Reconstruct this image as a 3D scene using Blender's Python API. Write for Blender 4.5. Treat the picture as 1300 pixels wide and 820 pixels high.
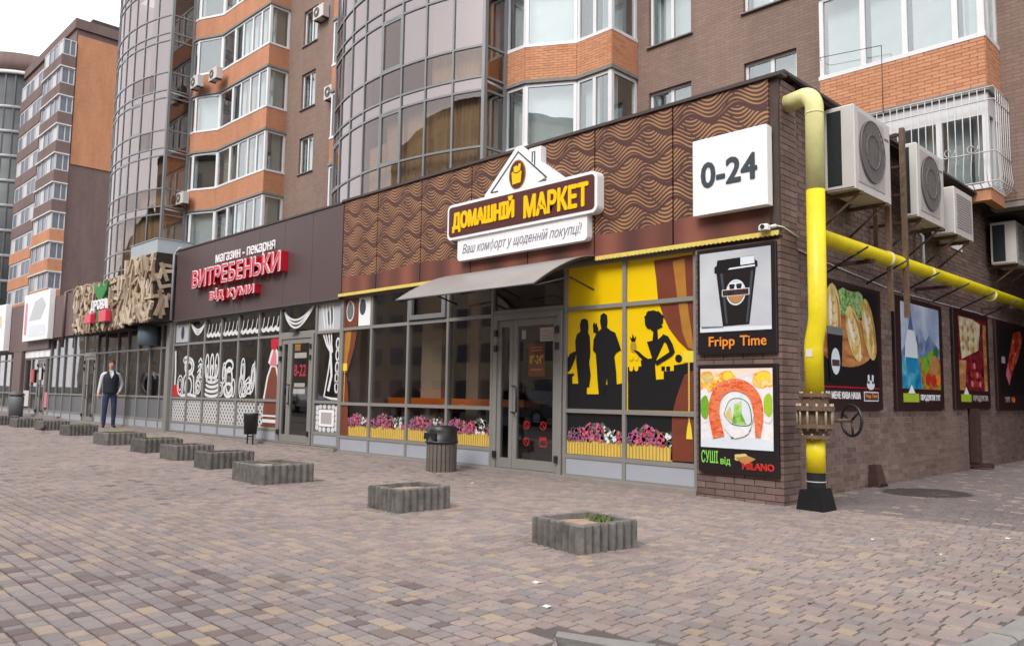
import bpy, bmesh, math, random
from mathutils import Vector, Matrix
random.seed(7)
PI = math.pi
for _o in list(bpy.data.objects):
    bpy.data.objects.remove(_o)
scene = bpy.context.scene
COL = scene.collection

# ---------------------------------------------------------------- camera
CAM = Vector((4.117, -8.276, 1.15))
ROT = Matrix(((0.70455152, 0.05473607, 0.70753878),
              (0.70948915, -0.0757437, -0.70063403),
              (0.01524165, 0.99562385, -0.09219999)))
cam_d = bpy.data.cameras.new('camera')
cam_d.sensor_width = 36.0
cam_d.lens = 1008.257 / 1300 * 36
cam_d.clip_start = 0.05
cam_d.clip_end = 2000
cam = bpy.data.objects.new('camera', cam_d)
cam.matrix_world = Matrix.Translation(CAM) @ ROT.to_4x4()
COL.objects.link(cam)
scene.camera = cam

# ---------------------------------------------------------------- sky, sun, exposure
SUN_EL, SUN_AZ = math.radians(44), math.radians(168)   # azimuth measured from +y towards +x
w = bpy.data.worlds.new('World')
scene.world = w
w.use_nodes = True
nt = w.node_tree
nt.nodes.clear()
sky_t = nt.nodes.new('ShaderNodeTexSky')
sky_t.sky_type = 'NISHITA'
sky_t.sun_disc = False
sky_t.sun_elevation = SUN_EL
sky_t.sun_rotation = SUN_AZ
sky_t.air_density = 1.0
sky_t.dust_density = 4.0
sky_t.ozone_density = 1.0
hs = nt.nodes.new('ShaderNodeHueSaturation')
hs.inputs['Saturation'].default_value = 0.10
mixw = nt.nodes.new('ShaderNodeMix')
mixw.data_type = 'RGBA'
mixw.inputs['Factor'].default_value = 0.70
mixw.inputs['B'].default_value = (12.5, 12.3, 12.6, 1)      # even cloud cover
bgn = nt.nodes.new('ShaderNodeBackground')
bgn.inputs['Strength'].default_value = 0.10
outw = nt.nodes.new('ShaderNodeOutputWorld')
nt.links.new(sky_t.outputs[0], hs.inputs['Color'])
nt.links.new(hs.outputs[0], mixw.inputs['A'])
nt.links.new(mixw.outputs['Result'], bgn.inputs['Color'])
nt.links.new(bgn.outputs[0], outw.inputs[0])

sun_d = bpy.data.lights.new('sun', 'SUN')
sun_d.energy = 1.3
sun_d.angle = math.radians(25)
sun_d.color = (1.0, 0.96, 0.91)
sun = bpy.data.objects.new('sun', sun_d)
_sd = Vector((math.sin(SUN_AZ) * math.cos(SUN_EL), math.cos(SUN_AZ) * math.cos(SUN_EL), math.sin(SUN_EL)))
sun.rotation_euler = _sd.to_track_quat('Z', 'Y').to_euler()
sun.location = (30, -30, 60)
COL.objects.link(sun)
vs = scene.view_settings
vs.view_transform = 'Standard'
vs.look = 'None'
vs.exposure = 0.75
vs.gamma = 1.0
vs.use_curve_mapping = False
scene.render.engine = 'CYCLES'
scene.cycles.max_bounces = 8
scene.cycles.transparent_max_bounces = 12
scene.cycles.caustics_reflective = False
scene.cycles.caustics_refractive = False

# ---------------------------------------------------------------- materials
def lin(c):
    c = c / 255.0
    return c / 12.92 if c <= 0.04045 else ((c + 0.055) / 1.055) ** 2.4

def rgb(r, g, b, k=1.0):
    return (lin(r) * k, lin(g) * k, lin(b) * k, 1.0)

MATS = {}

def new_mat(name):
    m = bpy.data.materials.new(name)
    m.use_nodes = True
    t = m.node_tree
    b = t.nodes['Principled BSDF']
    MATS[name] = m
    return m, t, b

def N(t, typ, **kw):
    n = t.nodes.new('ShaderNode' + typ)
    for k, v in kw.items():
        if k.startswith('i_'):
            n.inputs[k[2:].replace('_', ' ')].default_value = v
        else:
            setattr(n, k, v)
    return n

def ramp(t, stops, interp='LINEAR'):
    n = t.nodes.new('ShaderNodeValToRGB')
    cr = n.color_ramp
    cr.interpolation = interp
    while len(cr.elements) > 1:
        cr.elements.remove(cr.elements[-1])
    cr.elements[0].position = stops[0][0]
    cr.elements[0].color = stops[0][1]
    for p, c in stops[1:]:
        e = cr.elements.new(p)
        e.color = c
    return n

def plain(name, col, rough=0.6, var=0.12, scale=6.0, metal=0.0, bump=0.0, bscale=60.0, spec=0.5, dirt=0.0):
    """base colour with soft patchy wear and fine grain, all in object space"""
    m, t, b = new_mat(name)
    tc = N(t, 'TexCoord')
    n1 = N(t, 'TexNoise', i_Scale=scale, i_Detail=5.0, i_Roughness=0.6)
    t.links.new(tc.outputs['Object'], n1.inputs['Vector'])
    lo = tuple(c * (1 - var) for c in col[:3]) + (1,)
    hi = tuple(min(1, c * (1 + var)) for c in col[:3]) + (1,)
    r = ramp(t, [(0.3, lo), (0.7, hi)])
    t.links.new(n1.outputs['Fac'], r.inputs[0])
    last = r.outputs[0]
    if dirt > 0:
        n2 = N(t, 'TexNoise', i_Scale=scale * 0.35, i_Detail=8.0, i_Roughness=0.7)
        t.links.new(tc.outputs['Object'], n2.inputs['Vector'])
        mr = N(t, 'MapRange')
        mr.inputs[1].default_value = 0.52
        mr.inputs[2].default_value = 0.75
        mr.inputs[4].default_value = dirt
        t.links.new(n2.outputs['Fac'], mr.inputs[0])
        mx = N(t, 'Mix', data_type='RGBA')
        mx.inputs['B'].default_value = (0.09, 0.08, 0.07, 1)
        t.links.new(mr.outputs[0], mx.inputs['Factor'])
        t.links.new(last, mx.inputs['A'])
        last = mx.outputs['Result']
    t.links.new(last, b.inputs['Base Color'])
    b.inputs['Roughness'].default_value = rough
    b.inputs['Metallic'].default_value = metal
    b.inputs['Specular IOR Level'].default_value = spec
    if bump > 0:
        nb = N(t, 'TexNoise', i_Scale=bscale, i_Detail=4.0)
        t.links.new(tc.outputs['Object'], nb.inputs['Vector'])
        bp = N(t, 'Bump', i_Strength=bump, i_Distance=0.01)
        t.links.new(nb.outputs['Fac'], bp.inputs['Height'])
        t.links.new(bp.outputs[0], b.inputs['Normal'])
    return m

def piece_mat(name, stops, rough=0.85, bump=0.25, grime=0.36):
    """colour picked per piece (joined pieces: per island, single pieces: per object)"""
    m, t, b = new_mat(name)
    g = N(t, 'NewGeometry')
    oi = N(t, 'ObjectInfo')
    ad = N(t, 'Math', operation='ADD')
    t.links.new(g.outputs['Random Per Island'], ad.inputs[0])
    t.links.new(oi.outputs['Random'], ad.inputs[1])
    fr = N(t, 'Math', operation='FRACT')
    t.links.new(ad.outputs[0], fr.inputs[0])
    r = ramp(t, stops)
    t.links.new(fr.outputs[0], r.inputs[0])
    mpv = N(t, 'Mapping')
    mpv.inputs['Scale'].default_value = (1.0, 1.0, 0.4)
    t.links.new(g.outputs['Position'], mpv.inputs['Vector'])
    n1 = N(t, 'TexNoise', i_Scale=2.2, i_Detail=9.0, i_Roughness=0.75)
    t.links.new(mpv.outputs[0], n1.inputs['Vector'])
    mr = N(t, 'MapRange')
    mr.inputs[1].default_value = 0.3
    mr.inputs[2].default_value = 0.75
    mr.inputs[3].default_value = 1.0 + grime * 0.4
    mr.inputs[4].default_value = 1.0 - grime
    t.links.new(n1.outputs['Fac'], mr.inputs[0])
    mx = N(t, 'Mix', data_type='RGBA', blend_type='MULTIPLY')
    mx.inputs['Factor'].default_value = 1.0
    t.links.new(r.outputs[0], mx.inputs['A'])
    t.links.new(mr.outputs[0], mx.inputs['B'])
    t.links.new(mx.outputs['Result'], b.inputs['Base Color'])
    b.inputs['Roughness'].default_value = rough
    b.inputs['Specular IOR Level'].default_value = 0.25
    nb = N(t, 'TexNoise', i_Scale=90.0, i_Detail=4.0)
    t.links.new(g.outputs['Position'], nb.inputs['Vector'])
    bp = N(t, 'Bump', i_Strength=bump, i_Distance=0.006)
    t.links.new(nb.outputs['Fac'], bp.inputs['Height'])
    t.links.new(bp.outputs[0], b.inputs['Normal'])
    return m

def brick_tex_mat(name, c1, c2, mortar, axis='xz', bw=0.25, bh=0.075, msize=0.008):
    """far brickwork, too small to tell the pieces apart"""
    m, t, b = new_mat(name)
    g = N(t, 'NewGeometry')
    sx = N(t, 'SeparateXYZ')
    t.links.new(g.outputs['Position'], sx.inputs[0])
    cb = N(t, 'CombineXYZ')
    if axis == 'both':
        ad = N(t, 'Math', operation='ADD')
        t.links.new(sx.outputs['X'], ad.inputs[0])
        t.links.new(sx.outputs['Y'], ad.inputs[1])
        t.links.new(ad.outputs[0], cb.inputs['X'])
    else:
        t.links.new(sx.outputs['X' if axis == 'xz' else 'Y'], cb.inputs['X'])
    t.links.new(sx.outputs['Z'], cb.inputs['Y'])
    br = N(t, 'TexBrick')
    br.inputs['Scale'].default_value = 1.0
    br.inputs['Brick Width'].default_value = bw
    br.inputs['Row Height'].default_value = bh
    br.inputs['Mortar Size'].default_value = msize
    br.inputs['Mortar Smooth'].default_value = 0.2
    br.inputs['Color1'].default_value = c1
    br.inputs['Color2'].default_value = c2
    br.inputs['Mortar'].default_value = mortar
    t.links.new(cb.outputs[0], br.inputs['Vector'])
    mpv = N(t, 'Mapping')
    mpv.inputs['Scale'].default_value = (1.0, 1.0, 0.3)
    t.links.new(g.outputs['Position'], mpv.inputs['Vector'])
    n1 = N(t, 'TexNoise', i_Scale=0.9, i_Detail=10.0, i_Roughness=0.75)
    t.links.new(mpv.outputs[0], n1.inputs['Vector'])
    mr = N(t, 'MapRange')
    mr.inputs[1].default_value = 0.3
    mr.inputs[2].default_value = 0.7
    mr.inputs[3].default_value = 0.80
    mr.inputs[4].default_value = 1.12
    t.links.new(n1.outputs['Fac'], mr.inputs[0])
    mx = N(t, 'Mix', data_type='RGBA', blend_type='MULTIPLY')
    mx.inputs['Factor'].default_value = 1.0
    t.links.new(br.outputs['Color'], mx.inputs['A'])
    t.links.new(mr.outputs[0], mx.inputs['B'])
    t.links.new(mx.outputs['Result'], b.inputs['Base Color'])
    b.inputs['Roughness'].default_value = 0.9
    b.inputs['Specular IOR Level'].default_value = 0.2
    bp = N(t, 'Bump', i_Strength=0.5, i_Distance=0.01)
    t.links.new(br.outputs['Fac'], bp.inputs['Height'])
    bp.invert = True
    t.links.new(bp.outputs[0], b.inputs['Normal'])
    return m

def glass_mat(name, tint, refl, base=0.0, ior=1.5, wav=0.0):
    m, t, b = new_mat(name)
    t.nodes.remove(b)
    out = t.nodes['Material Output']
    tr = N(t, 'BsdfTransparent')
    tr.inputs[0].default_value = tint
    gl = N(t, 'BsdfGlossy')
    gl.inputs['Color'].default_value = refl
    gl.inputs['Roughness'].default_value = 0.01
    g = N(t, 'NewGeometry')
    dt = N(t, 'VectorMath', operation='DOT_PRODUCT')
    t.links.new(g.outputs['Incoming'], dt.inputs[0])
    t.links.new(g.outputs['Normal'], dt.inputs[1])
    def M(op, a, c=None):
        n = N(t, 'Math', operation=op)
        for i, q in enumerate((a, c)):
            if q is None: continue
            if isinstance(q, (int, float)): n.inputs[i].default_value = q
            else: t.links.new(q, n.inputs[i])
        return n.outputs[0]
    f0 = ((ior - 1) / (ior + 1)) ** 2
    f0 = f0 + (1 - f0) * base
    sch = M('POWER', M('SUBTRACT', 1.0, M('ABSOLUTE', dt.outputs['Value'])), 5.0)
    fac = M('ADD', M('MULTIPLY', sch, 1 - f0), f0)      # Schlick, the same on both faces of the pane
    if wav > 0:
        nb = N(t, 'TexNoise', i_Scale=1.3, i_Detail=1.0)
        t.links.new(g.outputs['Position'], nb.inputs['Vector'])
        bp = N(t, 'Bump', i_Strength=wav, i_Distance=0.02)
        t.links.new(nb.outputs['Fac'], bp.inputs['Height'])
        t.links.new(bp.outputs[0], gl.inputs['Normal'])
    mx = N(t, 'MixShader')
    t.links.new(fac, mx.inputs[0])
    t.links.new(tr.outputs[0], mx.inputs[1])
    t.links.new(gl.outputs[0], mx.inputs[2])
    t.links.new(mx.outputs[0], out.inputs['Surface'])
    return m

# ---------------------------------------------------------------- objects
ORG = {}          # world origin of every object built here

def link(o, parent=None, org=(0, 0, 0)):
    COL.objects.link(o)
    ORG[o.name] = Vector(org)
    if parent is not None:
        o.parent = parent
    return o

def tag(o, label=None, cat=None, group=None, kind=None):
    if label: o['label'] = label
    if cat: o['category'] = cat
    if group: o['group'] = group
    if kind: o['kind'] = kind
    return o

def thing(name, loc, label, cat, group=None, rz=0.0):
    o = bpy.data.objects.new(name, None)
    o.empty_display_size = 0.1
    o.location = loc
    o.rotation_euler = (0, 0, rz)
    link(o, None, loc)
    return tag(o, label, cat, group)

def gz(x):
    return -0.005 * x

class MB:
    """collects shapes in world coordinates; build() links them as ONE mesh object"""
    def __init__(s):
        s.v = []; s.f = []; s.m = []; s.smooth = []

    def add(s, vs, fs, mi=0, sm=False):
        k = len(s.v)
        s.v += [tuple(v) for v in vs]
        for f in fs:
            s.f.append(tuple(i + k for i in f))
            s.m.append(mi)
            s.smooth.append(sm)
        return s

    def box(s, x0, x1, y0, y1, z0, z1, mi=0):
        if x0 > x1: x0, x1 = x1, x0
        if y0 > y1: y0, y1 = y1, y0
        if z0 > z1: z0, z1 = z1, z0
        return s.add([(x0, y0, z0), (x1, y0, z0), (x1, y1, z0), (x0, y1, z0),
                      (x0, y0, z1), (x1, y0, z1), (x1, y1, z1), (x0, y1, z1)],
                     [(3, 2, 1, 0), (4, 5, 6, 7), (0, 1, 5, 4), (1, 2, 6, 5), (2, 3, 7, 6), (3, 0, 4, 7)], mi)

    def bbox(s, x0, x1, y0, y1, z0, z1, b=0.01, mi=0):
        """box with chamfered vertical and top edges"""
        lo = [(x0 + b, y0), (x1 - b, y0), (x1, y0 + b), (x1, y1 - b), (x1 - b, y1), (x0 + b, y1), (x0, y1 - b), (x0, y0 + b)]
        hi = [(x0 + b, y0 + b), (x1 - b, y0 + b), (x1 - b, y1 - b), (x0 + b, y1 - b)]
        vs = [(a, c, z0) for a, c in lo] + [(a, c, z1 - b) for a, c in lo]
        inn = [(x0 + b * 1.3, y0 + b), (x1 - b * 1.3, y0 + b), (x1 - b, y0 + b * 1.3), (x1 - b, y1 - b * 1.3),
               (x1 - b * 1.3, y1 - b), (x0 + b * 1.3, y1 - b), (x0 + b, y1 - b * 1.3), (x0 + b, y0 + b * 1.3)]
        vs += [(a, c, z1) for a, c in inn]
        fs = [tuple(reversed(range(8))), tuple(range(16, 24))]
        for i in range(8):
            j = (i + 1) % 8
            fs.append((i, j, 8 + j, 8 + i))
            fs.append((8 + i, 8 + j, 16 + j, 16 + i))
        return s.add(vs, fs, mi)

    def obox(s, o, ax, ay, a0, a1, b0, b1, z0, z1, mi=0):
        """box in a turned frame: o + ax*a + ay*b"""
        def P(a, b, z): return (o[0] + ax[0] * a + ay[0] * b, o[1] + ax[1] * a + ay[1] * b, z)
        vs = [P(a0, b0, z0), P(a1, b0, z0), P(a1, b1, z0), P(a0, b1, z0), P(a0, b0, z1), P(a1, b0, z1), P(a1, b1, z1), P(a0, b1, z1)]
        fs = [(3, 2, 1, 0), (4, 5, 6, 7), (0, 1, 5, 4), (1, 2, 6, 5), (2, 3, 7, 6), (3, 0, 4, 7)]
        if ax[0] * ay[1] - ax[1] * ay[0] < 0: fs = [tuple(reversed(f)) for f in fs]
        return s.add(vs, fs, mi)

    def tube(s, pts, r, n=12, mi=0, cap=True, sm=True):
        """tube along a path; r a number or one per point"""
        pts = [Vector(p) for p in pts]
        rs = r if isinstance(r, (list, tuple)) else [r] * len(pts)
        vs = []
        ref = None
        for i, p in enumerate(pts):
            d = (pts[min(i + 1, len(pts) - 1)] - pts[max(i - 1, 0)]).normalized()
            if ref is None:
                ref = Vector((0, 0, 1)) if abs(d.z) < 0.9 else Vector((1, 0, 0))
            u = d.cross(ref).normalized()
            v = u.cross(d).normalized()
            ref = v
            for k in range(n):
                a = 2 * PI * k / n
                vs.append(p + (u * math.cos(a) + v * math.sin(a)) * rs[i])
        k0 = len(s.v)
        fs = []
        for i in range(len(pts) - 1):
            for k in range(n):
                k2 = (k + 1) % n
                fs.append((i * n + k, i * n + k2, (i + 1) * n + k2, (i + 1) * n + k))
        s.add(vs, fs, mi, sm)
        if cap:
            L = (len(pts) - 1) * n
            s.f.append(tuple(k0 + k for k in reversed(range(n)))); s.m.append(mi); s.smooth.append(False)
            s.f.append(tuple(k0 + L + k for k in range(n))); s.m.append(mi); s.smooth.append(False)
        return s

    def lathe(s, cx, cy, prof, n=24, mi=0, rib=0.0, ribn=12, sm=True):
        vs = []
        for r, z in prof:
            for k in range(n):
                a = 2 * PI * k / n
                rr = r * (1 + rib * math.cos(ribn * a))
                vs.append((cx + rr * math.cos(a), cy + rr * math.sin(a), z))
        fs = []
        for i in range(len(prof) - 1):
            for k in range(n):
                k2 = (k + 1) % n
                fs.append((i * n + k, i * n + k2, (i + 1) * n + k2, (i + 1) * n + k))
        s.add(vs, fs, mi, sm)
        k0 = len(s.v) - len(vs)
        s.f.append(tuple(k0 + k for k in reversed(range(n)))); s.m.append(mi); s.smooth.append(False)
        s.f.append(tuple(k0 + (len(prof) - 1) * n + k for k in range(n))); s.m.append(mi); s.smooth.append(False)
        return s

    def prism(s, poly, fn, d0, d1, mi=0):
        """flat outline (u,v) given thickness: fn(u,v,d) -> world; d0 is the seen side"""
        n = len(poly)
        ar = sum(poly[i][0] * poly[(i + 1) % n][1] - poly[(i + 1) % n][0] * poly[i][1] for i in range(n))
        if ar < 0: poly = poly[::-1]
        vs = [fn(u, v, d0) for u, v in poly] + [fn(u, v, d1) for u, v in poly]
        fs = [tuple(range(n)), tuple(reversed(range(n, 2 * n)))]
        for i in range(n):
            j = (i + 1) % n
            fs.append((j, i, n + i, n + j))
        return s.add(vs, fs, mi)

    def sphere(s, c, r, nu=12, nv=8, mi=0, jit=0.0, sc=(1, 1, 1)):
        vs = []; fs = []
        for j in range(nv + 1):
            th = PI * j / nv
            for i in range(nu):
                a = 2 * PI * i / nu
                k = 1 + random.uniform(-jit, jit)
                vs.append((c[0] + r * k * sc[0] * math.sin(th) * math.cos(a), c[1] + r * k * sc[1] * math.sin(th) * math.sin(a), c[2] + r * k * sc[2] * math.cos(th)))
        for j in range(nv):
            for i in range(nu):
                i2 = (i + 1) % nu
                fs.append((j * nu + i, (j + 1) * nu + i, (j + 1) * nu + i2, j * nu + i2))
        return s.add(vs, fs, mi, True)

    def mesh(s, name, mats, off=(0, 0, 0)):
        me = bpy.data.meshes.new(name)
        me.from_pydata([(v[0] - off[0], v[1] - off[1], v[2] - off[2]) for v in s.v], [], s.f)
        for m in (mats if isinstance(mats, (list, tuple)) else [mats]):
            me.materials.append(MATS[m] if isinstance(m, str) else m)
        me.polygons.foreach_set('material_index', s.m)
        me.polygons.foreach_set('use_smooth', s.smooth)
        me.update()
        return me

    def build(s, name, mats, parent=None, label=None, cat=None, group=None, kind=None, local=False):
        """local=True: coordinates are already those of the parent"""
        xs = [v[0] for v in s.v]; ys = [v[1] for v in s.v]; zs = [v[2] for v in s.v]
        c = Vector(((min(xs) + max(xs)) / 2, (min(ys) + max(ys)) / 2, min(zs)))
        o = bpy.data.objects.new(name, s.mesh(name, mats, c))
        if local:
            link(o, parent, c)
            o.location = c
        else:
            base = ORG[parent.name] if parent is not None else Vector((0, 0, 0))
            link(o, parent, c)
            o.location = c - base
        return tag(o, label, cat, group, kind)

def FR(y):
    """front plane: outline (x,z), d out of the wall towards the street"""
    return lambda u, v, d: (u, y - d, v)

def SD(x):
    """side plane facing +x: outline (y,z)"""
    return lambda u, v, d: (x + d, u, v)

def copy_tree(o, parent=None):
    c = o.copy()
    COL.objects.link(c)
    if parent is not None:
        c.parent = parent
    for ch in list(o.children):
        copy_tree(ch, c)
    return c

TS = bpy.data.scenes.new('lettering_bench')      # letters are shaped here, apart from the scene; removed at the end

def glyphs(txt, res):
    cu = bpy.data.curves.new('lettering', 'FONT')
    cu.body = txt
    cu.size = 1.0
    cu.extrude = 0.5
    cu.resolution_u = res
    ob = bpy.data.objects.new('lettering', cu)
    TS.collection.objects.link(ob)
    vl = TS.view_layers[0]
    vl.update()
    ev = ob.evaluated_get(vl.depsgraph)
    me = ev.to_mesh()
    V = [tuple(v.co) for v in me.vertices]
    Fs = [tuple(p.vertices) for p in me.polygons]
    ev.to_mesh_clear()
    bpy.data.objects.remove(ob)
    bpy.data.curves.remove(cu)
    return V, Fs

def text_mb(txt, fn, u0, u1, v0, v1, d0=0.0, depth=0.006, bold=0.0, shear=0.0, mi=0, res=3):
    """lettering as real thin shapes, fitted into a box of a plane"""
    # the small Cyrillic en fills in solid: lay it out as another letter of its width, then draw it here
    V, Fs = glyphs(txt.replace('н', 'и'), res)
    if 'н' in txt:
        drop = set()
        extra = []
        plain_txt = txt.replace('н', 'и')
        for i, ch in enumerate(txt):
            if ch != 'н': continue
            xa = max([q[0] for q in glyphs(plain_txt[:i], res)[0]] + [-9])
            xb = max(q[0] for q in glyphs(plain_txt[:i + 1], res)[0])
            idx = [j for j, q in enumerate(V) if xa + .001 < q[0] <= xb + .001]
            drop |= set(idx)
            blk = [V[j] for j in idx]
            extra.append((min(q[0] for q in blk), max(q[0] for q in blk), min(q[1] for q in blk), max(q[1] for q in blk)))
        Fs = [f for f in Fs if not (set(f) & drop)]
        for (xa, xb, ya, yb) in extra:
            t, h = .085, (ya + yb) / 2
            for (p, q, r_, s_) in ((xa, xa + t, ya, yb), (xb - t, xb, ya, yb), (xa + t, xb - t, h - .035, h + .035)):
                k = len(V)
                V += [(p, r_, -.5), (q, r_, -.5), (q, s_, -.5), (p, s_, -.5), (p, r_, .5), (q, r_, .5), (q, s_, .5), (p, s_, .5)]
                Fs += [tuple(k + j for j in f) for f in ((3, 2, 1, 0), (4, 5, 6, 7), (0, 1, 5, 4), (1, 2, 6, 5), (2, 3, 7, 6), (3, 0, 4, 7))]
        used = sorted({i for f in Fs for i in f})
        mp = {o: i for i, o in enumerate(used)}
        V = [V[i] for i in used]
        Fs = [tuple(mp[i] for i in f) for f in Fs]
    V = [(x + shear * y, y, z) for x, y, z in V]
    mb = MB()
    if not V: return mb
    xa, xb = min(v[0] for v in V), max(v[0] for v in V)
    ya, yb = min(v[1] for v in V), max(v[1] for v in V)
    b = bold * (v1 - v0)
    sh = [(0, 0)] if bold <= 0 else [(-b, 0), (b, 0), (0, -b), (0, b), (-.7 * b, -.7 * b), (.7 * b, .7 * b), (-.7 * b, .7 * b), (.7 * b, -.7 * b)]
    for i, (su, sv) in enumerate(sh):
        vs = []
        for x, y, z in V:
            u = u0 + b + (x - xa) / (xb - xa) * (u1 - u0 - 2 * b) + su
            v = v0 + b + (y - ya) / (yb - ya) * (v1 - v0 - 2 * b) + sv
            vs.append(fn(u, v, d0 + (z + 0.5) * (depth + i * min(.0003, depth * .05)) - (i * .00005)))
        mb.add(vs, Fs, mi)
    return mb

def ell(cx, cz, rx, rz, n=20, wob=0.0, k=5, a0=0, a1=2 * PI):
    return [(cx + rx * (1 + wob * math.cos(k * t)) * math.cos(t), cz + rz * (1 + wob * math.cos(k * t)) * math.sin(t))
            for t in [a0 + (a1 - a0) * i / (n if a1 - a0 > 6.2 else n - 1) for i in range(n)]]

def rrect(x0, x1, z0, z1, r, n=5):
    p = []
    for cx, cz, a in ((x1 - r, z1 - r, 0), (x0 + r, z1 - r, PI / 2), (x0 + r, z0 + r, PI), (x1 - r, z0 + r, 1.5 * PI)):
        for i in range(n + 1):
            t = a + PI / 2 * i / n
            p.append((cx + r * math.cos(t), cz + r * math.sin(t)))
    return p

def band(pts, wd):
    """a ribbon outline of width wd (number or list) along a line of (u,v) points"""
    L = []; Rr = []
    n = len(pts)
    for i, (x, z) in enumerate(pts):
        ax, az = pts[max(0, i - 1)]
        bx, bz = pts[min(n - 1, i + 1)]
        dx, dz = bx - ax, bz - az
        l = math.hypot(dx, dz) or 1
        h = (wd[i] if isinstance(wd, (list, tuple)) else wd) / 2
        L.append((x - dz / l * h, z + dx / l * h)); Rr.append((x + dz / l * h, z - dx / l * h))
    return L + Rr[::-1]

def ribbon(mb, pts, wd, fn, d0, d1, mi=0):
    b = band(pts, wd); n = len(pts)
    for i in range(n - 1):
        q = [b[i], b[i + 1], b[2 * n - 2 - i], b[2 * n - 1 - i]]
        mb.prism(q, fn, d0, d1, mi)
# ---------------------------------------------------------------- the palette
plain('frame_grey', rgb(150, 147, 143, .8), 0.45, 0.06, 3, spec=0.5, dirt=0.12)
plain('frame_dark', rgb(92, 90, 88, .8), 0.5, 0.06, 3)
plain('alu_panel', rgb(186, 192, 202, .85), 0.42, 0.05, 2, metal=0.15, dirt=0.22)
plain('grey_panel', rgb(122, 126, 130, .8), 0.5, 0.06, 2)
plain('far_frame', rgb(204, 202, 204, .8), 0.6, 0.08, 1)
plain('white_pvc', rgb(240, 240, 242, .85), 0.4, 0.03, 3, dirt=0.06)
plain('grille_paint', rgb(206, 204, 204, .85), 0.5, 0.08, 3, dirt=0.2)
plain('white_paint', rgb(238, 238, 240, .9), 0.45, 0.03, 3, dirt=0.05)
plain('sign_white', rgb(250, 250, 252, .95), 0.3, 0.015, 1)
plain('concrete_trim', rgb(150, 145, 140, .75), 0.9, 0.15, 5, bump=0.3)
plain('plinth', rgb(165, 155, 150, .7), 0.9, 0.15, 5, bump=0.3)
plain('dark_print', rgb(30, 30, 33), 0.25, 0.05, 2)
plain('grey_text', rgb(62, 72, 80), 0.4, 0.02)
plain('pale_text', rgb(132, 132, 146), 0.5, 0.02)
plain('yellow_print', rgb(248, 208, 14, .95), 0.22, 0.03, 1.2)
plain('yellow_light', rgb(252, 226, 70, .9), 0.35, 0.03, 2)
plain('yellow_strip', rgb(236, 214, 110, .85), 0.55, 0.1, 14)
plain('curtain_brown', rgb(128, 66, 48, .9), 0.3, 0.15, 4)
plain('curtain_gold', rgb(186, 130, 58, .9), 0.3, 0.15, 5)
plain('planter_print', rgb(228, 198, 104, .9), 0.3, 0.08, 6)
plain('planter_print_dark', rgb(190, 152, 60, .9), 0.3, 0.08, 6)
plain('flower_pink', rgb(222, 112, 140, .9), 0.35, 0.2, 30)
plain('flower_purple', rgb(172, 104, 148, .9), 0.35, 0.2, 30)
plain('flower_red', rgb(200, 74, 104, .9), 0.35, 0.2, 30)
plain('flower_white', rgb(240, 240, 240, .9), 0.35, 0.05, 30)
plain('leaf_print', rgb(92, 104, 90, .9), 0.35, 0.25, 30)
plain('market_brown', rgb(92, 52, 52, .9), 0.3, 0.05, 2)
plain('market_yellow', rgb(255, 205, 10, .95), 0.3, 0.02, 2)
plain('fascia_dark', rgb(96, 78, 78, .78), 0.45, 0.07, 1.2, dirt=0.1)
plain('fascia_mauve', rgb(124, 102, 100, .78), 0.5, 0.07, 1.2, dirt=0.12)
plain('coping', rgb(78, 68, 66, .8), 0.5, 0.08, 3)
plain('letter_red', rgb(206, 24, 50, .9), 0.3, 0.06, 3)
plain('letter_pink', rgb(236, 70, 96, .9), 0.3, 0.05, 3)
plain('pink_print', rgb(230, 130, 150, .9), 0.35, 0.1, 10)
plain('red_print', rgb(210, 40, 45, .9), 0.35, 0.08, 10)
plain('canopy_sheet', rgb(156, 151, 149, .78), 0.35, 0.08, 2, dirt=0.25)
plain('steel_dark', rgb(60, 58, 58, .8), 0.45, 0.08, 8, metal=0.3)
plain('black_plastic', rgb(38, 38, 40), 0.4, 0.1, 5)
plain('black_rubber', rgb(24, 24, 25), 0.6, 0.1, 5)
plain('rust', rgb(124, 100, 82, .75), 0.8, 0.35, 18, metal=0.2, bump=0.4)
plain('rust_dark', rgb(82, 54, 48, .6), 0.85, 0.3, 12, bump=0.4)
plain('bolt_metal', rgb(186, 170, 146, .8), 0.5, 0.2, 30, metal=0.4)
plain('pipe_yellow', rgb(238, 216, 22, .88), 0.42, 0.09, 5, dirt=0.3, bump=0.12, bscale=25)
plain('pipe_pale', rgb(230, 224, 156, .92), 0.55, 0.1, 5, dirt=0.3, bump=0.15, bscale=25)
plain('pipe_black', rgb(20, 20, 21), 0.75, 0.2, 4, bump=0.3, spec=0.25)
plain('ac_white', rgb(216, 212, 208, .85), 0.45, 0.04, 3, dirt=0.2)
plain('ac_panel', rgb(196, 188, 186, .8), 0.5, 0.05, 3, dirt=0.2)
plain('ac_coil', rgb(34, 44, 46), 0.6, 0.15, 8)
plain('ac_grille', rgb(122, 116, 116, .8), 0.5, 0.08, 8)
plain('ac_fan', rgb(104, 98, 98), 0.5, 0.08, 8)
plain('poster_frame', rgb(52, 32, 32), 0.35, 0.06, 3)
plain('poster_black', rgb(34, 28, 31), 0.3, 0.06, 3)
plain('poster_grey', rgb(198, 202, 208, .9), 0.3, 0.05, 0.8)
plain('poster_cream', rgb(226, 206, 140, .9), 0.3, 0.15, 9)
plain('poster_tan', rgb(196, 140, 84, .9), 0.3, 0.2, 7)
plain('poster_green', rgb(120, 180, 60, .9), 0.3, 0.2, 12)
plain('poster_leaf', rgb(60, 120, 60, .9), 0.3, 0.25, 14)
plain('poster_orange', rgb(240, 130, 60, .95), 0.3, 0.15, 12)
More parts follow.
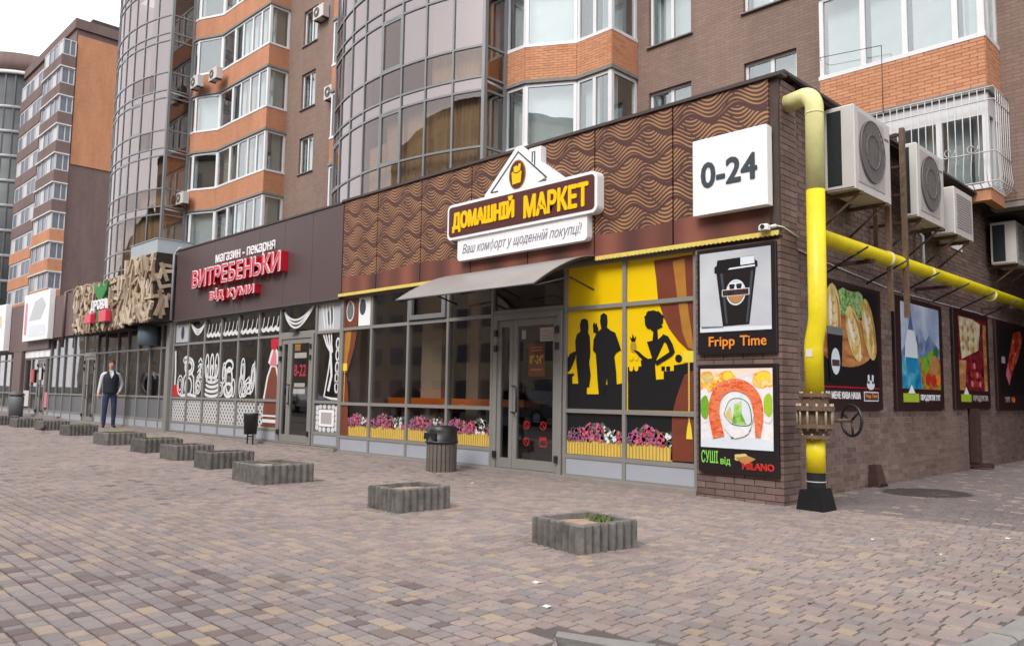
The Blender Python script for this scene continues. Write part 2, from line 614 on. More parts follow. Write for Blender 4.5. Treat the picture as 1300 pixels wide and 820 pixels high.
plain('poster_salmon', rgb(232, 96, 54, .95), 0.3, 0.2, 16)
plain('poster_ice', rgb(226, 234, 242, .95), 0.3, 0.05, 4)
plain('poster_rice', rgb(244, 238, 240, .95), 0.3, 0.04, 20)
plain('poster_sky', rgb(176, 192, 222, .9), 0.3, 0.08, 2)
plain('poster_hill', rgb(92, 112, 158, .9), 0.3, 0.15, 6)
plain('poster_blue', rgb(40, 140, 190, .9), 0.3, 0.15, 6)
plain('poster_meat', rgb(196, 56, 42, .9), 0.3, 0.3, 14)
plain('poster_lime', rgb(176, 208, 60, .9), 0.3, 0.05, 4)
plain('text_orange', rgb(244, 150, 60, .95), 0.35, 0.03, 3)
plain('text_green', rgb(140, 214, 90, .95), 0.35, 0.03, 3)
plain('interior_wall', rgb(140, 118, 108, .85), 0.8, 0.15, 1.5)
plain('interior_floor', rgb(110, 96, 86, .7), 0.5, 0.1, 2)
plain('interior_beige', rgb(206, 188, 156, .8), 0.8, 0.08, 2)
plain('counter_orange', rgb(226, 116, 34, .95), 0.4, 0.06, 3)
plain('counter_dark', rgb(70, 50, 44), 0.5, 0.1, 3)
plain('curtain_cloth', rgb(196, 178, 148, .8), 0.9, 0.12, 5)
plain('curtain_white', rgb(226, 232, 232, .9), 0.9, 0.08, 2.5)
plain('room_dark', rgb(70, 66, 64, .8), 0.9, 0.2, 1.2)
plain('soil', rgb(168, 144, 124, .8), 0.95, 0.25, 18, bump=0.7, bscale=40)
plain('grass_green', rgb(98, 120, 52, .8), 0.8, 0.3, 14)
plain('moss', rgb(140, 160, 60, .8), 0.9, 0.3, 14, bump=0.4)
plain('paper', rgb(226, 222, 216, .85), 0.7, 0.04, 8)
plain('bin_wood', rgb(120, 112, 104, .75), 0.75, 0.18, 9, bump=0.3)
plain('skin', rgb(224, 172, 148, .9), 0.55, 0.06, 12)
plain('hair', rgb(58, 46, 40), 0.7, 0.2, 40)
plain('jeans', rgb(50, 62, 90, .9), 0.85, 0.3, 9, bump=0.7, bscale=16)
plain('vest', rgb(32, 36, 48), 0.75, 0.25, 8, bump=0.8, bscale=18)
plain('shirt', rgb(222, 222, 228, .88), 0.8, 0.08, 8, bump=0.8, bscale=16)
plain('shoe', rgb(36, 34, 36), 0.6, 0.1, 10)
plain('pigeon_grey', rgb(84, 84, 94, .8), 0.7, 0.2, 30)
plain('sign_green', rgb(34, 138, 66, .9), 0.5, 0.1, 6)
plain('wood_back', rgb(58, 46, 38, .7), 0.9, 0.2, 5)
plain('duct_blue', rgb(132, 150, 166, .8), 0.5, 0.08, 3, metal=0.2)
plain('galv', rgb(186, 194, 200, .85), 0.45, 0.06, 3, metal=0.2)
plain('violet_blue', rgb(72, 70, 120, .9), 0.4, 0.06, 2)
plain('lace_white', rgb(228, 228, 228, .9), 0.4, 0.03, 3)
plain('sketch_white', rgb(236, 236, 238, .9), 0.45, 0.03, 5)
plain('kerb_stone', rgb(150, 146, 142, .75), 0.9, 0.15, 6, bump=0.5, dirt=0.25)
plain('mortar', rgb(186, 172, 162, .85), 0.95, 0.15, 8, bump=0.4)
plain('mortar_dark', rgb(96, 82, 76, .7), 0.95, 0.15, 8, bump=0.4)
plain('mortar_orange', rgb(150, 100, 74, .7), 0.95, 0.15, 8, bump=0.4)
plain('spandrel', rgb(150, 128, 122, .75), 0.35, 0.08, 1.5)
plain('alu_mullion', rgb(146, 147, 149, .8), 0.4, 0.05, 2, metal=0.3)
plain('slab_white', rgb(216, 214, 212, .85), 0.7, 0.1, 3)
plain('opposite_wall', rgb(176, 158, 138, .8), 0.9, 0.15, 0.6)
plain('opposite_glass', rgb(96, 98, 104, .7), 0.2, 0.2, 0.8)
plain('far_glass', rgb(120, 128, 142, .7), 0.3, 0.3, 0.6)
plain('far_curtain_wall', rgb(104, 108, 110, .7), 0.45, 0.3, 0.25, spec=0.3)
plain('roof_felt', rgb(70, 66, 64, .8), 0.95, 0.15, 2)
plain('wood_cut', rgb(216, 182, 140, .85), 0.85, 0.15, 12)

piece_mat('wood_log', [(0, rgb(146, 124, 104, .82)), (.3, rgb(202, 182, 158, .86)), (.65, rgb(226, 210, 190, .88)), (.85, rgb(190, 166, 140, .85)), (1, rgb(126, 106, 90, .8))], bump=0.4)
piece_mat('brick_brown', [(0, rgb(126, 106, 100, .74)), (.3, rgb(146, 124, 116, .74)), (.6, rgb(138, 114, 108, .74)), (.85, rgb(158, 132, 122, .74)), (1, rgb(118, 98, 94, .74))])
piece_mat('brick_orange', [(0, rgb(214, 154, 118, .8)), (.4, rgb(226, 166, 128, .8)), (.8, rgb(220, 158, 122, .8)), (1, rgb(206, 144, 108, .8))], grime=0.12)
brick_tex_mat('tower_brick', rgb(164, 140, 128, .78), rgb(154, 130, 119, .78), rgb(142, 121, 112, .78), 'both')
brick_tex_mat('tower_orange', rgb(216, 156, 122, .8), rgb(208, 147, 114, .8), rgb(190, 138, 112, .8), 'both')
brick_tex_mat('far_orange', rgb(212, 152, 116, .8), rgb(202, 142, 108, .8), rgb(190, 138, 110, .8), 'both')
brick_tex_mat('far_brown', rgb(136, 116, 112, .76), rgb(130, 110, 107, .76), rgb(122, 105, 102, .76), 'both')

glass_mat('glass_shop', (.85, .85, .85, 1), (.9, .9, .92, 1), 0.035, 1.55, 0.05)
glass_mat('glass_tower', (.76, .70, .67, 1), (.60, .55, .555, 1), 0.38, 1.5, 0.06)
glass_mat('glass_weak_mirror', (.86, .82, .78, 1), (.66, .6, .6, 1), 0.10, 1.5, 0.06)
glass_mat('glass_room', (.88, .91, .91, 1), (.9, .94, .95, 1), 0.14, 1.5, 0.05)

def concrete_ribbed():
    m, t, b = new_mat('planter_concrete')
    g = N(t, 'NewGeometry')
    oi = N(t, 'ObjectInfo')
    n1 = N(t, 'TexNoise', i_Scale=9.0, i_Detail=8.0, i_Roughness=0.7)
    t.links.new(g.outputs['Position'], n1.inputs['Vector'])
    r = ramp(t, [(0.25, rgb(92, 88, 84, .72)), (0.5, rgb(128, 124, 120, .72)), (0.8, rgb(156, 152, 148, .72))])
    t.links.new(n1.outputs['Fac'], r.inputs[0])
    mr = N(t, 'MapRange')
    mr.inputs[3].default_value = 0.82
    mr.inputs[4].default_value = 1.12
    t.links.new(oi.outputs['Random'], mr.inputs[0])
    mx = N(t, 'Mix', data_type='RGBA', blend_type='MULTIPLY')
    mx.inputs['Factor'].default_value = 1.0
    t.links.new(r.outputs[0], mx.inputs['A'])
    t.links.new(mr.outputs[0], mx.inputs['B'])
    t.links.new(mx.outputs['Result'], b.inputs['Base Color'])
    b.inputs['Roughness'].default_value = 0.95
    nb = N(t, 'TexNoise', i_Scale=70.0, i_Detail=6.0)
    t.links.new(g.outputs['Position'], nb.inputs['Vector'])
    bp = N(t, 'Bump', i_Strength=0.5, i_Distance=0.01)
    t.links.new(nb.outputs['Fac'], bp.inputs['Height'])
    t.links.new(bp.outputs[0], b.inputs['Normal'])
concrete_ribbed()

def wave_mat():
    """printed cladding: rows of tan wave lines on brown, red-brown drape along the foot"""
    m, t, b = new_mat('wave_cladding')
    g = N(t, 'NewGeometry')
    s = N(t, 'SeparateXYZ')
    t.links.new(g.outputs['Position'], s.inputs[0])
    X, Z = s.outputs['X'], s.outputs['Z']
    def M(op, a, c=None, d=None):
        n = N(t, 'Math', operation=op)
        for i, q in enumerate((a, c, d)):
            if q is None: continue
            if isinstance(q, (int, float)): n.inputs[i].default_value = q
            else: t.links.new(q, n.inputs[i])
        return n.outputs[0]
    lam = 0.635
    ph = M('MULTIPLY', M('ADD', X, 8.93), 2 * PI / lam)
    H, A, SH = 0.325, 0.072, 2.3
    # rows bounded by thick dark waves, every other wave shifted; evenly spaced lines fill each row,
    # cut into leaf-shaped fields by straight seams that lean one way in one row and the other way in the next
    def par(k): return M('MULTIPLY', M('FRACT', M('ADD', M('MULTIPLY', k, 0.5), 0.25)), 2.0)      # .5 or 1.5
    def shift(k): return M('MULTIPLY', M('SUBTRACT', par(k), 0.5), SH)
    def zk(k): return M('ADD', M('MULTIPLY', k, H), M('MULTIPLY', M('SINE', M('ADD', ph, shift(k))), A))
    k0 = M('FLOOR', M('DIVIDE', Z, H))
    k = M('SUBTRACT', k0, M('LESS_THAN', Z, zk(k0)))
    k = M('ADD', k, M('GREATER_THAN', Z, zk(M('ADD', k0, 1.0))))
    za, zb = zk(k), zk(M('ADD', k, 1.0))
    hv = M('SUBTRACT', zb, za)
    v = M('DIVIDE', M('SUBTRACT', Z, za), hv)
    lean = M('SUBTRACT', par(k), 1.0)                       # -.5 or .5
    fld = M('ADD', M('MULTIPLY', M('ADD', X, 8.93), 1 / lam), M('MULTIPLY', M('SUBTRACT', M('DIVIDE', Z, H), k), lean))
    sl = M('FRACT', M('ADD', fld, M('MULTIPLY', par(k), 0.3)))
    wv = M('SUBTRACT', Z, M('MULTIPLY', M('SINE', M('ADD', ph, M('ADD', shift(k), M('MULTIPLY', v, 0.5)))), M('MULTIPLY', A, 1.05)))
    st = M('FRACT', M('DIVIDE', wv, 0.054))
    seam = M('LESS_THAN', sl, 0.035)
    edge = M('MAXIMUM', M('LESS_THAN', M('SUBTRACT', Z, za), 0.036), M('LESS_THAN', M('SUBTRACT', zb, Z), 0.014))
    wd = M('ADD', 0.60, M('MULTIPLY', M('COSINE', M('MULTIPLY', sl, 2 * PI)), 0.12))
    thr = M('GREATER_THAN', st, wd)
    on = M('MULTIPLY', thr, M('MULTIPLY', M('SUBTRACT', 1.0, seam), M('SUBTRACT', 1.0, edge)))
    n1 = N(t, 'TexNoise', i_Scale=1.1, i_Detail=4.0)
    t.links.new(g.outputs['Position'], n1.inputs['Vector'])
    tan = ramp(t, [(0.3, rgb(172, 124, 86, .78)), (0.7, rgb(194, 146, 100, .78))])
    t.links.new(n1.outputs['Fac'], tan.inputs[0])
    mx = N(t, 'Mix', data_type='RGBA')
    mx.inputs['A'].default_value = rgb(84, 50, 45, .8)
    t.links.new(on, mx.inputs['Factor'])
    t.links.new(tan.outputs[0], mx.inputs['B'])
    # the drape: vertical soft folds
    fold = M('ADD', M('MULTIPLY', M('SINE', M('MULTIPLY', X, 9.9)), 0.3), M('ADD', M('MULTIPLY', M('SINE', M('MULTIPLY', X, 4.3)), 0.25), 0.5))
    dr = ramp(t, [(0.0, rgb(88, 50, 44, .8)), (0.6, rgb(128, 72, 58, .8)), (1.0, rgb(150, 90, 72, .8))])
    t.links.new(fold, dr.inputs[0])
    lowz = M('LESS_THAN', M('ADD', Z, M('MULTIPLY', M('SINE', M('MULTIPLY', X, 2.2)), 0.03)), 3.36)
    mx2 = N(t, 'Mix', data_type='RGBA')
    t.links.new(lowz, mx2.inputs['Factor'])
    t.links.new(mx.outputs['Result'], mx2.inputs['A'])
    t.links.new(dr.outputs[0], mx2.inputs['B'])
    t.links.new(mx2.outputs['Result'], b.inputs['Base Color'])
    b.inputs['Roughness'].default_value = 0.6
wave_mat()

def lace_mat():
    m, t, b = new_mat('lace_panel')
    g = N(t, 'NewGeometry')
    s = N(t, 'SeparateXYZ')
    t.links.new(g.outputs['Position'], s.inputs[0])
    cb = N(t, 'CombineXYZ')
    t.links.new(s.outputs['X'], cb.inputs['X'])
    t.links.new(s.outputs['Z'], cb.inputs['Y'])
    v = N(t, 'TexVoronoi', i_Scale=9.5, i_Randomness=0.0)
    v.voronoi_dimensions = '2D'
    rt = N(t, 'Mapping')
    rt.inputs['Rotation'].default_value = (0, 0, math.radians(45))
    t.links.new(cb.outputs[0], rt.inputs['Vector'])
    t.links.new(rt.outputs[0], v.inputs['Vector'])
    r = ramp(t, [(0.0, rgb(60, 58, 60)), (0.25, rgb(60, 58, 60)), (0.31, rgb(214, 214, 214, .85)), (1, rgb(226, 226, 226, .85))])
    t.links.new(v.outputs['Distance'], r.inputs[0])
    t.links.new(r.outputs[0], b.inputs['Base Color'])
    b.inputs['Roughness'].default_value = 0.4
lace_mat()

def paver_mat(name, attr=True):
    m, t, b = new_mat(name)
    g = N(t, 'NewGeometry')
    n1 = N(t, 'TexNoise', i_Scale=0.55, i_Detail=8.0, i_Roughness=0.65)
    t.links.new(g.outputs['Position'], n1.inputs['Vector'])
    n2 = N(t, 'TexNoise', i_Scale=45.0, i_Detail=5.0, i_Roughness=0.7)
    t.links.new(g.outputs['Position'], n2.inputs['Vector'])
    if attr:
        a = N(t, 'Attribute', attribute_name='col')
        src = a.outputs['Color']
    else:
        s = N(t, 'SeparateXYZ')
        t.links.new(g.outputs['Position'], s.inputs[0])
        cb = N(t, 'CombineXYZ')
        t.links.new(s.outputs['X'], cb.inputs['X'])
        t.links.new(s.outputs['Y'], cb.inputs['Y'])
        br = N(t, 'TexBrick')
        br.inputs['Scale'].default_value = 1.0
        br.inputs['Brick Width'].default_value = 0.14
        br.inputs['Row Height'].default_value = 0.105
        br.inputs['Mortar Size'].default_value = 0.006
        br.inputs['Color1'].default_value = rgb(172, 158, 158, .58)
        br.inputs['Color2'].default_value = rgb(156, 146, 148, .58)
        br.inputs['Mortar'].default_value = rgb(120, 110, 108, .58)
        t.links.new(cb.outputs[0], br.inputs['Vector'])
        src = br.outputs['Color']
    mr = N(t, 'MapRange')
    mr.inputs[1].default_value = 0.3
    mr.inputs[2].default_value = 0.72
    mr.inputs[3].default_value = 1.12
    mr.inputs[4].default_value = 0.84
    t.links.new(n1.outputs['Fac'], mr.inputs[0])
    # old stains and trodden gum
    ns = N(t, 'TexNoise', i_Scale=1.4, i_Detail=9.0, i_Roughness=0.75)
    t.links.new(g.outputs['Position'], ns.inputs['Vector'])
    st_ = N(t, 'MapRange')
    st_.inputs[1].default_value = 0.55
    st_.inputs[2].default_value = 0.72
    st_.inputs[3].default_value = 1.0
    st_.inputs[4].default_value = 0.80
    t.links.new(ns.outputs['Fac'], st_.inputs[0])
    vo = N(t, 'TexVoronoi', i_Scale=2.6)
    t.links.new(g.outputs['Position'], vo.inputs['Vector'])
    gm = N(t, 'MapRange')
    gm.inputs[1].default_value = 0.035
    gm.inputs[2].default_value = 0.055
    gm.inputs[3].default_value = 0.72
    gm.inputs[4].default_value = 1.0
    t.links.new(vo.outputs['Distance'], gm.inputs[0])
    sg_ = N(t, 'Math', operation='MULTIPLY')
    t.links.new(st_.outputs[0], sg_.inputs[0])
    t.links.new(gm.outputs[0], sg_.inputs[1])
    mr2 = N(t, 'MapRange')
    mr2.inputs[1].default_value = 0.25
    mr2.inputs[2].default_value = 0.75
    mr2.inputs[3].default_value = 0.86
    mr2.inputs[4].default_value = 1.1
    t.links.new(n2.outputs['Fac'], mr2.inputs[0])
    mu = N(t, 'Math', operation='MULTIPLY')
    t.links.new(mr.outputs[0], mu.inputs[0])
    t.links.new(mr2.outputs[0], mu.inputs[1])
    mu2 = N(t, 'Math', operation='MULTIPLY')
    t.links.new(mu.outputs[0], mu2.inputs[0])
    t.links.new(sg_.outputs[0], mu2.inputs[1])
    mu = mu2
    mx = N(t, 'Mix', data_type='RGBA', blend_type='MULTIPLY')
    mx.inputs['Factor'].default_value = 1.0
    t.links.new(src, mx.inputs['A'])
    t.links.new(mu.outputs[0], mx.inputs['B'])
    # a damp oil stain by the side wall: an ellipse with a ragged rim
    sp = N(t, 'SeparateXYZ')
    t.links.new(g.outputs['Position'], sp.inputs[0])
    def M(op, a_, c=None):
        n = N(t, 'Math', operation=op)
        for i, q in enumerate((a_, c)):
            if q is None: continue
            if isinstance(q, (int, float)): n.inputs[i].default_value = q
            else: t.links.new(q, n.inputs[i])
        return n.outputs[0]
    ca, sa = math.cos(math.radians(20)), math.sin(math.radians(20))
    dx = M('SUBTRACT', sp.outputs['X'], 0.55)
    dy = M('SUBTRACT', sp.outputs['Y'], 2.75)
    eu = M('DIVIDE', M('ADD', M('MULTIPLY', dx, ca), M('MULTIPLY', dy, -sa)), 0.50)
    ev = M('DIVIDE', M('ADD', M('MULTIPLY', dx, sa), M('MULTIPLY', dy, ca)), 0.62)
    rr = M('ADD', M('MULTIPLY', eu, eu), M('MULTIPLY', ev, ev))
    n3 = N(t, 'TexNoise', i_Scale=6.0, i_Detail=5.0)
    t.links.new(g.outputs['Position'], n3.inputs['Vector'])
    rr = M('ADD', rr, M('MULTIPLY', M('SUBTRACT', n3.outputs['Fac'], 0.5), 0.5))
    ms = N(t, 'MapRange')
    ms.inputs[1].default_value = 0.8
    ms.inputs[2].default_value = 1.1
    ms.inputs[3].default_value = 0.34
    ms.inputs[4].default_value = 1.0
    t.links.new(rr, ms.inputs[0])
    mx3 = N(t, 'Mix', data_type='RGBA', blend_type='MULTIPLY')
    mx3.inputs['Factor'].default_value = 1.0
    t.links.new(mx.outputs['Result'], mx3.inputs['A'])
    t.links.new(ms.outputs[0], mx3.inputs['B'])
    t.links.new(mx3.outputs['Result'], b.inputs['Base Color'])
    b.inputs['Roughness'].default_value = 0.85
    b.inputs['Specular IOR Level'].default_value = 0.3
    bp = N(t, 'Bump', i_Strength=0.35, i_Distance=0.004)
    t.links.new(n2.outputs['Fac'], bp.inputs['Height'])
    t.links.new(bp.outputs[0], b.inputs['Normal'])
paver_mat('paver')
paver_mat('paver_far', False)
plain('paver_bed', rgb(112, 103, 100, .6), 0.95, 0.2, 6, bump=0.4)
plain('asphalt', (0.052, 0.051, 0.052, 1), 0.9, 0.3, 3, bump=0.6, bscale=120)

def print_mat(name, stops, scale=5.0, stretch=(1, 1, 1), rot=0.0, rough=0.3, dist=0.6, detail=4.0):
    """soft mottled picture print"""
    m, t, b = new_mat(name)
    g = N(t, 'NewGeometry')
    mp = N(t, 'Mapping')
    mp.inputs['Scale'].default_value = stretch
    mp.inputs['Rotation'].default_value = (0, rot, rot)
    t.links.new(g.outputs['Position'], mp.inputs['Vector'])
    n = N(t, 'TexNoise', i_Scale=scale, i_Detail=detail, i_Roughness=0.55, i_Distortion=dist)
    t.links.new(mp.outputs[0], n.inputs['Vector'])
    r = ramp(t, stops)
    t.links.new(n.outputs['Fac'], r.inputs[0])
    t.links.new(r.outputs[0], b.inputs['Base Color'])
    b.inputs['Roughness'].default_value = rough
print_mat('pr_salmon', [(.3, rgb(206, 66, 34, .9)), (.45, rgb(232, 106, 62, .95)), (.55, rgb(240, 150, 110, .95)), (.62, rgb(230, 96, 52, .95)), (.75, rgb(246, 190, 160, .95))], 9, (1, 1, 2.6), .5)
print_mat('pr_rice', [(.3, rgb(230, 234, 240, .9)), (.5, rgb(242, 239, 242, .95)), (.7, rgb(250, 248, 248, .95))], 14)
print_mat('pr_blur', [(.3, rgb(240, 170, 110, .9)), (.45, rgb(250, 226, 200, .95)), (.6, rgb(236, 232, 240, .95)), (.75, rgb(214, 226, 236, .95))], 3.2)
print_mat('pr_roe', [(.3, rgb(232, 110, 40, .95)), (.5, rgb(250, 190, 70, .95)), (.7, rgb(255, 236, 170, .95))], 11)
print_mat('pr_green', [(.3, rgb(70, 140, 50, .9)), (.5, rgb(150, 206, 90, .95)), (.7, rgb(220, 236, 170, .95))], 9)
print_mat('pr_pastry', [(.25, rgb(166, 124, 52, .9)), (.45, rgb(222, 192, 106, .9)), (.65, rgb(244, 230, 180, .95))], 4.5, (1, 1.6, .8), .4)
print_mat('pr_board', [(.3, rgb(130, 72, 40, .9)), (.5, rgb(196, 132, 80, .9)), (.7, rgb(226, 176, 120, .9))], 3.5, (1, .6, 2))
print_mat('pr_salad', [(.28, rgb(30, 70, 30, .9)), (.42, rgb(86, 150, 60, .9)), (.52, rgb(190, 214, 150, .9)), (.6, rgb(60, 120, 50, .9)), (.75, rgb(230, 236, 220, .9))], 8)
print_mat('pr_sky', [(.3, rgb(128, 150, 200, .9)), (.5, rgb(186, 200, 226, .92)), (.7, rgb(228, 232, 244, .95))], 1.6)
print_mat('pr_hill', [(.3, rgb(64, 84, 130, .9)), (.5, rgb(104, 126, 168, .9)), (.7, rgb(160, 176, 204, .9))], 4)
print_mat('pr_veg', [(.26, rgb(40, 90, 36, .9)), (.4, rgb(112, 170, 56, .9)), (.48, rgb(200, 150, 70, .9)), (.56, rgb(190, 60, 40, .9)), (.66, rgb(150, 84, 40, .9)), (.78, rgb(236, 190, 90, .9))], 7, (1, 1, 1), 0, .3, 1.5)
print_mat('pr_water', [(.3, rgb(20, 110, 160, .9)), (.5, rgb(50, 160, 200, .9)), (.7, rgb(120, 200, 220, .9))], 4)
print_mat('pr_cheese', [(.3, rgb(160, 132, 90, .9)), (.45, rgb(220, 204, 158, .9)), (.7, rgb(246, 240, 216, .95))], 6)
print_mat('pr_berry', [(.3, rgb(40, 16, 22)), (.45, rgb(96, 26, 36, .9)), (.55, rgb(170, 40, 58, .9)), (.64, rgb(60, 26, 30)), (.76, rgb(226, 170, 170, .9))], 8, (1, 1, 1), 0, .3, 1.2)
print_mat('pr_meat', [(.3, rgb(120, 20, 18)), (.45, rgb(196, 50, 36, .9)), (.58, rgb(222, 96, 70, .9)), (.7, rgb(240, 180, 150, .9))], 6, (1, 1, 1.5), .6)
print_mat('pr_backdrop', [(.3, rgb(180, 186, 194, .9)), (.7, rgb(214, 218, 224, .92))], .9)
# ---------------------------------------------------------------- the ground
def slab(poly, name, mat, z0, kind='structure', parent=None):
    """flat polygon laid on the gentle slope of the street"""
    me = bpy.data.meshes.new(name)
    me.from_pydata([(x, y, gz(x) + z0) for x, y in poly], [], [tuple(range(len(poly)))])
    me.materials.append(MATS[mat])
    o = bpy.data.objects.new(name, me)
    link(o, parent)
    return tag(o, kind=kind)

slab([(-700, -700), (700, -700), (700, 700), (-700, 700)], 'road', 'asphalt', -0.115)
KERB = [(1.44, -5.30), (1.70, -5.22), (1.95, -5.12), (2.20, -5.04), (2.48, -4.84), (2.72, -4.55), (2.90, -4.22), (2.98, -3.92),
        (3.02, -3.5), (3.04, -3.1), (3.05, -1.5), (3.06, 14.0)]
edge_pts = [(-75, -9.6), (0.7, -9.6), (2.05, -5.85)] + KERB + [(-75, 14.0)]
pave = slab(edge_pts, 'pavement', 'paver_far', 0.0)

def inside(x, y, poly):
    r = False
    n = len(poly)
    for i in range(n):
        x1, y1 = poly[i]; x2, y2 = poly[(i + 1) % n]
        if (y1 > y) != (y2 > y) and x < (x2 - x1) * (y - y1) / (y2 - y1) + x1:
            r = not r
    return r

RT = ROT.transposed()
def project(p):
    v = RT @ (Vector(p) - CAM)
    if v.z > -0.2: return None
    return (650 - v.x / v.z * 1008.257, 410 + v.y / v.z * 1008.257, -v.z)

# bed below the stones, just above the far-paving sheet
slab([(-21.8, -9.4), (0.6, -9.4), (1.9, -5.9)] + KERB[:-1] + [(3.05, 12.5), (-0.2, 12.5), (-0.2, 0.0), (-21.8, 0.2)], 'paving_bed', 'paver_bed', 0.004)

# kerb stones along the rounded corner
def kerb_line():
    L = [0.0]
    for i in range(len(KERB) - 1):
        L.append(L[-1] + math.dist(KERB[i], KERB[i + 1]))
    def at(s):
        for i in range(len(L) - 1):
            if s <= L[i + 1]:
                k = (s - L[i]) / (L[i + 1] - L[i])
                x = KERB[i][0] + k * (KERB[i + 1][0] - KERB[i][0]); y = KERB[i][1] + k * (KERB[i + 1][1] - KERB[i][1])
                dx = KERB[i + 1][0] - KERB[i][0]; dy = KERB[i + 1][1] - KERB[i][1]
                l = math.hypot(dx, dy)
                return x, y, -dy / l, dx / l
        return KERB[-1] + (-1, 0)
    return L[-1], at
kl, kat = kerb_line()
kroot = thing('kerb', (1.4, -5.2, 0), 'grey stone kerb curving round the corner of the paving', 'kerb')
s_ = 0.0
while s_ < kl - 0.3:
    ln = 0.5 if s_ < 4 else 1.0
    e_ = min(kl, s_ + ln)
    mb = MB()
    n = 4
    prev = None
    vs = []
    for i in range(n + 1):
        x, y, nx, ny = kat(s_ + 0.008 + (e_ - s_ - 0.016) * i / n)
        z = gz(x)
        ta = min(1.0, 0.25 + s_ * 0.6 + i * 0.1)
        wi = 0.11 * ta
        vs += [(x + nx * wi, y + ny * wi, z - 0.1), (x + nx * wi, y + ny * wi, z + 0.017), (x + nx * 0.015, y + ny * 0.015, z + 0.019),
               (x - nx * 0.01, y - ny * 0.01, z + 0.002), (x - nx * 0.012, y - ny * 0.012, z - 0.12)]
    fs = [(0, 4, 3, 2, 1), tuple(5 * n + k for k in (0, 1, 2, 3, 4))]
    for i in range(n):
        for k in range(4):
            fs.append((5 * i + k + 1, 5 * i + k, 5 * i + 5 + k, 5 * i + 6 + k))
    fs = [tuple(reversed(f)) for f in fs]
    mb.add(vs, fs)
    mb.build('kerbstone', 'kerb_stone', kroot)
    s_ = e_

# the paving stones: rows along the fronts, three lengths
COLS = {'mauve': [rgb(182, 164, 159, .57), rgb(175, 158, 153, .57), rgb(188, 170, 162, .57), rgb(169, 153, 149, .57), rgb(180, 166, 160, .57)],
        'tan': [rgb(194, 176, 160, .57), rgb(188, 172, 160, .57), rgb(198, 178, 156, .57), rgb(192, 172, 162, .57)],
        'grey': [rgb(172, 162, 160, .57), rgb(162, 153, 153, .57), rgb(176, 165, 162, .57), rgb(166, 155, 153, .57)],
        'dark': [rgb(138, 122, 121, .57), rgb(146, 131, 129, .57), rgb(152, 137, 132, .57)],
        'right': [rgb(150, 139, 137, .55), rgb(144, 134, 132, .55), rgb(156, 144, 141, .55)]}
PB = 0.007
def paver_geo(cx, cy, lx, ly, z, tilt):
    x0, x1, y0, y1 = cx - lx / 2, cx + lx / 2, cy - ly / 2, cy + ly / 2
    zb, zt = z - 0.004, z + 0.014
    b = PB
    def t(x, y, zz): return (x, y, zz + (x - cx) * (tilt[0] - 0.005) + (y - cy) * tilt[1])
    vs = [t(x0, y0, zb), t(x1, y0, zb), t(x1, y1, zb), t(x0, y1, zb),
          t(x0 + b, y0 + b, zt), t(x1 - b, y0 + b, zt), t(x1 - b, y1 - b, zt), t(x0 + b, y1 - b, zt),
          t(x0 + .001, y0 + .001, zt - .005), t(x1 - .001, y0 + .001, zt - .005), t(x1 - .001, y1 - .001, zt - .005), t(x0 + .001, y1 - .001, zt - .005)]
    fs = [(4, 5, 6, 7)]
    for i in range(4):
        j = (i + 1) % 4
        fs.append((8 + i, 8 + j, 4 + j, 4 + i))
        fs.append((i, j, 8 + j, 8 + i))
    return vs, fs

def pick_col(x, y, rnd):
    if x > -0.3 and y > 0.2:                      # dusty lane beside the side wall
        k = 'right' if rnd.random() < .93 else 'tan'
    else:
        left = (x * 0.45 - y * 1.0) > 5.6 + rnd.uniform(-.5, .5) and x < 1.1   # older batch in the near left
        r = rnd.random()
        if left:
            k = 'grey' if r < .54 else 'dark' if r < .72 else 'tan' if r < .85 else 'mauve'
        elif x < -4:
            k = 'mauve' if r < .72 else 'grey' if r < .86 else 'tan' if r < .96 else 'dark'
        else:
            k = 'mauve' if r < .66 else 'grey' if r < .83 else 'tan'
    return rnd.choice(COLS[k])

prnd = random.Random(11)
pavers = []
RW = 0.098
row = 0
y = -9.3
while y < 12.4:
    x = -21.7 + prnd.uniform(0, .1)
    # long joints waver a little
    while x < 3.0:
        l = prnd.choice((0.074, 0.104, 0.104, 0.104, 0.134, 0.15))
        cx, cy = x + l / 2, y + RW / 2
        x += l
        if cy > 0.03 and cx < -0.16: continue
        p = project((cx, cy, gz(cx)))
        if p is None or not (-170 < p[0] < 1470 and p[1] < 1000): continue
        if p[2] > 26: continue
        if not inside(cx, cy, edge_pts): continue
        if min(((cx - a) ** 2 + (cy - c) ** 2) for a, c in [kat(q * kl / 60)[:2] for q in (0,)]) < 0: continue
        pavers.append((p[2], cx, cy, l, p))
    y += RW
    row += 1
# keep stones clear of the kerb
KS = [kat(kl * q / 400)[:2] for q in range(401)]
def near_kerb(cx, cy):
    if cx < 1.2: return False
    return any(abs(cx - a) < 0.17 and abs(cy - c) < 0.17 and math.hypot(cx - a, cy - c) < 0.128 for a, c in KS)
pavers = [q for q in pavers if not near_kerb(q[1], q[2])]
def shows(q):
    p = q[4]
    return 4 < p[0] < 1296 and p[1] < 816
vis = sorted([q for q in pavers if shows(q)], key=lambda q: q[0])[:300]
vset = set(id(q) for q in vis)

def col_mesh(name, vs, fs, cols, off=(0, 0, 0)):
    me = bpy.data.meshes.new(name)
    me.from_pydata([(a - off[0], b_ - off[1], c - off[2]) for a, b_, c in vs], [], fs)
    at = me.color_attributes.new('col', 'FLOAT_COLOR', 'CORNER')
    flat = []
    li = 0
    for f, c in zip(fs, cols):
        flat += list(c) * len(f)
    at.data.foreach_set('color', flat)
    me.materials.append(MATS['paver'])
    me.update()
    return me

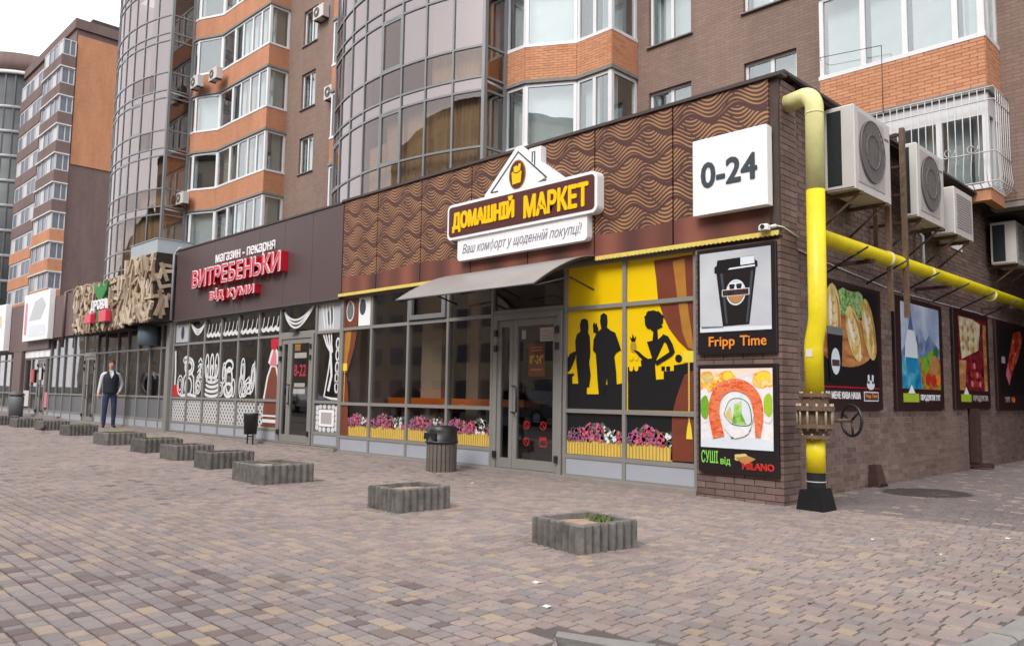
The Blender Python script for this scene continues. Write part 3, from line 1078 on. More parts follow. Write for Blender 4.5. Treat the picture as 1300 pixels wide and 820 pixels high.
shared = {}
for q in vis:
    _, cx, cy, l, _p = q
    c = pick_col(cx, cy, prnd)
    v = prnd.randrange(3)
    key = (l, c, v)
    if key not in shared:
        vs, fs = paver_geo(0, 0, l - 0.0095, RW - 0.0095, 0, (prnd.uniform(-.012, .012), prnd.uniform(-.012, .012)))
        shared[key] = col_mesh('paver', vs, fs, [c] * len(fs))
    o = bpy.data.objects.new('paver', shared[key])
    link(o, pave)
    o.location = (cx + prnd.uniform(-.003, .003), cy + prnd.uniform(-.003, .003), gz(cx) + prnd.uniform(-.0012, .0012))
    o.rotation_euler = (0, 0, prnd.uniform(-.03, .03))
V = []; Fc = []; Cc = []
for q in pavers:
    if id(q) in vset: continue
    _, cx, cy, l, _p = q
    vs, fs = paver_geo(cx, cy, l - 0.0095, RW - 0.0095, gz(cx) + prnd.uniform(-.0012, .0012), (prnd.uniform(-.012, .012), prnd.uniform(-.012, .012)))
    k = len(V)
    jx, jy = prnd.uniform(-.003, .003), prnd.uniform(-.003, .003)
    ca_, sa_ = math.cos(prnd.uniform(-.03, .03)), math.sin(prnd.uniform(-.03, .03))
    V += [(cx + (a_ - cx) * ca_ - (b_ - cy) * sa_ + jx, cy + (a_ - cx) * sa_ + (b_ - cy) * ca_ + jy, c_) for a_, b_, c_ in vs]
    c = pick_col(cx, cy, prnd)
    for f in fs:
        Fc.append(tuple(i + k for i in f))
        Cc.append(c)
o = bpy.data.objects.new('paving_stones', col_mesh('paving_stones', V, Fc, Cc))
link(o, pave)
tag(o, kind='stuff')
# ---------------------------------------------------------------- the apartment block above the shops
TD = 8.4                 # its front plane
FLOOR = 2.807
SILL = [5.03 + FLOOR * k for k in range(6)]           # bay sills
WSILL = [10.34 + FLOOR * k for k in (-1, 0, 1, 2, 3)]  # plain windows
ZTOP = 23.5
tower = thing('apartment_building', (-15, TD, 0), 'brown brick apartment block with orange balconies and curved glass bays behind the shops', 'building')

def holed_wall(name, mat, x0, x1, z0, z1, y0, y1, holes, parent):
    """wall pieced together round its openings"""
    mb = MB()
    xs = sorted({x0, x1} | {h[0] for h in holes} | {h[1] for h in holes})
    for i in range(len(xs) - 1):
        a, b = xs[i], xs[i + 1]
        hs_ = sorted([h for h in holes if h[0] <= a + 1e-6 and h[1] >= b - 1e-6], key=lambda h: h[2])
        z = z0
        for h in hs_:
            if h[2] > z: mb.box(a, b, y0, y1, z, h[2])
            z = h[3]
        if z < z1: mb.box(a, b, y0, y1, z, z1)
    return mb.build(name, mat, parent)

wins = []
for (xa, xb) in ((-7.75, -6.47), (-5.02, -3.72), (-25.75, -24.62)):
    for s in WSILL:
        if xa < -20 and s < 9: continue
        wins.append((xa, xb, s, s + 1.57))
holed_wall('front_wall', 'tower_brick', -34.0, 7.0, 4.9, ZTOP, TD, TD + 0.35, wins, tower)
mb = MB()
mb.box(-34, 7, TD + 0.35, TD + 12, ZTOP - 0.3, ZTOP)           # roof slab
mb.build('roof', 'roof_felt', tower)
mb = MB().box(-34.0, -33.7, TD + 0.35, TD + 12, 4.9, ZTOP - 0.3).box(6.7, 7.0, TD + 0.35, TD + 12, 0.0, ZTOP - 0.3).box(-34, 7, TD + 11.7, TD + 12, 0, ZTOP - 0.3)
mb.build('rear_wall', 'tower_brick', tower)
mb = MB().box(0.0, 6.7, TD + 0.02, TD + 11.7, 4.78, 5.08)
mb.build('passage_soffit', 'concrete_trim', tower)
mb = MB()
for k in range(6):
    mb.box(-33.6, 6.6, TD + 0.4, TD + 11.6, 4.95 + FLOOR * k - 0.2, 4.95 + FLOOR * k)
mb.build('floor_slab', 'room_dark', tower)
for (xa, xb, za, zb) in wins:
    f = MB()
    y0, y1 = TD + 0.10, TD + 0.17
    t = 0.065
    for (a, b, c, d) in ((xa, xb, za, za + t), (xa, xb, zb - t, zb), (xa, xa + t, za + t, zb - t), (xb - t, xb, za + t, zb - t)):
        f.box(a, b, y0, y1, c, d)
    xm = xa + (xb - xa) * 0.52
    f.box(xm - .045, xm + .045, y0, y1, za + t, zb - t)
    w_ = f.build('window', 'white_pvc', tower)
    for a, b in ((xa + t, xm - .045), (xm + .045, xb - t)):
        MB().box(a, b, y0 + .03, y0 + .04, za + t, zb - t).build('pane', 'glass_room', w_)
    MB().box(xa - .06, xb + .06, TD - 0.07, TD + 0.16, za - .035, za - .003).build('sill', 'concrete_trim', w_)
    MB().box(xa + .05, xb - .05, TD + 0.42, TD + 0.44, za, zb).build('curtain', 'curtain_white' if random.random() < .6 else 'room_dark', w_)

def bay(path, floors, style='tower_orange', panes=None, top=None, bricks=()):
    """storeys of a projecting bay; path runs from right to left, seen from outside"""
    n = len(path) - 1
    for k in floors:
        s = SILL[k]
        pb = s - 1.07
        cx = sum(p[0] for p in path) / len(path)
        st = MB()
        # the brick parapet, one piece round the corners
        for i in range(n):
            a, b = Vector(path[i]), Vector(path[i + 1])
            L = (b - a).length
            d = (b - a) / L
            o_ = Vector((-d.y, d.x))            # inward (path runs right to left)
            o_ = -o_ if o_.y < -0.5 or (abs(o_.y) < .5 and o_.x > 0) else o_
            st.obox(a, d, o_, 0.0 if i == 0 else .003, L - (.003 if i < n - 1 else 0), 0.0 + i * .001, 0.16, pb + .10 + i * .001, s - .05 - i * .001)
        part = st.build('bay_parapet', style, tower)
        co = MB()
        fr = MB()
        for i in range(n):
            a, b = Vector(path[i]), Vector(path[i + 1])
            L = (b - a).length
            d = (b - a) / L
            o_ = Vector((-d.y, d.x))
            o_ = -o_ if o_.y < -0.5 or (abs(o_.y) < .5 and o_.x > 0) else o_
            co.obox(a, d, o_, -.03, L + .03, -.045, 0.14, pb + .0 + i * .0015, pb + .10)
            zt = s + FLOOR - 1.07 - .003
            fr.obox(a, d, o_, -.016, L + .016, -.02, 0.13, s - .05 - i * .001, s + .035 + i * .0015)
            fr.obox(a, d, o_, .002, L - .002, .02 + i * .001, 0.11, zt - .09 - i * .001, zt - i * .0015)
            np_ = panes[i]
            ws = np_ if isinstance(np_, (list, tuple)) else [1] * np_
            tot = sum(ws)
            q = 0.0
            g0 = 0.0
            fr.obox(a, d, o_, 0.0, 0.085, .012 + i * .001, 0.115, s + .035, zt - .09)
            cuts = []
            for j, wj in enumerate(ws):
                g1 = g0 + L * wj / tot
                cuts.append((g0, g1))
                if j < len(ws) - 1:
                    fr.obox(a, d, o_, g1 - .05, g1 + .05, .018, 0.105, s + .035, zt - .09)
                g0 = g1
            fr.obox(a, d, o_, L - .085, L, .014 + i * .001, 0.112, s + .035, zt - .09)
            for (g0_, g1_) in cuts:
                MB().obox(a, d, o_, g0_ + .05, g1_ - .05, .055, .065, s + .036, zt - .09).build('pane', 'glass_room', part)
                cm = random.choice(['curtain_white', 'curtain_white', 'room_dark', 'interior_beige', 'curtain_white'])
                MB().obox(a, d, o_, g0_ + .06, g1_ - .06, .32, .335, s - .04, zt).build('curtain', cm, part)
        co.build('cornice', 'concrete_trim', part)
        fr.build('window_frame', 'white_pvc', part)
        # ceiling slab of the storey
        pts = [(p[0], p[1]) for p in path]
        cen = MB()
        zf = pb + .02
        poly = [(x_ + (cx - x_) * .04, y_ + (TD - y_) * .04) for x_, y_ in pts] + [(pts[-1][0], TD - .005), (pts[0][0] - .01, TD - .005)]
        cen.prism(poly, lambda u, v, dd: (u, v, zf + dd), 0.07, 0.0)
        cen.build('bay_floor', 'concrete_trim', part)
        if k in bricks:
            br_rnd = random.Random(k)
            for i in range(n):
                a, b = Vector(path[i]), Vector(path[i + 1])
                L = (b - a).length
                d = (b - a) / L
                o_ = Vector((-d.y, d.x))
                o_ = -o_ if o_.y < -0.5 or (abs(o_.y) < .5 and o_.x > 0) else o_
                z = pb + .104
                r_ = 0
                bm_ = MB()
                while z < s - .08:
                    q = -0.13 if r_ % 2 else 0.0
                    while q < L - .02:
                        q0, q1 = max(q, 0.004), min(q + .25, L - .004)
                        if q1 - q0 > .03:
                            pr = -.008 - br_rnd.uniform(0, .004)
                            one = MB().obox(a, d, o_, q0 + .004, q1 - .004, pr, 0.004, z + .004, z + .066)
                            if i == len(path) - 2 or len(path) == 3 and i == 1:
                                one.build('brick', 'brick_orange', part)
                            else:
                                bm_.v += []
                                k0 = len(bm_.v)
                                bm_.v += one.v
                                bm_.f += [tuple(x_ + k0 for x_ in f) for f in one.f]
                                bm_.m += one.m
                                bm_.smooth += one.smooth
                        q += .258
                    z += .0705
                    r_ += 1
                if bm_.v:
                    bm_.build('brickwork', 'brick_orange', part, kind='stuff')

# right-hand bay (nearest), middle bay, left block bay, and the sliver left of the glass drum
bay([(0.25, TD), (0.25, 7.5), (-2.8, 7.5)], (1, 2, 3), panes=[[1, .8], [.55, 1, .9, 1]], bricks=(1,))
bay([(-8.13, TD), (-8.13, 7.3), (-9.3, 7.3), (-10.5, 6.55), (-11.24, 6.52)], (1, 2, 3, 4), panes=[1, 2, 1, 1], bricks=(2,))
bay([(-26.95, TD), (-26.95, 7.45), (-30.2, 7.4), (-31.5, 7.4), (-32.85, 6.8), (-33.36, 6.78)], (1, 2, 3, 4, 5), panes=[1, [1, 1, 1.1, 1], 1, 1, 1])
bay([(-20.1, TD), (-20.1, 7.15), (-21.3, 7.15)], (1, 2, 3, 4), panes=[1, 2])

# the lowest storey of the right bay, behind a white burglar grille
s0 = SILL[0]
lb = MB()
lb.box(-2.8, 0.25, 7.5, 7.66, s0 - .26, s0 - .05).box(0.09, 0.25, 7.66, TD, s0 - .26, s0 - .05)
lp = lb.build('bay_parapet', 'brick_orange', tower)
fr = MB()
zt = s0 + FLOOR - 1.07
fr.box(-2.82, .27, 7.47, 7.6, s0 - .05, s0 + .04).box(-2.8, .25, 7.52, 7.6, zt - .42, zt - .01)
for x_ in (-2.8, -1.72, -.62, .15):
    fr.box(x_, x_ + .1, 7.515, 7.605, s0 + .04, zt - .42)
fr.box(.14, .23, 7.6, TD, zt - .4, zt - .012).box(.14, .262, 7.6, TD, s0 - .05, s0 + .042)
for y_ in (7.95, TD - .09):
    fr.box(.145, .235, y_, y_ + .08, s0 + .042, zt - .4)
fr.build('window_frame', 'white_pvc', lp)
for a, b in ((-2.7, -1.72), (-1.62, -.62), (-.52, .15)):
    MB().box(a, b, 7.55, 7.56, s0 + .04, zt - .42).build('pane', 'glass_room', lp)
    MB().box(a, b, 7.85, 7.87, s0 - .05, zt - .3).build('curtain', 'curtain_white', lp)
MB().box(.185, .195, 7.61, TD - .1, s0 + .04, zt - .4).build('pane', 'glass_room', lp)
MB().box(-2.75, .15, 7.95, TD, s0 - .12, s0 - .1).box(-.1, -.08, 7.7, TD, s0, zt - .3).build('curtain', 'room_dark', lp)

gr = thing('window_grille', (-1.2, 7.3, s0), 'white wrought iron burglar grille bulging over the lowest flat window', 'grille')
def grille_bar(pts, r=.0085):
    MB().tube(pts, r, 6).build('bar', 'grille_paint', gr)
for i in range(25):
    x_ = -2.75 + i * .125
    yb = 7.36
    grille_bar([(x_, yb, zt + .02), (x_, yb, s0 + .55), (x_, yb - .05, s0 + .36), (x_, yb - .08, s0 + .18), (x_, yb - .03, s0 + .02), (x_, 7.48, s0 - .03)])
for i in range(7):
    y_ = 7.5 + i * .14
    grille_bar([(.38, y_, zt + .02), (.38, y_, s0 + .55), (.39, y_, s0 + .36), (.41, y_, s0 + .18), (.37, y_, s0 + .02), (.28, y_, s0 - .03)])
for z_, dy in ((zt + .01, 0.0), (zt - .22, 0), (s0 + .58, 0), (s0 + .02, -.06)):
    MB().tube([(-2.8, 7.36 + dy, z_), (.38 - dy, 7.36 + dy, z_), (.38 - dy, TD - .02, z_)], .013, 6).build('rail', 'grille_paint', gr)
for i in range(8):                                   # scrolls between the bars
    x_ = -2.62 + i * .375
    pts = [(x_ + (.03 + .012 * t) * math.cos(t), 7.345, s0 + .68 + (.03 + .012 * t) * math.sin(t)) for t in [j * .5 for j in range(14)]]
    MB().tube(pts, .008, 5).build('scroll', 'grille_paint', gr)

# curved glass drums
def drum(cx, yb_):
    cy, r = 14.9, 9.93
    A0, A1, NP = math.radians(-22.4), math.radians(21.6), 8
    def at(a, rr, z): return (cx + rr * math.sin(a), cy - rr * math.cos(a), z)
    angs = [A0 + (A1 - A0) * i / NP for i in range(NP + 1)]
    fr = MB()
    def arc_bar(z0, z1, r0, r1, seg=24):
        vs = []; fs = []
        for i in range(seg + 1):
            a = A0 + (A1 - A0) * i / seg
            vs += [at(a, r1, z0), at(a, r1, z1), at(a, r0, z1), at(a, r0, z0)]
        for i in range(seg):
            for k in range(4):
                k2 = (k + 1) % 4
                fs.append((4 * i + k, 4 * i + k2, 4 * i + 4 + k2, 4 * i + 4 + k))
        fr.add(vs, fs)
    zmin, zmax = 4.95, ZTOP - 1
    lev = []
    base = 7.79
    for k in range(-1, 6):
        b = base + FLOOR * k
        lev.append((b - .87, b, 'low')); lev.append((b, b + 1.57, 'big')); lev.append((b + 1.57, b + 1.94, 'span'))
    lev = [l for l in lev if l[1] > zmin and l[0] < zmax]
    for l in lev:
        arc_bar(l[1] - .03, l[1] + .03, r - .05, r + .03)
    for i, a in enumerate(angs):
        wdt = .045 if i == NP else .028
        vs = []
        for z in (zmin, zmax):
            for da, rr in ((-wdt / r, r + .035), (wdt / r, r + .035), (wdt / r, r - .06), (-wdt / r, r - .06)):
                vs.append(at(a + da, rr, z))
        fr.add(vs, [(0, 1, 5, 4), (1, 2, 6, 5), (2, 3, 7, 6), (3, 0, 4, 7)])
    # return face on the right, towards the bay
    xr, yr = at(A1, r, 0)[0], at(A1, r, 0)[1]
    for y_ in (yr + .05, yb_ - .05):
        fr.box(xr - .05, xr + .045, y_ - .05, y_ + .05, zmin, zmax)
    for l in lev:
        fr.box(xr - .04, xr + .03, yr + .1, yb_ - .1, l[1] - .03, l[1] + .03)
    part = fr.build('glass_drum_frame', 'alu_mullion', tower)
    rn = random.Random(int(-cx * 10))
    for (z0, z1, kind) in lev:
        z0c = max(z0, zmin)
        for i in range(NP):
            a0, a1 = angs[i] + .0028, angs[i + 1] - .0028
            m = MB()
            seg = 3
            for rr_, flip in ((r, False), (r - .012, True)):
                vs = []; fs = []
                for j in range(seg + 1):
                    a = a0 + (a1 - a0) * j / seg
                    vs += [at(a, rr_, z0c + .03), at(a, rr_, z1 - .03)]
                for j in range(seg):
                    f = (2 * j, 2 * j + 2, 2 * j + 3, 2 * j + 1)
                    fs.append(f[::-1] if flip else f)
                m.add(vs, fs, 0, True)
            fl_ = round((z0 - base) / FLOOR - .2)
            clear = kind != 'span' and (fl_ <= 0 and i >= 3 or (fl_ == 1 and kind == 'low' and i == 6) or rn.random() < .07)  # weaker mirror on low panes imitates darker reflections; a few panes simply clear
            m.build('spandrel_pane' if kind == 'span' else 'pane', 'glass_weak_mirror' if clear else 'glass_tower', part)
            # opening light with its own pale frame here and there
            if kind == 'big' and (i, round((z0 - base) / FLOOR)) in ((0, 0), (4, 0), (4, 1), (2, 2), (3, 3), (5, 2)):
                f2 = MB()
                for (b0, b1, c0, c1) in ((a0, a0 + .006, z0, z1), (a1 - .006, a1, z0, z1), (a0, a1, z0 + .03, z0 + .10), (a0, a1, z1 - .1, z1 - .03)):
                    f2.add([at(b0, r + .03, c0), at(b1, r + .03, c0), at(b1, r + .03, c1), at(b0, r + .03, c1),
                            at(b0, r - .02, c0), at(b1, r - .02, c0), at(b1, r - .02, c1), at(b0, r - .02, c1)],
                           [(0, 1, 2, 3), (7, 6, 5, 4), (0, 4, 5, 1), (1, 5, 6, 2), (2, 6, 7, 3), (3, 7, 4, 0)])
                f2.build('opening_light', 'alu_mullion', part)
        # return face panes
        MB().box(xr - .01, xr + .002, yr + .1, yb_ - .1, z0c + .03, z1 - .03).build('return_pane', 'glass_weak_mirror', part)
    # curtains and slab edges behind the glass
    for (z0, z1, kind) in lev:
        z0c = max(z0, zmin)
        if kind == 'span':
            mm = MB(); vs = []; fs = []
            for j in range(17):
                a = A0 + (A1 - A0) * j / 16
                vs += [at(a, r - .08, z0c - .02), at(a, r - .08, z1 + .02), at(a, r - .3, z1 + .02), at(a, r - .3, z0c - .02)]
            for j in range(16):
                for k in range(4):
                    fs.append((4 * j + k, 4 * j + (k + 1) % 4, 4 * j + 4 + (k + 1) % 4, 4 * j + 4 + k))
            mm.add(vs, fs).build('slab_edge', 'spandrel', part)
            MB().box(xr - .3, xr - .08, yr + .05, yb_, z0c, z1).build('slab_edge', 'room_dark', part)
            if z0 < 16: MB().tube([(xr - .03, yr + .12, (z0 + z1) / 2 + .08), (xr - .03, yb_ - .1, (z0 + z1) / 2 + .03)], .045, 8).build('slab_duct', 'galv', part)
    def cloth(i0, i1, z0, z1, mat):
        seg = 40 * (i1 - i0)
        vs = []; fs = []
        for j in range(seg + 1):
            a = angs[i0] + (angs[i1] - angs[i0]) * j / seg
            rr = r - .28 + .035 * math.sin(j * 1.1) + .02 * math.sin(j * 2.7 + z0)
            vs += [at(a, rr, z0), at(a, rr, z1)]
        for j in range(seg):
            fs.append((2 * j, 2 * j + 2, 2 * j + 3, 2 * j + 1))
        MB().add(vs, fs, 0, True).build('curtain', mat, part)
    cloth(4, 8, 6.0, 9.34, 'curtain_cloth')
    cloth(3, 4, 6.0, 8.6, 'curtain_cloth')
    cloth(6, 8, 9.8, 12.1, 'interior_beige')
    cloth(0, 3, 9.8, 12.1, 'spandrel')
    cloth(2, 6, 12.6, 14.9, 'interior_beige')
    MB().box(xr - .3, xr - .28, yr + .1, yb_, 6.0, 9.3).build('curtain', 'curtain_cloth', part)
    MB().box(xr - .3, xr - .28, yr + .1, yb_, 9.8, 12.1).build('curtain', 'poster_tan', part)
    # the rooms' back wall
    bk = MB(); vs = []; fs = []
    for j in range(13):
        a = A0 + (A1 - A0) * j / 12
        vs += [at(a, r - 1.6, zmin), at(a, r - 1.6, zmax)]
    for j in range(12): fs.append((2 * j, 2 * j + 2, 2 * j + 3, 2 * j + 1))
    bk.add(vs, fs).build('room_wall', 'room_dark', part)
    x0 = at(A0, r, 0)[0]
    MB().box(x0 - .03, x0 + .12, at(A0, r, 0)[1] + .05, TD, zmin, zmax).build('side_cheek', 'slab_white', part)
drum(-14.85, 6.50)
drum(-36.92, 6.76)

# blank brick between bay and drum
MB().box(-11.0, -10.6, 7.9, TD - .002, 4.9, ZTOP).build('pier', 'tower_brick', tower)

# ---------------------------------------------------------------- the farther block on the left
far = thing('distant_apartment_building', (-80, 14, 0), 'farther tall block with orange brick end wall and brown base on the left', 'building')
FX = -80.0
y0f, y1f = 14.0, 26.0
MB().box(FX - 30, FX, y0f, y1f, 0, 36.6).build('wall', 'far_brown', far)
MB().box(FX + .003, FX + .12, y0f + .15, y1f, 23.0, 36.0).build('gable_cladding', 'far_orange', far)
MB().box(FX - 30.3, FX + .25, y0f - .2, y1f + .2, 36.6, 37.6).build('parapet', 'far_brown', far)
MB().box(FX - 8, FX - .5, 15.5, 25, 37.6, 38.3).build('roof', 'roof_felt', far)
fl = 2.87
for k in range(12):
    s = 35.2 - 1.6 - fl * k
    if s < 3: break
    sty = 'far_brown' if k < 6 else 'far_orange'
    # corner bay: right face flush with the end wall, front face beyond
    bp = MB().box(FX - 6.0, FX + .3, 12.75, y0f - .003, s - 1.15, s).build('bay_parapet', sty, far)
    MB().box(FX - 6.1, FX + .4, 12.65, y0f - .004, s - 1.27, s - 1.15).build('cornice', 'slab_white', bp)
    f = MB().box(FX - 5.9, FX + .25, 12.82, y0f - .005, s, s + .1).box(FX - 5.9, FX + .25, 12.82, y0f - .005, s + 1.5, s + fl - 1.27)
    for y_ in (12.82, 13.42, 13.9): f.box(FX + .12, FX + .26, y_, y_ + .1, s + .1, s + 1.5)
    for q in range(5): f.box(FX - 5.9 + q * 1.5, FX - 5.76 + q * 1.5, 12.8, 12.92, s + .1, s + 1.5)
    f.build('window', 'far_frame', bp)
    for y_ in (12.92, 13.52): MB().box(FX + .14, FX + .18, y_, y_ + .48, s + .1, s + 1.5).build('pane', 'far_glass', bp)
    for q in range(4): MB().box(FX - 5.76 + q * 1.5, FX - 4.42 + q * 1.5, 12.86, 12.9, s + .1, s + 1.5).build('pane', 'far_glass' if (q + k) % 3 else 'far_frame', bp)
    # next bay, further along
    if k > 0 or True:
        b2 = MB().box(FX - 16.5, FX - 8.0, 13.2, y0f - .003, s - 1.15 - .6, s - .6).build('bay_parapet', sty, far)
        f = MB().box(FX - 16.4, FX - 8.1, 13.27, y0f - .005, s - .6, s - .5).box(FX - 16.4, FX - 8.1, 13.27, y0f - .005, s + .9, s + fl - 1.75)
        for q in range(6): f.box(FX - 16.4 + q * 1.63, FX - 16.22 + q * 1.63, 13.25, 13.4, s - .5, s + .9)
        for y_ in (13.3, 13.88): f.box(FX - 8.22, FX - 8.08, y_, y_ + .1, s - .5, s + .9)
        f.build('window', 'far_frame', b2)
        for q in range(5): MB().box(FX - 16.22 + q * 1.63, FX - 14.77 + q * 1.63, 13.3, 13.34, s - .5, s + .9).build('pane', 'far_glass' if (q * 7 + k) % 3 else 'far_frame', b2)
        MB().box(FX - 8.2, FX - 8.16, 13.4, 13.88, s - .5, s + .9).build('pane', 'far_glass', b2)
MB().lathe(FX - 24.8, 16.0, [(6.4, 0.0), (6.4, 37.4)], 40).build('curved_curtain_wall', 'far_curtain_wall', far)
cw = MB()
for k in range(12): cw.lathe(FX - 24.8, 16.0, [(6.45, 1.5 + fl * k), (6.5, 1.55 + fl * k), (6.5, 1.85 + fl * k), (6.45, 1.9 + fl * k)], 40)
for j in range(40):
    a = 2 * PI * j / 40
    x_, y_ = FX - 24.8 + 6.43 * math.cos(a), 16.0 + 6.43 * math.sin(a)
    cw.box(x_ - .06, x_ + .06, y_ - .06, y_ + .06, 0, 37.4)
cw.build('mullions', 'alu_mullion', far)
MB().lathe(FX - 24.8, 16.0, [(6.7, 37.4), (6.7, 39.6)], 40).build('drum_cap', 'far_brown', far)
MB().lathe(FX - 24.8, 16.0, [(6.75, 37.1), (6.75, 37.5)], 40).build('drum_band', 'slab_white', far)

# ---------------------------------------------------------------- blocks across the street (seen mirrored in the glass)
for (xa, xb, yy, hh, lb_) in ((-150, -62, -36, 20, 'long grey block across the street, mirrored in the shop glass, farther'), (-58, 10, -34, 24.0, 'grey block across the street, mirrored in the shop glass, nearer'), (14, 70, -36, 17, 'low grey block across the street behind the viewer')):
    ob = thing('opposite_building', (xa, yy, 0), lb_, 'building')
    MB().box(xa, xb, yy - 12, yy, -.4, hh).build('wall', 'opposite_wall', ob)
    ww = MB()
    nx = int((xb - xa) / 3)
    for i in range(nx):
        for k in range(int(hh / 2.9)):
            x_ = xa + .8 + i * 3
            ww.box(x_, x_ + 1.6, yy + .003, yy + .05, .9 + k * 2.9, 2.4 + k * 2.9)
    ww.build('windows', 'opposite_glass', ob, kind='stuff')
    MB().box(xa - .3, xb + .3, yy - 12.3, yy + .3, hh, hh + .5).build('roof', 'roof_felt', ob)
# ---------------------------------------------------------------- the row of shops
GY = 0.10                 # face of the glazing frames
FACE = FR(0.0)

def mullion(p, x, z0, z1, w=.055, m='frame_grey', y=GY):
    MB().bbox(x - w / 2, x + w / 2, y - .03, y + .07, z0, z1, .006).build('mullion', m, p)

def transom(p, x0, x1, z, h=.055, m='frame_grey', y=GY):
    MB().box(x0, x1, y - .022, y + .06, z - h / 2, z + h / 2).build('transom', m, p)

def pane(p, x0, x1, z0, z1, m='glass_shop', y=GY, name='window_pane'):
    return MB().box(x0, x1, y + .015, y + .027, z0, z1).build(name, m, p)

def grid(p, xs, zs, skip=(), mats=None, fm='frame_grey', base='alu_panel', z0=None, mw=.055):
    """mullions, transoms and panes; the lowest field is a metal kick panel"""
    zb = zs[0]
    for x in xs: mullion(p, x, zb, zs[-1], mw, fm)
    for i in range(len(xs) - 1):
        if i in skip: continue
        a, b = xs[i] + mw / 2, xs[i + 1] - mw / 2
        for k in range(len(zs)):
            h = .055 if 0 < k < len(zs) - 1 else .04
            zz = zs[k] + (.02 if k == 0 else -.02 if k == len(zs) - 1 else 0)
            transom(p, a, b, zz, h, fm)
        for k in range(len(zs) - 1):
            za, zc = zs[k] + (.04 if k == 0 else .0275), zs[k + 1] - (.04 if k == len(zs) - 2 else .0275)
            m = (mats or {}).get((i, k))
            if k == 0:
                MB().bbox(a, b, GY - .012, GY + .02, za, zc, .004).build('kick_panel', base, p)
            else:
                pane(p, a, b, za, zc, m or 'glass_shop')

def door(p, x0, x1, z0, z1, split=.30, mirror=False):
    """aluminium door with a narrow fixed leaf on the left and a wide leaf with a pull handle"""
    fw = .085
    f = MB()
    f.bbox(x0, x0 + fw, GY - .05, GY + .05, z0, z1, .005).bbox(x1 - fw, x1, GY - .05, GY + .05, z0, z1, .005)
    f.box(x0 + fw, x1 - fw, GY - .048, GY + .048, z1 - fw, z1 - .002)
    f.box(x0 + fw, x1 - fw, GY - .05, GY + .05, z0, z0 + .03)
    d = f.build('door', 'frame_grey', p)
    xm = x0 + (x1 - x0) * split
    zz0, zz1 = z0 + .035, z1 - fw - .004
    for (a, b) in ((x0 + fw + .004, xm - .003), (xm + .003, x1 - fw - .004)):
        st = .085 if b - a > .5 else .075
        lf = MB()
        lf.bbox(a, a + st, GY - .03, GY + .03, zz0, zz1, .004).bbox(b - st, b, GY - .03, GY + .03, zz0, zz1, .004)
        lf.box(a + st, b - st, GY - .028, GY + .028, zz1 - .1, zz1 - .001).box(a + st, b - st, GY - .028, GY + .028, zz0 + .001, zz0 + .14)
        lf.build('leaf', 'frame_grey', d)
        MB().box(a + st, b - st, GY - .006, GY + .006, zz0 + .14, zz1 - .1).build('glass', 'glass_shop', d)
    hx = xm + .05
    zc = (z0 + z1) / 2 - .12
    MB().tube([(hx, GY - .03, zc - .2), (hx, GY - .10, zc - .18), (hx + .10, GY - .10, zc - .18), (hx + .10, GY - .10, zc + .18), (hx, GY - .10, zc + .2), (hx, GY - .03, zc + .2)], .013, 8).build('handle', 'black_plastic', d)
    for xx in (x0 + fw - .01, x1 - fw + .01):
        for zz in (z0 + .22, z0 + (z1 - z0) * .78, z0 + (z1 - z0) * .88):
            MB().bbox(xx - .028, xx + .028, GY - .085, GY - .04, zz - .05, zz + .05, .006).build('hinge', 'black_plastic', d)
    return d

def shell(p, x0, x1, depth, zr, wall='interior_wall', left=True, right=True):
    """floor, ceiling, back and party walls of a shop interior"""
    g = gz((x0 + x1) / 2)
    MB().box(x0, x1, .2, depth, g - .05, g + .06).build('interior_floor', 'interior_floor', p)
    MB().box(x0, x1, .2, depth, 3.06, 3.14).build('ceiling', 'interior_wall', p)
    MB().box(x0, x1, depth - .1, depth, g + .06, 3.06).build('back_wall', wall, p)
    if left: MB().box(x0, x0 + .1, .2, depth - .1, g + .06, 3.06).build('party_wall', wall, p)
    if right: MB().box(x1 - .1, x1, .2, depth - .1, g + .06, 3.06).build('party_wall', wall, p)
    MB().box(x0, x1, .22, 8.3, zr - .2, zr).build('roof', 'roof_felt', p)
    MB().box(x0, x1, .06, .22, 3.0, zr - .002).build('fascia_backing', 'fascia_dark', p)
    MB().box(x0, x1, -.01, .2, g - .1, g + .055).build('threshold', 'plinth', p)

# ================================================================ corner grocery
mk = thing('corner_grocery', (-4.5, 0, 0), 'corner grocery shop with brown wave-print fascia and glazed front', 'shop')
shell(mk, -8.9, -1.1, 5.0, 4.78)
MB().box(-7.05, -6.72, 1.6, 1.95, .05, 3.06).build('interior_column', 'interior_beige', mk)
MB().box(-7.9, -7.3, 1.2, 1.5, .05, 3.06).build('interior_column', 'interior_beige', mk)
XS = [-8.93, -7.97, -6.87, -5.81, -4.75]
ZS = [.07, .35, .97, 2.38, 3.0]
grid(mk, XS, ZS, mats={})
XR = [-3.26, -2.23, -1.15]
grid(mk, XR, ZS, mats={(0, 1): 'dark_print', (1, 1): 'dark_print', (0, 2): 'yellow_print', (1, 2): 'yellow_print', (0, 3): 'yellow_print', (1, 3): 'yellow_print'})
mdoor = door(mk, -4.70, -3.30, .07, 2.38)
transom(mk, -4.72, -3.29, 2.415, .07)
pane(mk, -4.72, -3.29, 2.45, 2.96)
transom(mk, -4.72, -3.29, 2.98, .04)
# tilted vent light
vf = MB()
for q in ((-6.83, -5.85, 2.43, 2.51), (-6.83, -5.85, 2.88, 2.96), (-6.83, -6.74, 2.51, 2.88), (-5.94, -5.85, 2.51, 2.88)):
    vf.box(q[0], q[1], GY - .06, GY - .005, q[2], q[3])
vf.build('vent_light', 'alu_mullion', mk)
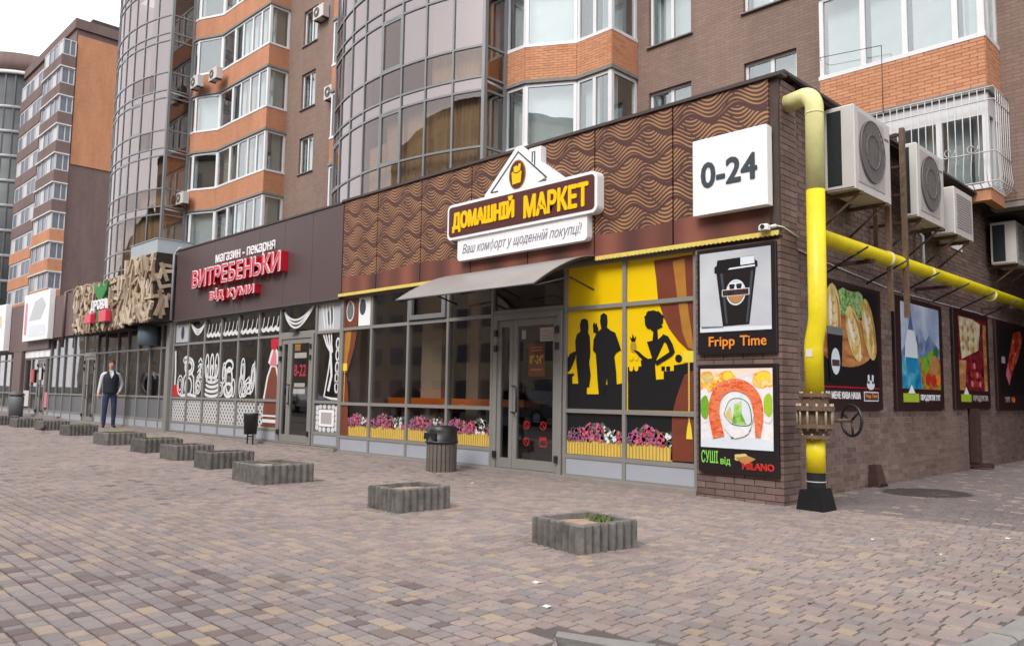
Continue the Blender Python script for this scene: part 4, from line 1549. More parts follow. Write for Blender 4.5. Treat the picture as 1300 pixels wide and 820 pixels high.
# lit box seen above the door, notices on the door glass
MB().box(-4.05, -3.45, .5, .6, 2.55, 2.85).build('hanging_box', 'interior_beige', mk)
def decal(par, name, poly, mat, d=.004, y=GY + .008, th=.003):
    return MB().prism(poly, FR(y), d + th, d).build(name, mat, par)
def rect(a, b, c, d): return [(a, c), (b, c), (b, d), (a, d)]
decal(mdoor, 'notice', rect(-4.13, -4.05, 2.0, 2.13), 'paper')
decal(mdoor, 'notice', rect(-3.76, -3.49, 1.95, 2.15), 'paper')
for q in range(4):
    decal(mdoor, 'notice_line', rect(-3.73, -3.52 - .03 * (q % 2), 1.985 + q * .036, 1.995 + q * .036), 'pink_print' if q > 1 else 'pale_text', .008)
decal(mdoor, 'hours_plate', rect(-3.99, -3.66, 1.45, 1.93), 'curtain_brown', .003)
text_mb('0°-24°', FR(GY + .008), -3.96, -3.69, 1.63, 1.76, .007, .003, .015).build('hours_figures', 'market_yellow', mdoor)
for q, zz in enumerate((1.86, 1.82, 1.54)):
    decal(mdoor, 'plate_line', rect(-3.94, -3.71, zz, zz + .012), 'text_orange', .007)
for (cx_, cz_) in ((-4.01, .74), (-3.68, .74), (-4.01, .5)):
    m = MB()
    for i in range(20):
        a0, a1 = 2 * PI * i / 20, 2 * PI * (i + 1) / 20
        m.prism([(cx_ + .062 * math.cos(a0), cz_ + .062 * math.sin(a0)), (cx_ + .062 * math.cos(a1), cz_ + .062 * math.sin(a1)),
                 (cx_ + .046 * math.cos(a1), cz_ + .046 * math.sin(a1)), (cx_ + .046 * math.cos(a0), cz_ + .046 * math.sin(a0))], FR(GY + .008), .007, .003)
    m.prism(band([(cx_ - .035, cz_ + .035), (cx_ + .035, cz_ - .035)], .015), FR(GY + .008), .006, .003)
    m.build('prohibition_sticker', 'red_print', mdoor)
m = MB()
for (a, b, c, d) in ((-3.75, -3.61, .44, .46), (-3.75, -3.61, .53, .58), (-3.75, -3.735, .46, .53), (-3.625, -3.61, .46, .53)):
    m.prism(rect(a, b, c, d), FR(GY + .008), .007, .003)
m.build('camera_sticker', 'red_print', mdoor)

# ---- printed film on the right-hand panes, traced as flat film on the glass
def film(par, name, poly, mat, d=.001, th=.0025):
    return MB().prism(poly, FR(GY + .015), d + th, d).build(name, mat, par)
SIL = {
    'ground_print0': ([(-3.286, 1.342), (-2.883, 1.341), (-2.882, 1.199), (-2.668, 1.201), (-2.669, 1.325), (-2.368, 1.333), (-2.267, 1.349), (-2.266, 1.0), (-3.281, 0.986)], 0, 'dark_print'),
    'figure_print0': ([(-3.026, 1.291), (-3.074, 1.673), (-3.094, 1.93), (-3.066, 2.023), (-3.0, 2.063), (-3.012, 2.162), (-2.985, 2.225), (-2.93, 2.238), (-2.874, 2.21), (-2.857, 2.111), (-2.867, 2.04), (-2.834, 1.983), (-2.822, 1.751), (-2.842, 1.626), (-2.814, 1.458), (-2.84, 1.291)], 1, 'dark_print'),
    'bag_print0': ([(-3.259, 1.526), (-3.244, 1.677), (-3.188, 1.761), (-3.075, 1.793), (-3.091, 1.695), (-3.174, 1.547), (-3.23, 1.496)], 1, 'dark_print'),
    'table_print0': ([(-3.281, 1.479), (-3.117, 1.482), (-3.117, 1.448), (-3.145, 1.448), (-3.143, 1.333), (-3.28, 1.333)], 1, 'dark_print'),
    'figure_print1': ([(-2.668, 1.193), (-2.69, 1.374), (-2.708, 1.582), (-2.725, 1.749), (-2.773, 1.792), (-2.764, 1.938), (-2.711, 2.032), (-2.631, 2.079), (-2.653, 2.184), (-2.643, 2.268), (-2.59, 2.293), (-2.537, 2.261), (-2.526, 2.177), (-2.536, 2.095), (-2.474, 2.05), (-2.396, 2.018), (-2.345, 1.901), (-2.299, 1.786), (-2.38, 1.747), (-2.41, 1.699), (-2.379, 1.495), (-2.368, 1.317), (-2.522, 1.317), (-2.533, 1.435), (-2.553, 1.308), (-2.573, 1.194)], 2, 'dark_print'),
    'fruit_print0': ([(-2.77, 2.035), (-2.781, 2.137), (-2.76, 2.178), (-2.738, 2.143), (-2.712, 2.167), (-2.706, 2.124), (-2.684, 2.09), (-2.694, 2.015)], 1, 'dark_print'),
    'ground_print1': ([(-2.187, 1.393), (-1.749, 1.391), (-1.633, 1.398), (-1.633, 1.494), (-1.483, 1.5), (-1.483, 1.569), (-1.305, 1.589), (-1.196, 1.594), (-1.2, 1.006), (-2.186, 1.002)], 0, 'dark_print'),
    'figure_print2': ([(-1.886, 1.876), (-1.8, 1.888), (-1.781, 2.029), (-1.725, 2.026), (-1.716, 1.896), (-1.632, 1.959), (-1.604, 1.892), (-1.679, 1.759), (-1.744, 1.644), (-1.763, 1.558), (-1.745, 1.379), (-2.187, 1.381), (-2.188, 1.557), (-1.972, 1.562), (-1.982, 1.641), (-1.805, 1.665)], 1, 'dark_print'),
    'figure_arm_print0': ([(-1.641, 1.967), (-1.558, 1.929), (-1.495, 1.83), (-1.464, 1.733), (-1.505, 1.684), (-1.735, 1.566), (-1.754, 1.624), (-1.541, 1.735), (-1.586, 1.841), (-1.651, 1.898)], 2, 'dark_print'),
    'figure_arm_print1': ([(-2.094, 1.779), (-2.021, 1.761), (-1.924, 1.687), (-1.829, 1.638), (-1.924, 1.624), (-2.021, 1.705)], 2, 'dark_print'),
    'hair_print0': ([(-1.64, 2.139), (-1.637, 2.113), (-1.659, 2.086), (-1.644, 2.054), (-1.672, 2.048), (-1.704, 2.033), (-1.737, 2.031), (-1.765, 1.999), (-1.797, 2.007), (-1.83, 2.037), (-1.848, 2.037), (-1.884, 2.053), (-1.91, 2.093), (-1.913, 2.11), (-1.916, 2.141), (-1.915, 2.167), (-1.927, 2.202), (-1.898, 2.219), (-1.889, 2.247), (-1.862, 2.272), (-1.825, 2.27), (-1.795, 2.276), (-1.764, 2.271), (-1.729, 2.255), (-1.713, 2.263), (-1.685, 2.242), (-1.659, 2.216), (-1.623, 2.188), (-1.636, 2.164)], 2, 'dark_print'),
    'pineapple_print0': ([(-2.05, 1.818), (-2.054, 1.787), (-2.066, 1.762), (-2.084, 1.747), (-2.104, 1.744), (-2.124, 1.754), (-2.139, 1.776), (-2.147, 1.805), (-2.147, 1.837), (-2.139, 1.866), (-2.124, 1.886), (-2.104, 1.895), (-2.084, 1.891), (-2.066, 1.875), (-2.054, 1.849)], 1, 'planter_print_dark'),
    'pineapple_leaf_print0': ([(-2.129, 1.885), (-2.159, 1.954), (-2.124, 1.925), (-2.109, 1.989), (-2.084, 1.923), (-2.055, 1.962), (-2.07, 1.883)], 1, 'dark_print'),
    'ball_print0': ([(-1.362, 1.65), (-1.366, 1.63), (-1.378, 1.614), (-1.396, 1.604), (-1.416, 1.602), (-1.435, 1.609), (-1.451, 1.623), (-1.459, 1.642), (-1.459, 1.663), (-1.45, 1.682), (-1.435, 1.695), (-1.416, 1.701), (-1.395, 1.698), (-1.378, 1.687), (-1.366, 1.671)], 1, 'dark_print'),
    'curtain_print0': ([(-1.78, 2.917), (-1.191, 2.928), (-1.195, 2.394), (-1.715, 2.379), (-1.742, 2.666)], 0, 'curtain_brown'),
    'curtain_print1': ([(-1.691, 2.338), (-1.195, 2.348), (-1.199, 1.737), (-1.282, 1.75), (-1.414, 1.865), (-1.549, 2.025), (-1.631, 2.177)], 0, 'curtain_brown'),
    'curtain_stripe0': ([(-1.491, 2.877), (-1.319, 2.897), (-1.287, 2.393), (-1.421, 2.388)], 1, 'curtain_gold'),
    'curtain_stripe1': ([(-1.412, 2.341), (-1.283, 2.347), (-1.228, 2.009), (-1.199, 1.819), (-1.199, 1.752), (-1.273, 1.784), (-1.351, 1.969)], 1, 'curtain_gold'),
    'curtain_print2': ([(-1.201, 1.501), (-1.204, 1.009), (-1.494, 1.01), (-1.44, 1.181), (-1.328, 1.446)], 1, 'curtain_brown'),
    'curtain_print3': ([(-1.205, 0.946), (-1.208, 0.398), (-1.532, 0.398), (-1.508, 0.945)], 0, 'curtain_brown'),
    'counter_jar_print0': ([(-1.665, 1.557), (-1.615, 1.556), (-1.615, 1.502), (-1.665, 1.503)], 1, 'dark_print'),
    'counter_jar_print1': ([(-1.592, 1.556), (-1.537, 1.555), (-1.537, 1.501), (-1.592, 1.502)], 1, 'dark_print'),
}
for nm, (poly, layer, mat) in SIL.items():
    film(mk, nm.rstrip('0123456789'), poly, mat, .001 + .0035 * layer)
for (a, b) in ((-2.13, 1.68), (-2.05, 1.68), (-2.13, 1.54), (-2.05, 1.54)):
    film(mk, 'print_jar', ell(a, b, .032, .04, 14), 'yellow_print', .0085)
# tassel cord on both curtains
def tassel(xc, zt):
    film(mk, 'curtain_tie', rect(xc - .085, xc + .075, zt - .02, zt + .12), 'yellow_light', .0085)
    m = MB()
    z = zt - .03
    while z > zt - .74:
        m.prism(ell(xc, z, .013, .02, 8), FR(GY + .015), .012, .0085)
        z -= .033
    m.build('tassel_cord', 'planter_print', mk)
    film(mk, 'tassel', [(xc - .012, zt - .74), (xc + .012, zt - .74), (xc + .03, zt - .82), (xc + .045, zt - .95), (xc - .045, zt - .95), (xc - .03, zt - .82)], 'yellow_light', .0085)
tassel(-1.26, 1.62)
tassel(-8.84, 1.61)

# ---- printed flower boxes in the lowest row
fr_rnd = random.Random(3)
def flower_box(a, b, white_from=.68):
    zb = .382
    box = film(mk, 'flower_box_print', rect(a, b, zb, zb + .22), 'planter_print', .001)
    m = MB()
    x = a + .03
    while x < b - .02:
        m.prism(rect(x, x + .016, zb + .002, zb + .215), FR(GY + .015), .007, .0036)
        x += .052
    m.build('box_groove', 'planter_print_dark', box)
    m = MB()
    mats = ['leaf_print', 'flower_pink', 'flower_purple', 'flower_red', 'flower_white']
    for i in range(250):
        u = fr_rnd.random()
        v = fr_rnd.random()
        x = a + .02 + (b - a - .04) * u
        z = zb + .19 + v * (.20 + .035 * math.sin(u * 9 + a)) * (1 - .35 * abs(2 * u - 1) ** 3)
        r = fr_rnd.uniform(.016, .028)
        if i < 70: mi, lay, r = 0, 0, r * 1.5
        else:
            lay = 1 + (i % 3)
            if u > white_from and u < white_from + .22: mi = 4 if fr_rnd.random() < .55 else 0
            else: mi = 2 if u < .25 and fr_rnd.random() < .6 else fr_rnd.choice((1, 1, 2, 3, 0))
        m.prism(ell(x, z, r, r * 1.1, 7, .15, 3), FR(GY + .015), .006 + lay * .0022, .001 + lay * .0022, mi)
    m.build('flower_print', mats, box, kind='stuff')
for i in range(4):
    flower_box(XS[i] + (.25 if i == 0 else .03), XS[i + 1] - .03)
flower_box(XR[0] + .03, XR[1] - .03)
flower_box(XR[1] + .03, XR[1] + .72, .9)

# ---- the left-hand curtain print and its stickers
film(mk, 'curtain_print', [(-8.895, 2.41), (-8.895, 2.955), (-8.42, 2.955), (-8.48, 2.41)], 'curtain_brown')
film(mk, 'curtain_print', [(-8.895, 1.55), (-8.895, 2.35), (-8.48, 2.35), (-8.56, 2.0), (-8.68, 1.72), (-8.77, 1.55)], 'curtain_brown')
film(mk, 'curtain_stripe', [(-8.88, 1.6), (-8.87, 2.35), (-8.66, 2.35), (-8.70, 2.05), (-8.8, 1.7)], 'curtain_gold', .0045)
film(mk, 'curtain_print', [(-8.895, 1.0), (-8.895, 1.5), (-8.79, 1.5), (-8.72, 1.25), (-8.69, 1.0)], 'curtain_brown')
film(mk, 'curtain_print', [(-8.895, .382), (-8.895, .94), (-8.69, .94), (-8.66, .382)], 'curtain_brown', .012)
film(mk, 'plate_sticker', ell(-8.72, 2.72, .13, .2, 24), 'sketch_white', .0045)
film(mk, 'plate_hole', ell(-8.72, 2.72, .105, .165, 24), 'grey_panel', .008)
film(mk, 'white_sticker', rect(-8.44, -8.06, 2.42, 2.95), 'sign_white', .0045)
film(mk, 'plate_hole', ell(-8.31, 2.77, .1, .15, 20), 'grey_text', .008)

# ---- fascia cladding panels with open joints
FJ = [-8.86, -7.74, -6.46, -5.18, -3.92, -2.66, -1.40, -0.10]
for i in range(7):
    MB().bbox(FJ[i] + .011, FJ[i + 1] - .011, -.02, .055, 3.03, 4.82, .003).build('fascia_panel', 'wave_cladding', mk)
MB().box(-8.9, .06, -.05, .10, 4.825, 4.865).build('coping', 'coping', mk)
# scalloped yellow trim
for (a, b, yy) in ((-8.93, -5.55, -.045), (-2.62, 0.0, -.045)):
    x = a
    m = MB()
    while x < b:
        e = min(b, x + .06)
        n = 5
        pts = [(x + (e - x) * j / n, 3.0 - .014 * math.sin(PI * j / n)) for j in range(n + 1)]
        m.prism([(x, 3.045), *pts, (e, 3.045)], FR(yy), .0, -.02)
        x = e
    m.build('scalloped_trim', 'yellow_strip', mk)
MB().box(-8.93, -.02, -.018, .16, 2.995, 3.028).build('soffit_strip', 'frame_dark', mk)

# ---- curved canopy over the door
cv = []
NS = 10
for i in range(NS + 1):
    t = i / NS
    cv.append((-.02 - 1.18 * t, 3.07 - .50 * t ** 1.55))
x0, x1 = -5.5, -2.65
vs = []; fs = []
for (y_, z_) in cv:
    vs += [(x0, y_, z_), (x1, y_, z_), (x1, y_, z_ - .012), (x0, y_, z_ - .012)]
for i in range(NS):
    for k in range(4):
        k2 = (k + 1) % 4
        fs.append((4 * i + k, 4 * i + k2, 4 * i + 4 + k2, 4 * i + 4 + k))
fs += [(3, 2, 1, 0), (4 * NS, 4 * NS + 1, 4 * NS + 2, 4 * NS + 3)]
cn = MB().add(vs, fs, 0, False).build('canopy', 'canopy_sheet', mk)
for xx in (x0 + .02, (x0 + x1) / 2, x1 - .02):
    MB().tube([(xx, y_, z_ - .03) for y_, z_ in cv], .018, 6).build('canopy_rib', 'steel_dark', cn)
    MB().tube([(xx, -.01, 2.6), (xx, -.5, 2.72), (xx, cv[-1][0] + .05, cv[-1][1] - .03)], .014, 6).build('canopy_stay', 'steel_dark', cn)
MB().tube([(x0, cv[-1][0], cv[-1][1] - .01), (x1, cv[-1][0], cv[-1][1] - .01)], .014, 6).build('canopy_edge', 'alu_mullion', cn)

# ---- brick corner pier and side wall
pier = MB().box(-1.10, -.012, .012, .43, -.05, 4.82).build('corner_pier', 'mortar_dark', mk)
MB().box(-1.10, 0, .0, .06, 2.99, 3.03).build('lintel', 'frame_dark', pier)
CO = .0745
brnd = random.Random(5)
z = -.02; r_ = 0
while z < 4.8:
    off = 0 if r_ % 2 else .125
    zz = min(z + CO - .009, 4.818)
    pr = lambda: brnd.uniform(0, .004)
    # front face: stretchers, the corner brick turning round onto the side
    if z < 2.95 or True:
        x = -1.10
        first = True
        while x < -.02:
            l = .25 if not (first and off) else off
            first = False
            e = min(x + l, 0.0)
            if e > -.05: e = 0.0
            front_seen = z < 2.95 and (z < .34 or z > 2.88 or 1.52 < z < 1.72 or x < -.98)
            if e == 0.0:
                dp = .125 if r_ % 2 else .25
                MB().box(x + .005, 0.0 - brnd.uniform(0, .003), .0 - (0 if z > 2.95 else 0) + brnd.uniform(0, .002) + (.06 if z > 2.95 else 0), dp - .005, z, zz).build('brick', 'brick_brown', pier)
            elif front_seen:
                MB().box(x + .005, e - .005, brnd.uniform(0, .003), .03, z, zz).build('brick', 'brick_brown', pier)
            x = e
    # remaining bricks on the side face
    y = .125 if r_ % 2 else .25
    while y < .42:
        e = min(y + .25, .43)
        MB().box(-.03, 0.0 - brnd.uniform(0, .003), y + .004, e - .002, z, zz).build('brick', 'brick_brown', pier)
        y = e
    z += CO; r_ += 1

SWX = -.22
sw = MB().box(SWX - .3, SWX - .012, .431, 13.0, -.1, 4.9).build('side_wall', 'mortar', mk)
lst = []
z = -.03; r_ = 0
while z < 4.88:
    y = .44 - (0 if r_ % 2 else .125)
    while y < 12.95:
        a, b = max(y, .44) + .004, min(y + .25, 12.95) - .004
        if b - a > .04:
            lst.append((a, b, z, min(z + CO - .009, 4.89)))
        y += .255
    z += CO; r_ += 1
def hid(b):
    a, e, z0, z1 = b
    return 1.05 < z0 < 2.72 and ((a > 1.0 and e < 3.3) or (a > 3.95 and e < 5.95) or (a > 6.6 and e < 8.6) or a > 9.2)
cand = sorted([b for b in lst if not hid(b) and b[0] > .5 and b[2] < 3.6], key=lambda b: b[0] + (0 if b[2] < 1.1 else .6))
single = set(cand[:230])
rest = MB()
for b in lst:
    d = brnd.uniform(0, .005)
    q = MB().box(SWX - .03, SWX - d, b[0], b[1], b[2], b[3])
    if b in single:
        q.build('brick', 'brick_brown', sw)
    else:
        k0 = len(rest.v)
        rest.v += q.v; rest.f += [tuple(i + k0 for i in f) for f in q.f]; rest.m += q.m; rest.smooth += q.smooth
rest.build('brickwork', 'brick_brown', sw, kind='stuff')
MB().box(-.62, .03, .10, 13.0, 4.9, 4.935).build('side_coping', 'coping', mk)
MB().box(-.5, -.02, .44, 13.0, 4.868, 4.9).build('eaves_board', 'rust_dark', mk)
m = MB()                                               # lifted sheet of felt by the corner
m.add([(-.02, .12, 4.94), (.06, .14, 4.88), (.05, .9, 4.80), (-.1, .9, 4.95), (-.06, .5, 4.99)], [(0, 1, 2, 3, 4)])
m.add([(-.02, .12, 4.93), (.06, .14, 4.87), (.05, .9, 4.79), (-.1, .9, 4.94), (-.06, .5, 4.98)], [(4, 3, 2, 1, 0)])
m.build('loose_flashing', 'galv', mk)
MB().box(-.20, -.06, .44, .50, 3.02, 3.05).build('cable_end', 'white_paint', mk)

ct = thing('bar_counter', (-6.6, 1.1, .05), 'orange topped bar counter inside the grocery window', 'counter')
MB().box(-8.6, -4.9, .95, 1.35, .98, 1.10).build('counter_top', 'counter_orange', ct)
for xx in (-8.5, -7.3, -6.1, -5.0):
    MB().box(xx - .03, xx + .03, 1.1, 1.2, .055, .98).build('leg', 'counter_dark', ct)
for q in range(3):
    sh = thing('shop_shelf', (-7.6 + q * 1.4, 4.3, .06), ('dark goods shelf at the back of the grocery behind the beige column', 'dark goods shelf at the back of the grocery, middle of three', 'dark goods shelf at the back of the grocery nearest the door')[q], 'shelf')
    MB().box(-8.2 + q * 1.4, -7.0 + q * 1.4, 4.3, 4.34, .06, 2.2).build('back_panel', 'counter_dark', sh)
    for k in range(5):
        MB().box(-8.2 + q * 1.4, -7.0 + q * 1.4, 3.95, 4.299, .2 + k * .42, .23 + k * .42).build('board', 'interior_beige', sh)

# ================================================================ bakery
bk = thing('bakery_shop', (-12.9, 0, gz(-12.9)), 'bakery shop with dark brown fascia and white drawings on its windows', 'shop')
shell(bk, -16.95, -8.96, 4.5, 4.76)
BX = [-16.93, -16.0, -15.06, -14.15, -13.25, -12.27, -11.33]
BZ = [.13, .38, .99, 2.36, 2.96]
grid(bk, BX, BZ, mats={(i, 1): 'lace_panel' for i in range(6)}, mw=.06)
bdoor = door(bk, -11.28, -9.93, .13, 2.36)
transom(bk, -11.30, -9.92, 2.39, .06); pane(bk, -11.30, -9.92, 2.42, 2.92); transom(bk, -11.30, -9.92, 2.94, .04)
grid(bk, [-9.88, -8.985], BZ, mats={(0, 3): 'poster_grey', (0, 1): 'grey_panel'})
FB = [-16.75, -15.62, -14.49, -13.36, -12.23, -11.1, -9.98, -8.875]
for i in range(7):
    MB().bbox(FB[i] + .004, FB[i + 1] - .004, -.02, .055, 2.99, 4.80, .003).build('fascia_panel', 'fascia_dark', bk)
MB().box(-16.8, -8.91, -.04, .1, 4.805, 4.84).build('coping', 'coping', bk)
MB().box(-16.8, -8.93, -.03, .17, 2.955, 2.988).build('soffit_strip', 'frame_dark', bk)
def sk(pts, wd=.028, d=.001, m='sketch_white', name='window_drawing', par=bk):
    mb_ = MB(); ribbon(mb_, pts, wd * 1.45, FR(GY + .015), d + .0025, d); return mb_.build(name, m, par)
def loop(cx_, cz_, rx, rz, n=18, a0=0, a1=2 * PI): return [(cx_ + rx * math.cos(a0 + (a1 - a0) * i / n), cz_ + rz * math.sin(a0 + (a1 - a0) * i / n)) for i in range(n + 1)]
# swags along the top lights
for i in range(6):
    a, b = BX[i] + .05, BX[i + 1] - .05
    if i == 0:
        film(bk, 'lace_print', rect(a, b - .02, 2.42, 2.9), 'poster_grey'); film(bk, 'plate_hole', ell((a + b) / 2, 2.66, .1, .17), 'grey_text', .005)
    elif i == 1:
        for q in range(3): sk([(a + (b - a) * t / 10, 2.86 - (.16 + .06 * q) * math.sin(PI * t / 10) - .0 * q) for t in range(11)], .03, .001 + .003 * q)
    else:
        sk([(a + (b - a) * t / 24, 2.56 - .05 * abs(math.sin(PI * t / 6))) for t in range(25)], .06)
        for q in range(4):
            xq = a + (b - a) * (q + .5) / 4
            sk([(xq - .05, 2.56), (xq, 2.7 + .06 * (q % 2)), (xq + .02, 2.8)], .018, .005)
for q in range(3): sk([(-11.22 + 1.22 * t / 12, 2.86 - (.2 + .08 * q) * math.sin(PI * (t / 12) ** .8) + .1 * (t / 12) ** 3) for t in range(13)], .03, .001 + .003 * q)
# bread, basket, ears of wheat and loaves along the middle lights
sk(loop(-15.95, 1.78, .26, .2), .05); sk(loop(-15.95, 1.78, .16, .12), .05, .004); sk([(-16.3, 1.1), (-16.25, 1.5), (-16.1, 1.62)], .04); sk([(-15.6, 1.08), (-15.65, 1.5), (-15.8, 1.62)], .04, .004)
sk(loop(-15.95, 1.28, .2, .22), .035, .007); sk([(-16.85, 1.06), (-16.6, 1.1), (-16.3, 1.05), (-15.9, 1.08), (-15.45, 1.04)], .05, .004)
sk([(-16.82, 1.05), (-16.8, 1.6), (-16.86, 2.2)], .06); film(bk, 'window_drawing', [(-16.88, 1.03), (-16.88, 1.3), (-16.6, 1.36), (-16.45, 1.2), (-16.5, 1.03)], 'red_print', .011)
for q in range(5): sk(loop(-14.6, 1.12 + q * .11, .36 - .02 * q, .07, 18, PI * .98, 2.02 * PI), .045, .001 + .003 * (q % 2))
for xx, tl in ((-14.85, .2), (-14.62, .05), (-14.4, -.12)):
    sk(loop(xx - tl * .3, 1.78, .09, .28), .035, .007); sk(loop(xx - tl * .1, 1.6, .05, .2), .03, .01)
sk(loop(-13.7, 1.42, .16, .3), .045); sk(loop(-13.72, 1.76, .2, .13), .045, .004); sk(loop(-13.7, 1.2, .22, .15), .05, .007)
sk(loop(-13.25 + .18, 1.3, .1, .26), .03, .004); sk(loop(-13.45, 1.25, .08, .2), .03, .01)
sk([(-13.0, 1.05), (-12.7, 1.25), (-12.45, 1.85), (-12.38, 1.45), (-12.35, 1.06)], .045); sk([(-12.95, 1.35), (-12.7, 1.5), (-12.6, 1.1)], .04, .004)
sk(loop(-12.7, 1.25, .22, .12), .03, .007)
for xx, zz, rx, rz in ((-16.45, 1.32, .16, .24), (-15.35, 1.3, .15, .2), (-15.2, 1.62, .1, .22), (-14.1, 1.22, .14, .16), (-13.95, 1.6, .08, .24), (-13.0, 1.62, .1, .3), (-12.9, 1.2, .16, .14), (-12.5, 1.5, .08, .28), (-16.1, 1.95, .2, .09)):
    sk(loop(xx, zz, rx, rz), .026, .013); sk(loop(xx, zz, rx * .55, rz * .6), .022, .013)
for q in range(7): sk([(-15.5 + .02 * q, 1.1 + .13 * q), (-15.38 + .02 * q, 1.2 + .13 * q)], .03, .016); sk([(-15.28 + .02 * q, 1.1 + .13 * q), (-15.38 + .02 * q, 1.2 + .13 * q)], .03, .019)
# a tall printed figure by the door: jug shape in skirt and scarf colours
film(bk, 'skirt_print', [(-11.98, 1.02), (-11.36, 1.02), (-11.4, 1.5), (-11.5, 1.72), (-11.7, 1.74), (-11.85, 1.5)], 'curtain_brown')
film(bk, 'skirt_print', [(-12.02, .42), (-11.36, .42), (-11.36, .96), (-11.98, .96)], 'curtain_brown')
sk([(-11.98, 1.02), (-11.85, 1.5), (-11.7, 1.74), (-11.5, 1.72), (-11.4, 1.5), (-11.38, 1.02)], .045, .004)
sk([(-12.0, .55), (-11.4, .55)], .05, .004); sk([(-12.0, .66), (-11.4, .66)], .025, .004)
film(bk, 'blouse_print', [(-11.78, 1.74), (-11.46, 1.72), (-11.42, 1.9), (-11.5, 2.08), (-11.62, 2.12), (-11.74, 1.98)], 'pink_print', .008)
sk([(-11.8, 1.78), (-11.7, 2.0), (-11.6, 2.16), (-11.45, 2.0), (-11.42, 1.76)], .06, .011)
film(bk, 'scarf_print', [(-11.72, 2.1), (-11.74, 2.3), (-11.6, 2.34), (-11.4, 2.32), (-11.42, 2.14), (-11.55, 2.06)], 'letter_red', .0145)
# curtain sketch right of the door
film(bk, 'plate_hole', ell(-9.42, 2.66, .11, .18), 'grey_text', .001)
for q in range(4): sk([(-9.72 + .13 * q, 2.92), (-9.66 + .12 * q, 2.65), (-9.6 + .1 * q, 2.42)], .035, .004)
for q in range(4): sk([(-9.66 + .1 * q, 2.33), (-9.52 + .06 * q, 2.1), (-9.36 + .02 * q, 1.95)], .03, .001 + .003 * (q % 2))
sk([(-9.36, 1.95), (-9.42, 1.6), (-9.55, 1.1), (-9.3, 1.06), (-9.05, 1.05)], .03, .004); sk([(-9.36, 1.95), (-9.3, 1.5), (-9.4, 1.2)], .05, .007)
for zz in (2.12, 1.9, 1.66, 1.45, 1.28): sk(loop(-9.12, zz, .055, .1), .026, .001)
# framed napkin print below
for q in range(18):
    t = q / 18 * 2 * PI
    film(bk, 'lace_print', ell(-9.43 + .34 * max(-1, min(1, 1.35 * math.cos(t))), .68 + .22 * max(-1, min(1, 1.35 * math.sin(t))), .06, .05, 12), 'lace_white', .001 + .0028 * (q % 2))
film(bk, 'lace_print', rect(-9.7, -9.16, .52, .84), 'sign_white', .0075); film(bk, 'lace_print', rect(-9.62, -9.24, .57, .79), 'ac_panel', .011)
# notices on the bakery door
for (a, b, c, d, mm) in ((-10.72, -10.5, 2.12, 2.17, 'yellow_print'), (-10.72, -10.5, 2.02, 2.115, 'poster_tan'), (-10.72, -10.25, 1.87, 1.98, 'paper'), (-10.7, -10.28, 1.28, 1.36, 'paper'), (-10.72, -10.26, 1.14, 1.24, 'paper')):
    decal(bdoor, 'notice', rect(a, b, c, d), mm)
text_mb('8-22', FR(GY + .008), -10.72, -10.25, 1.5, 1.74, .004, .003, .02).build('hours_figures', 'letter_pink', bdoor)
MB().bbox(-10.75, -10.5, GY - .13, GY - .052, 2.40, 2.47, .01).build('door_sensor', 'black_plastic', bdoor)

# ================================================================ shop with the firewood fascia
lg = thing('firewood_fascia_shop', (-21.5, 0, gz(-21.5)), 'shop with split firewood fascia box and grey kick panels', 'shop')
shell(lg, -26.3, -17.0, 4.5, 4.6)
LX = [-26.0, -25.2, -24.08]
LZ = [.14, .39, 1.0, 2.31, 2.96]
grid(lg, [-27.9, -27.1, -26.3, -25.3, -24.1], LZ, mats={(i, 1): 'grey_panel' for i in range(4)})
grid(lg, [-22.9, -22.2, -21.1, -20.25, -19.4, -18.55, -17.75, -17.22], LZ, mats={(i, 1): 'grey_panel' for i in range(7)})
door(lg, -24.06, -22.94, .14, 2.31)
pane(lg, -24.06, -22.94, 2.34, 2.92); transom(lg, -24.08, -22.92, 2.325, .06)
MB().bbox(-17.19, -16.97, -.02, .2, .1, 2.96, .01).build('pilaster', 'frame_grey', lg)
MB().box(-27.9, -16.97, -.02, .06, 2.98, 4.45).build('fascia_board', 'fascia_mauve', lg)
MB().box(-19.1, -16.9, -.02, .055, 4.452, 4.74).build('fascia_step', 'fascia_mauve', lg)
MB().box(-21.3, -17.6, 2.4, 2.6, 1.0, 1.45).build('interior_counter', 'interior_beige', lg)
MB().tube([(-18.35, -.05, 2.40), (-18.35, -.05, 2.94)], .28, 16).build('duct', 'duct_blue', lg)
ff = thing('firewood_sign', (-20, -.55, 2.9), 'box sign covered in split firewood with green leaf and red blocks', 'sign')
MB().box(-23.4, -18.95, -.50, -.03, 2.86, 4.36).build('backing_board', 'wood_back', ff)
MB().box(-18.945, -16.92, -.50, -.03, 2.96, 4.74).build('backing_board', 'wood_back', ff)
lr = random.Random(21)
def stick(cx_, cz_, L, ang, y=-.50, th=.05, mat='wood_log'):
    h = lr.uniform(.075, .115)
    c, s = math.cos(ang), math.sin(ang)
    q = [(-L / 2, -h / 2), (L / 2, -h / 2 * lr.uniform(.6, 1)), (L / 2, h / 2), (-L / 2, h / 2 * lr.uniform(.6, 1))]
    dep = lr.uniform(.03, .10)
    MB().prism([(cx_ + c * a - s * b, cz_ + s * a + c * b) for a, b in q], FR(y), dep, .001).build('firewood_stick', mat, ff)
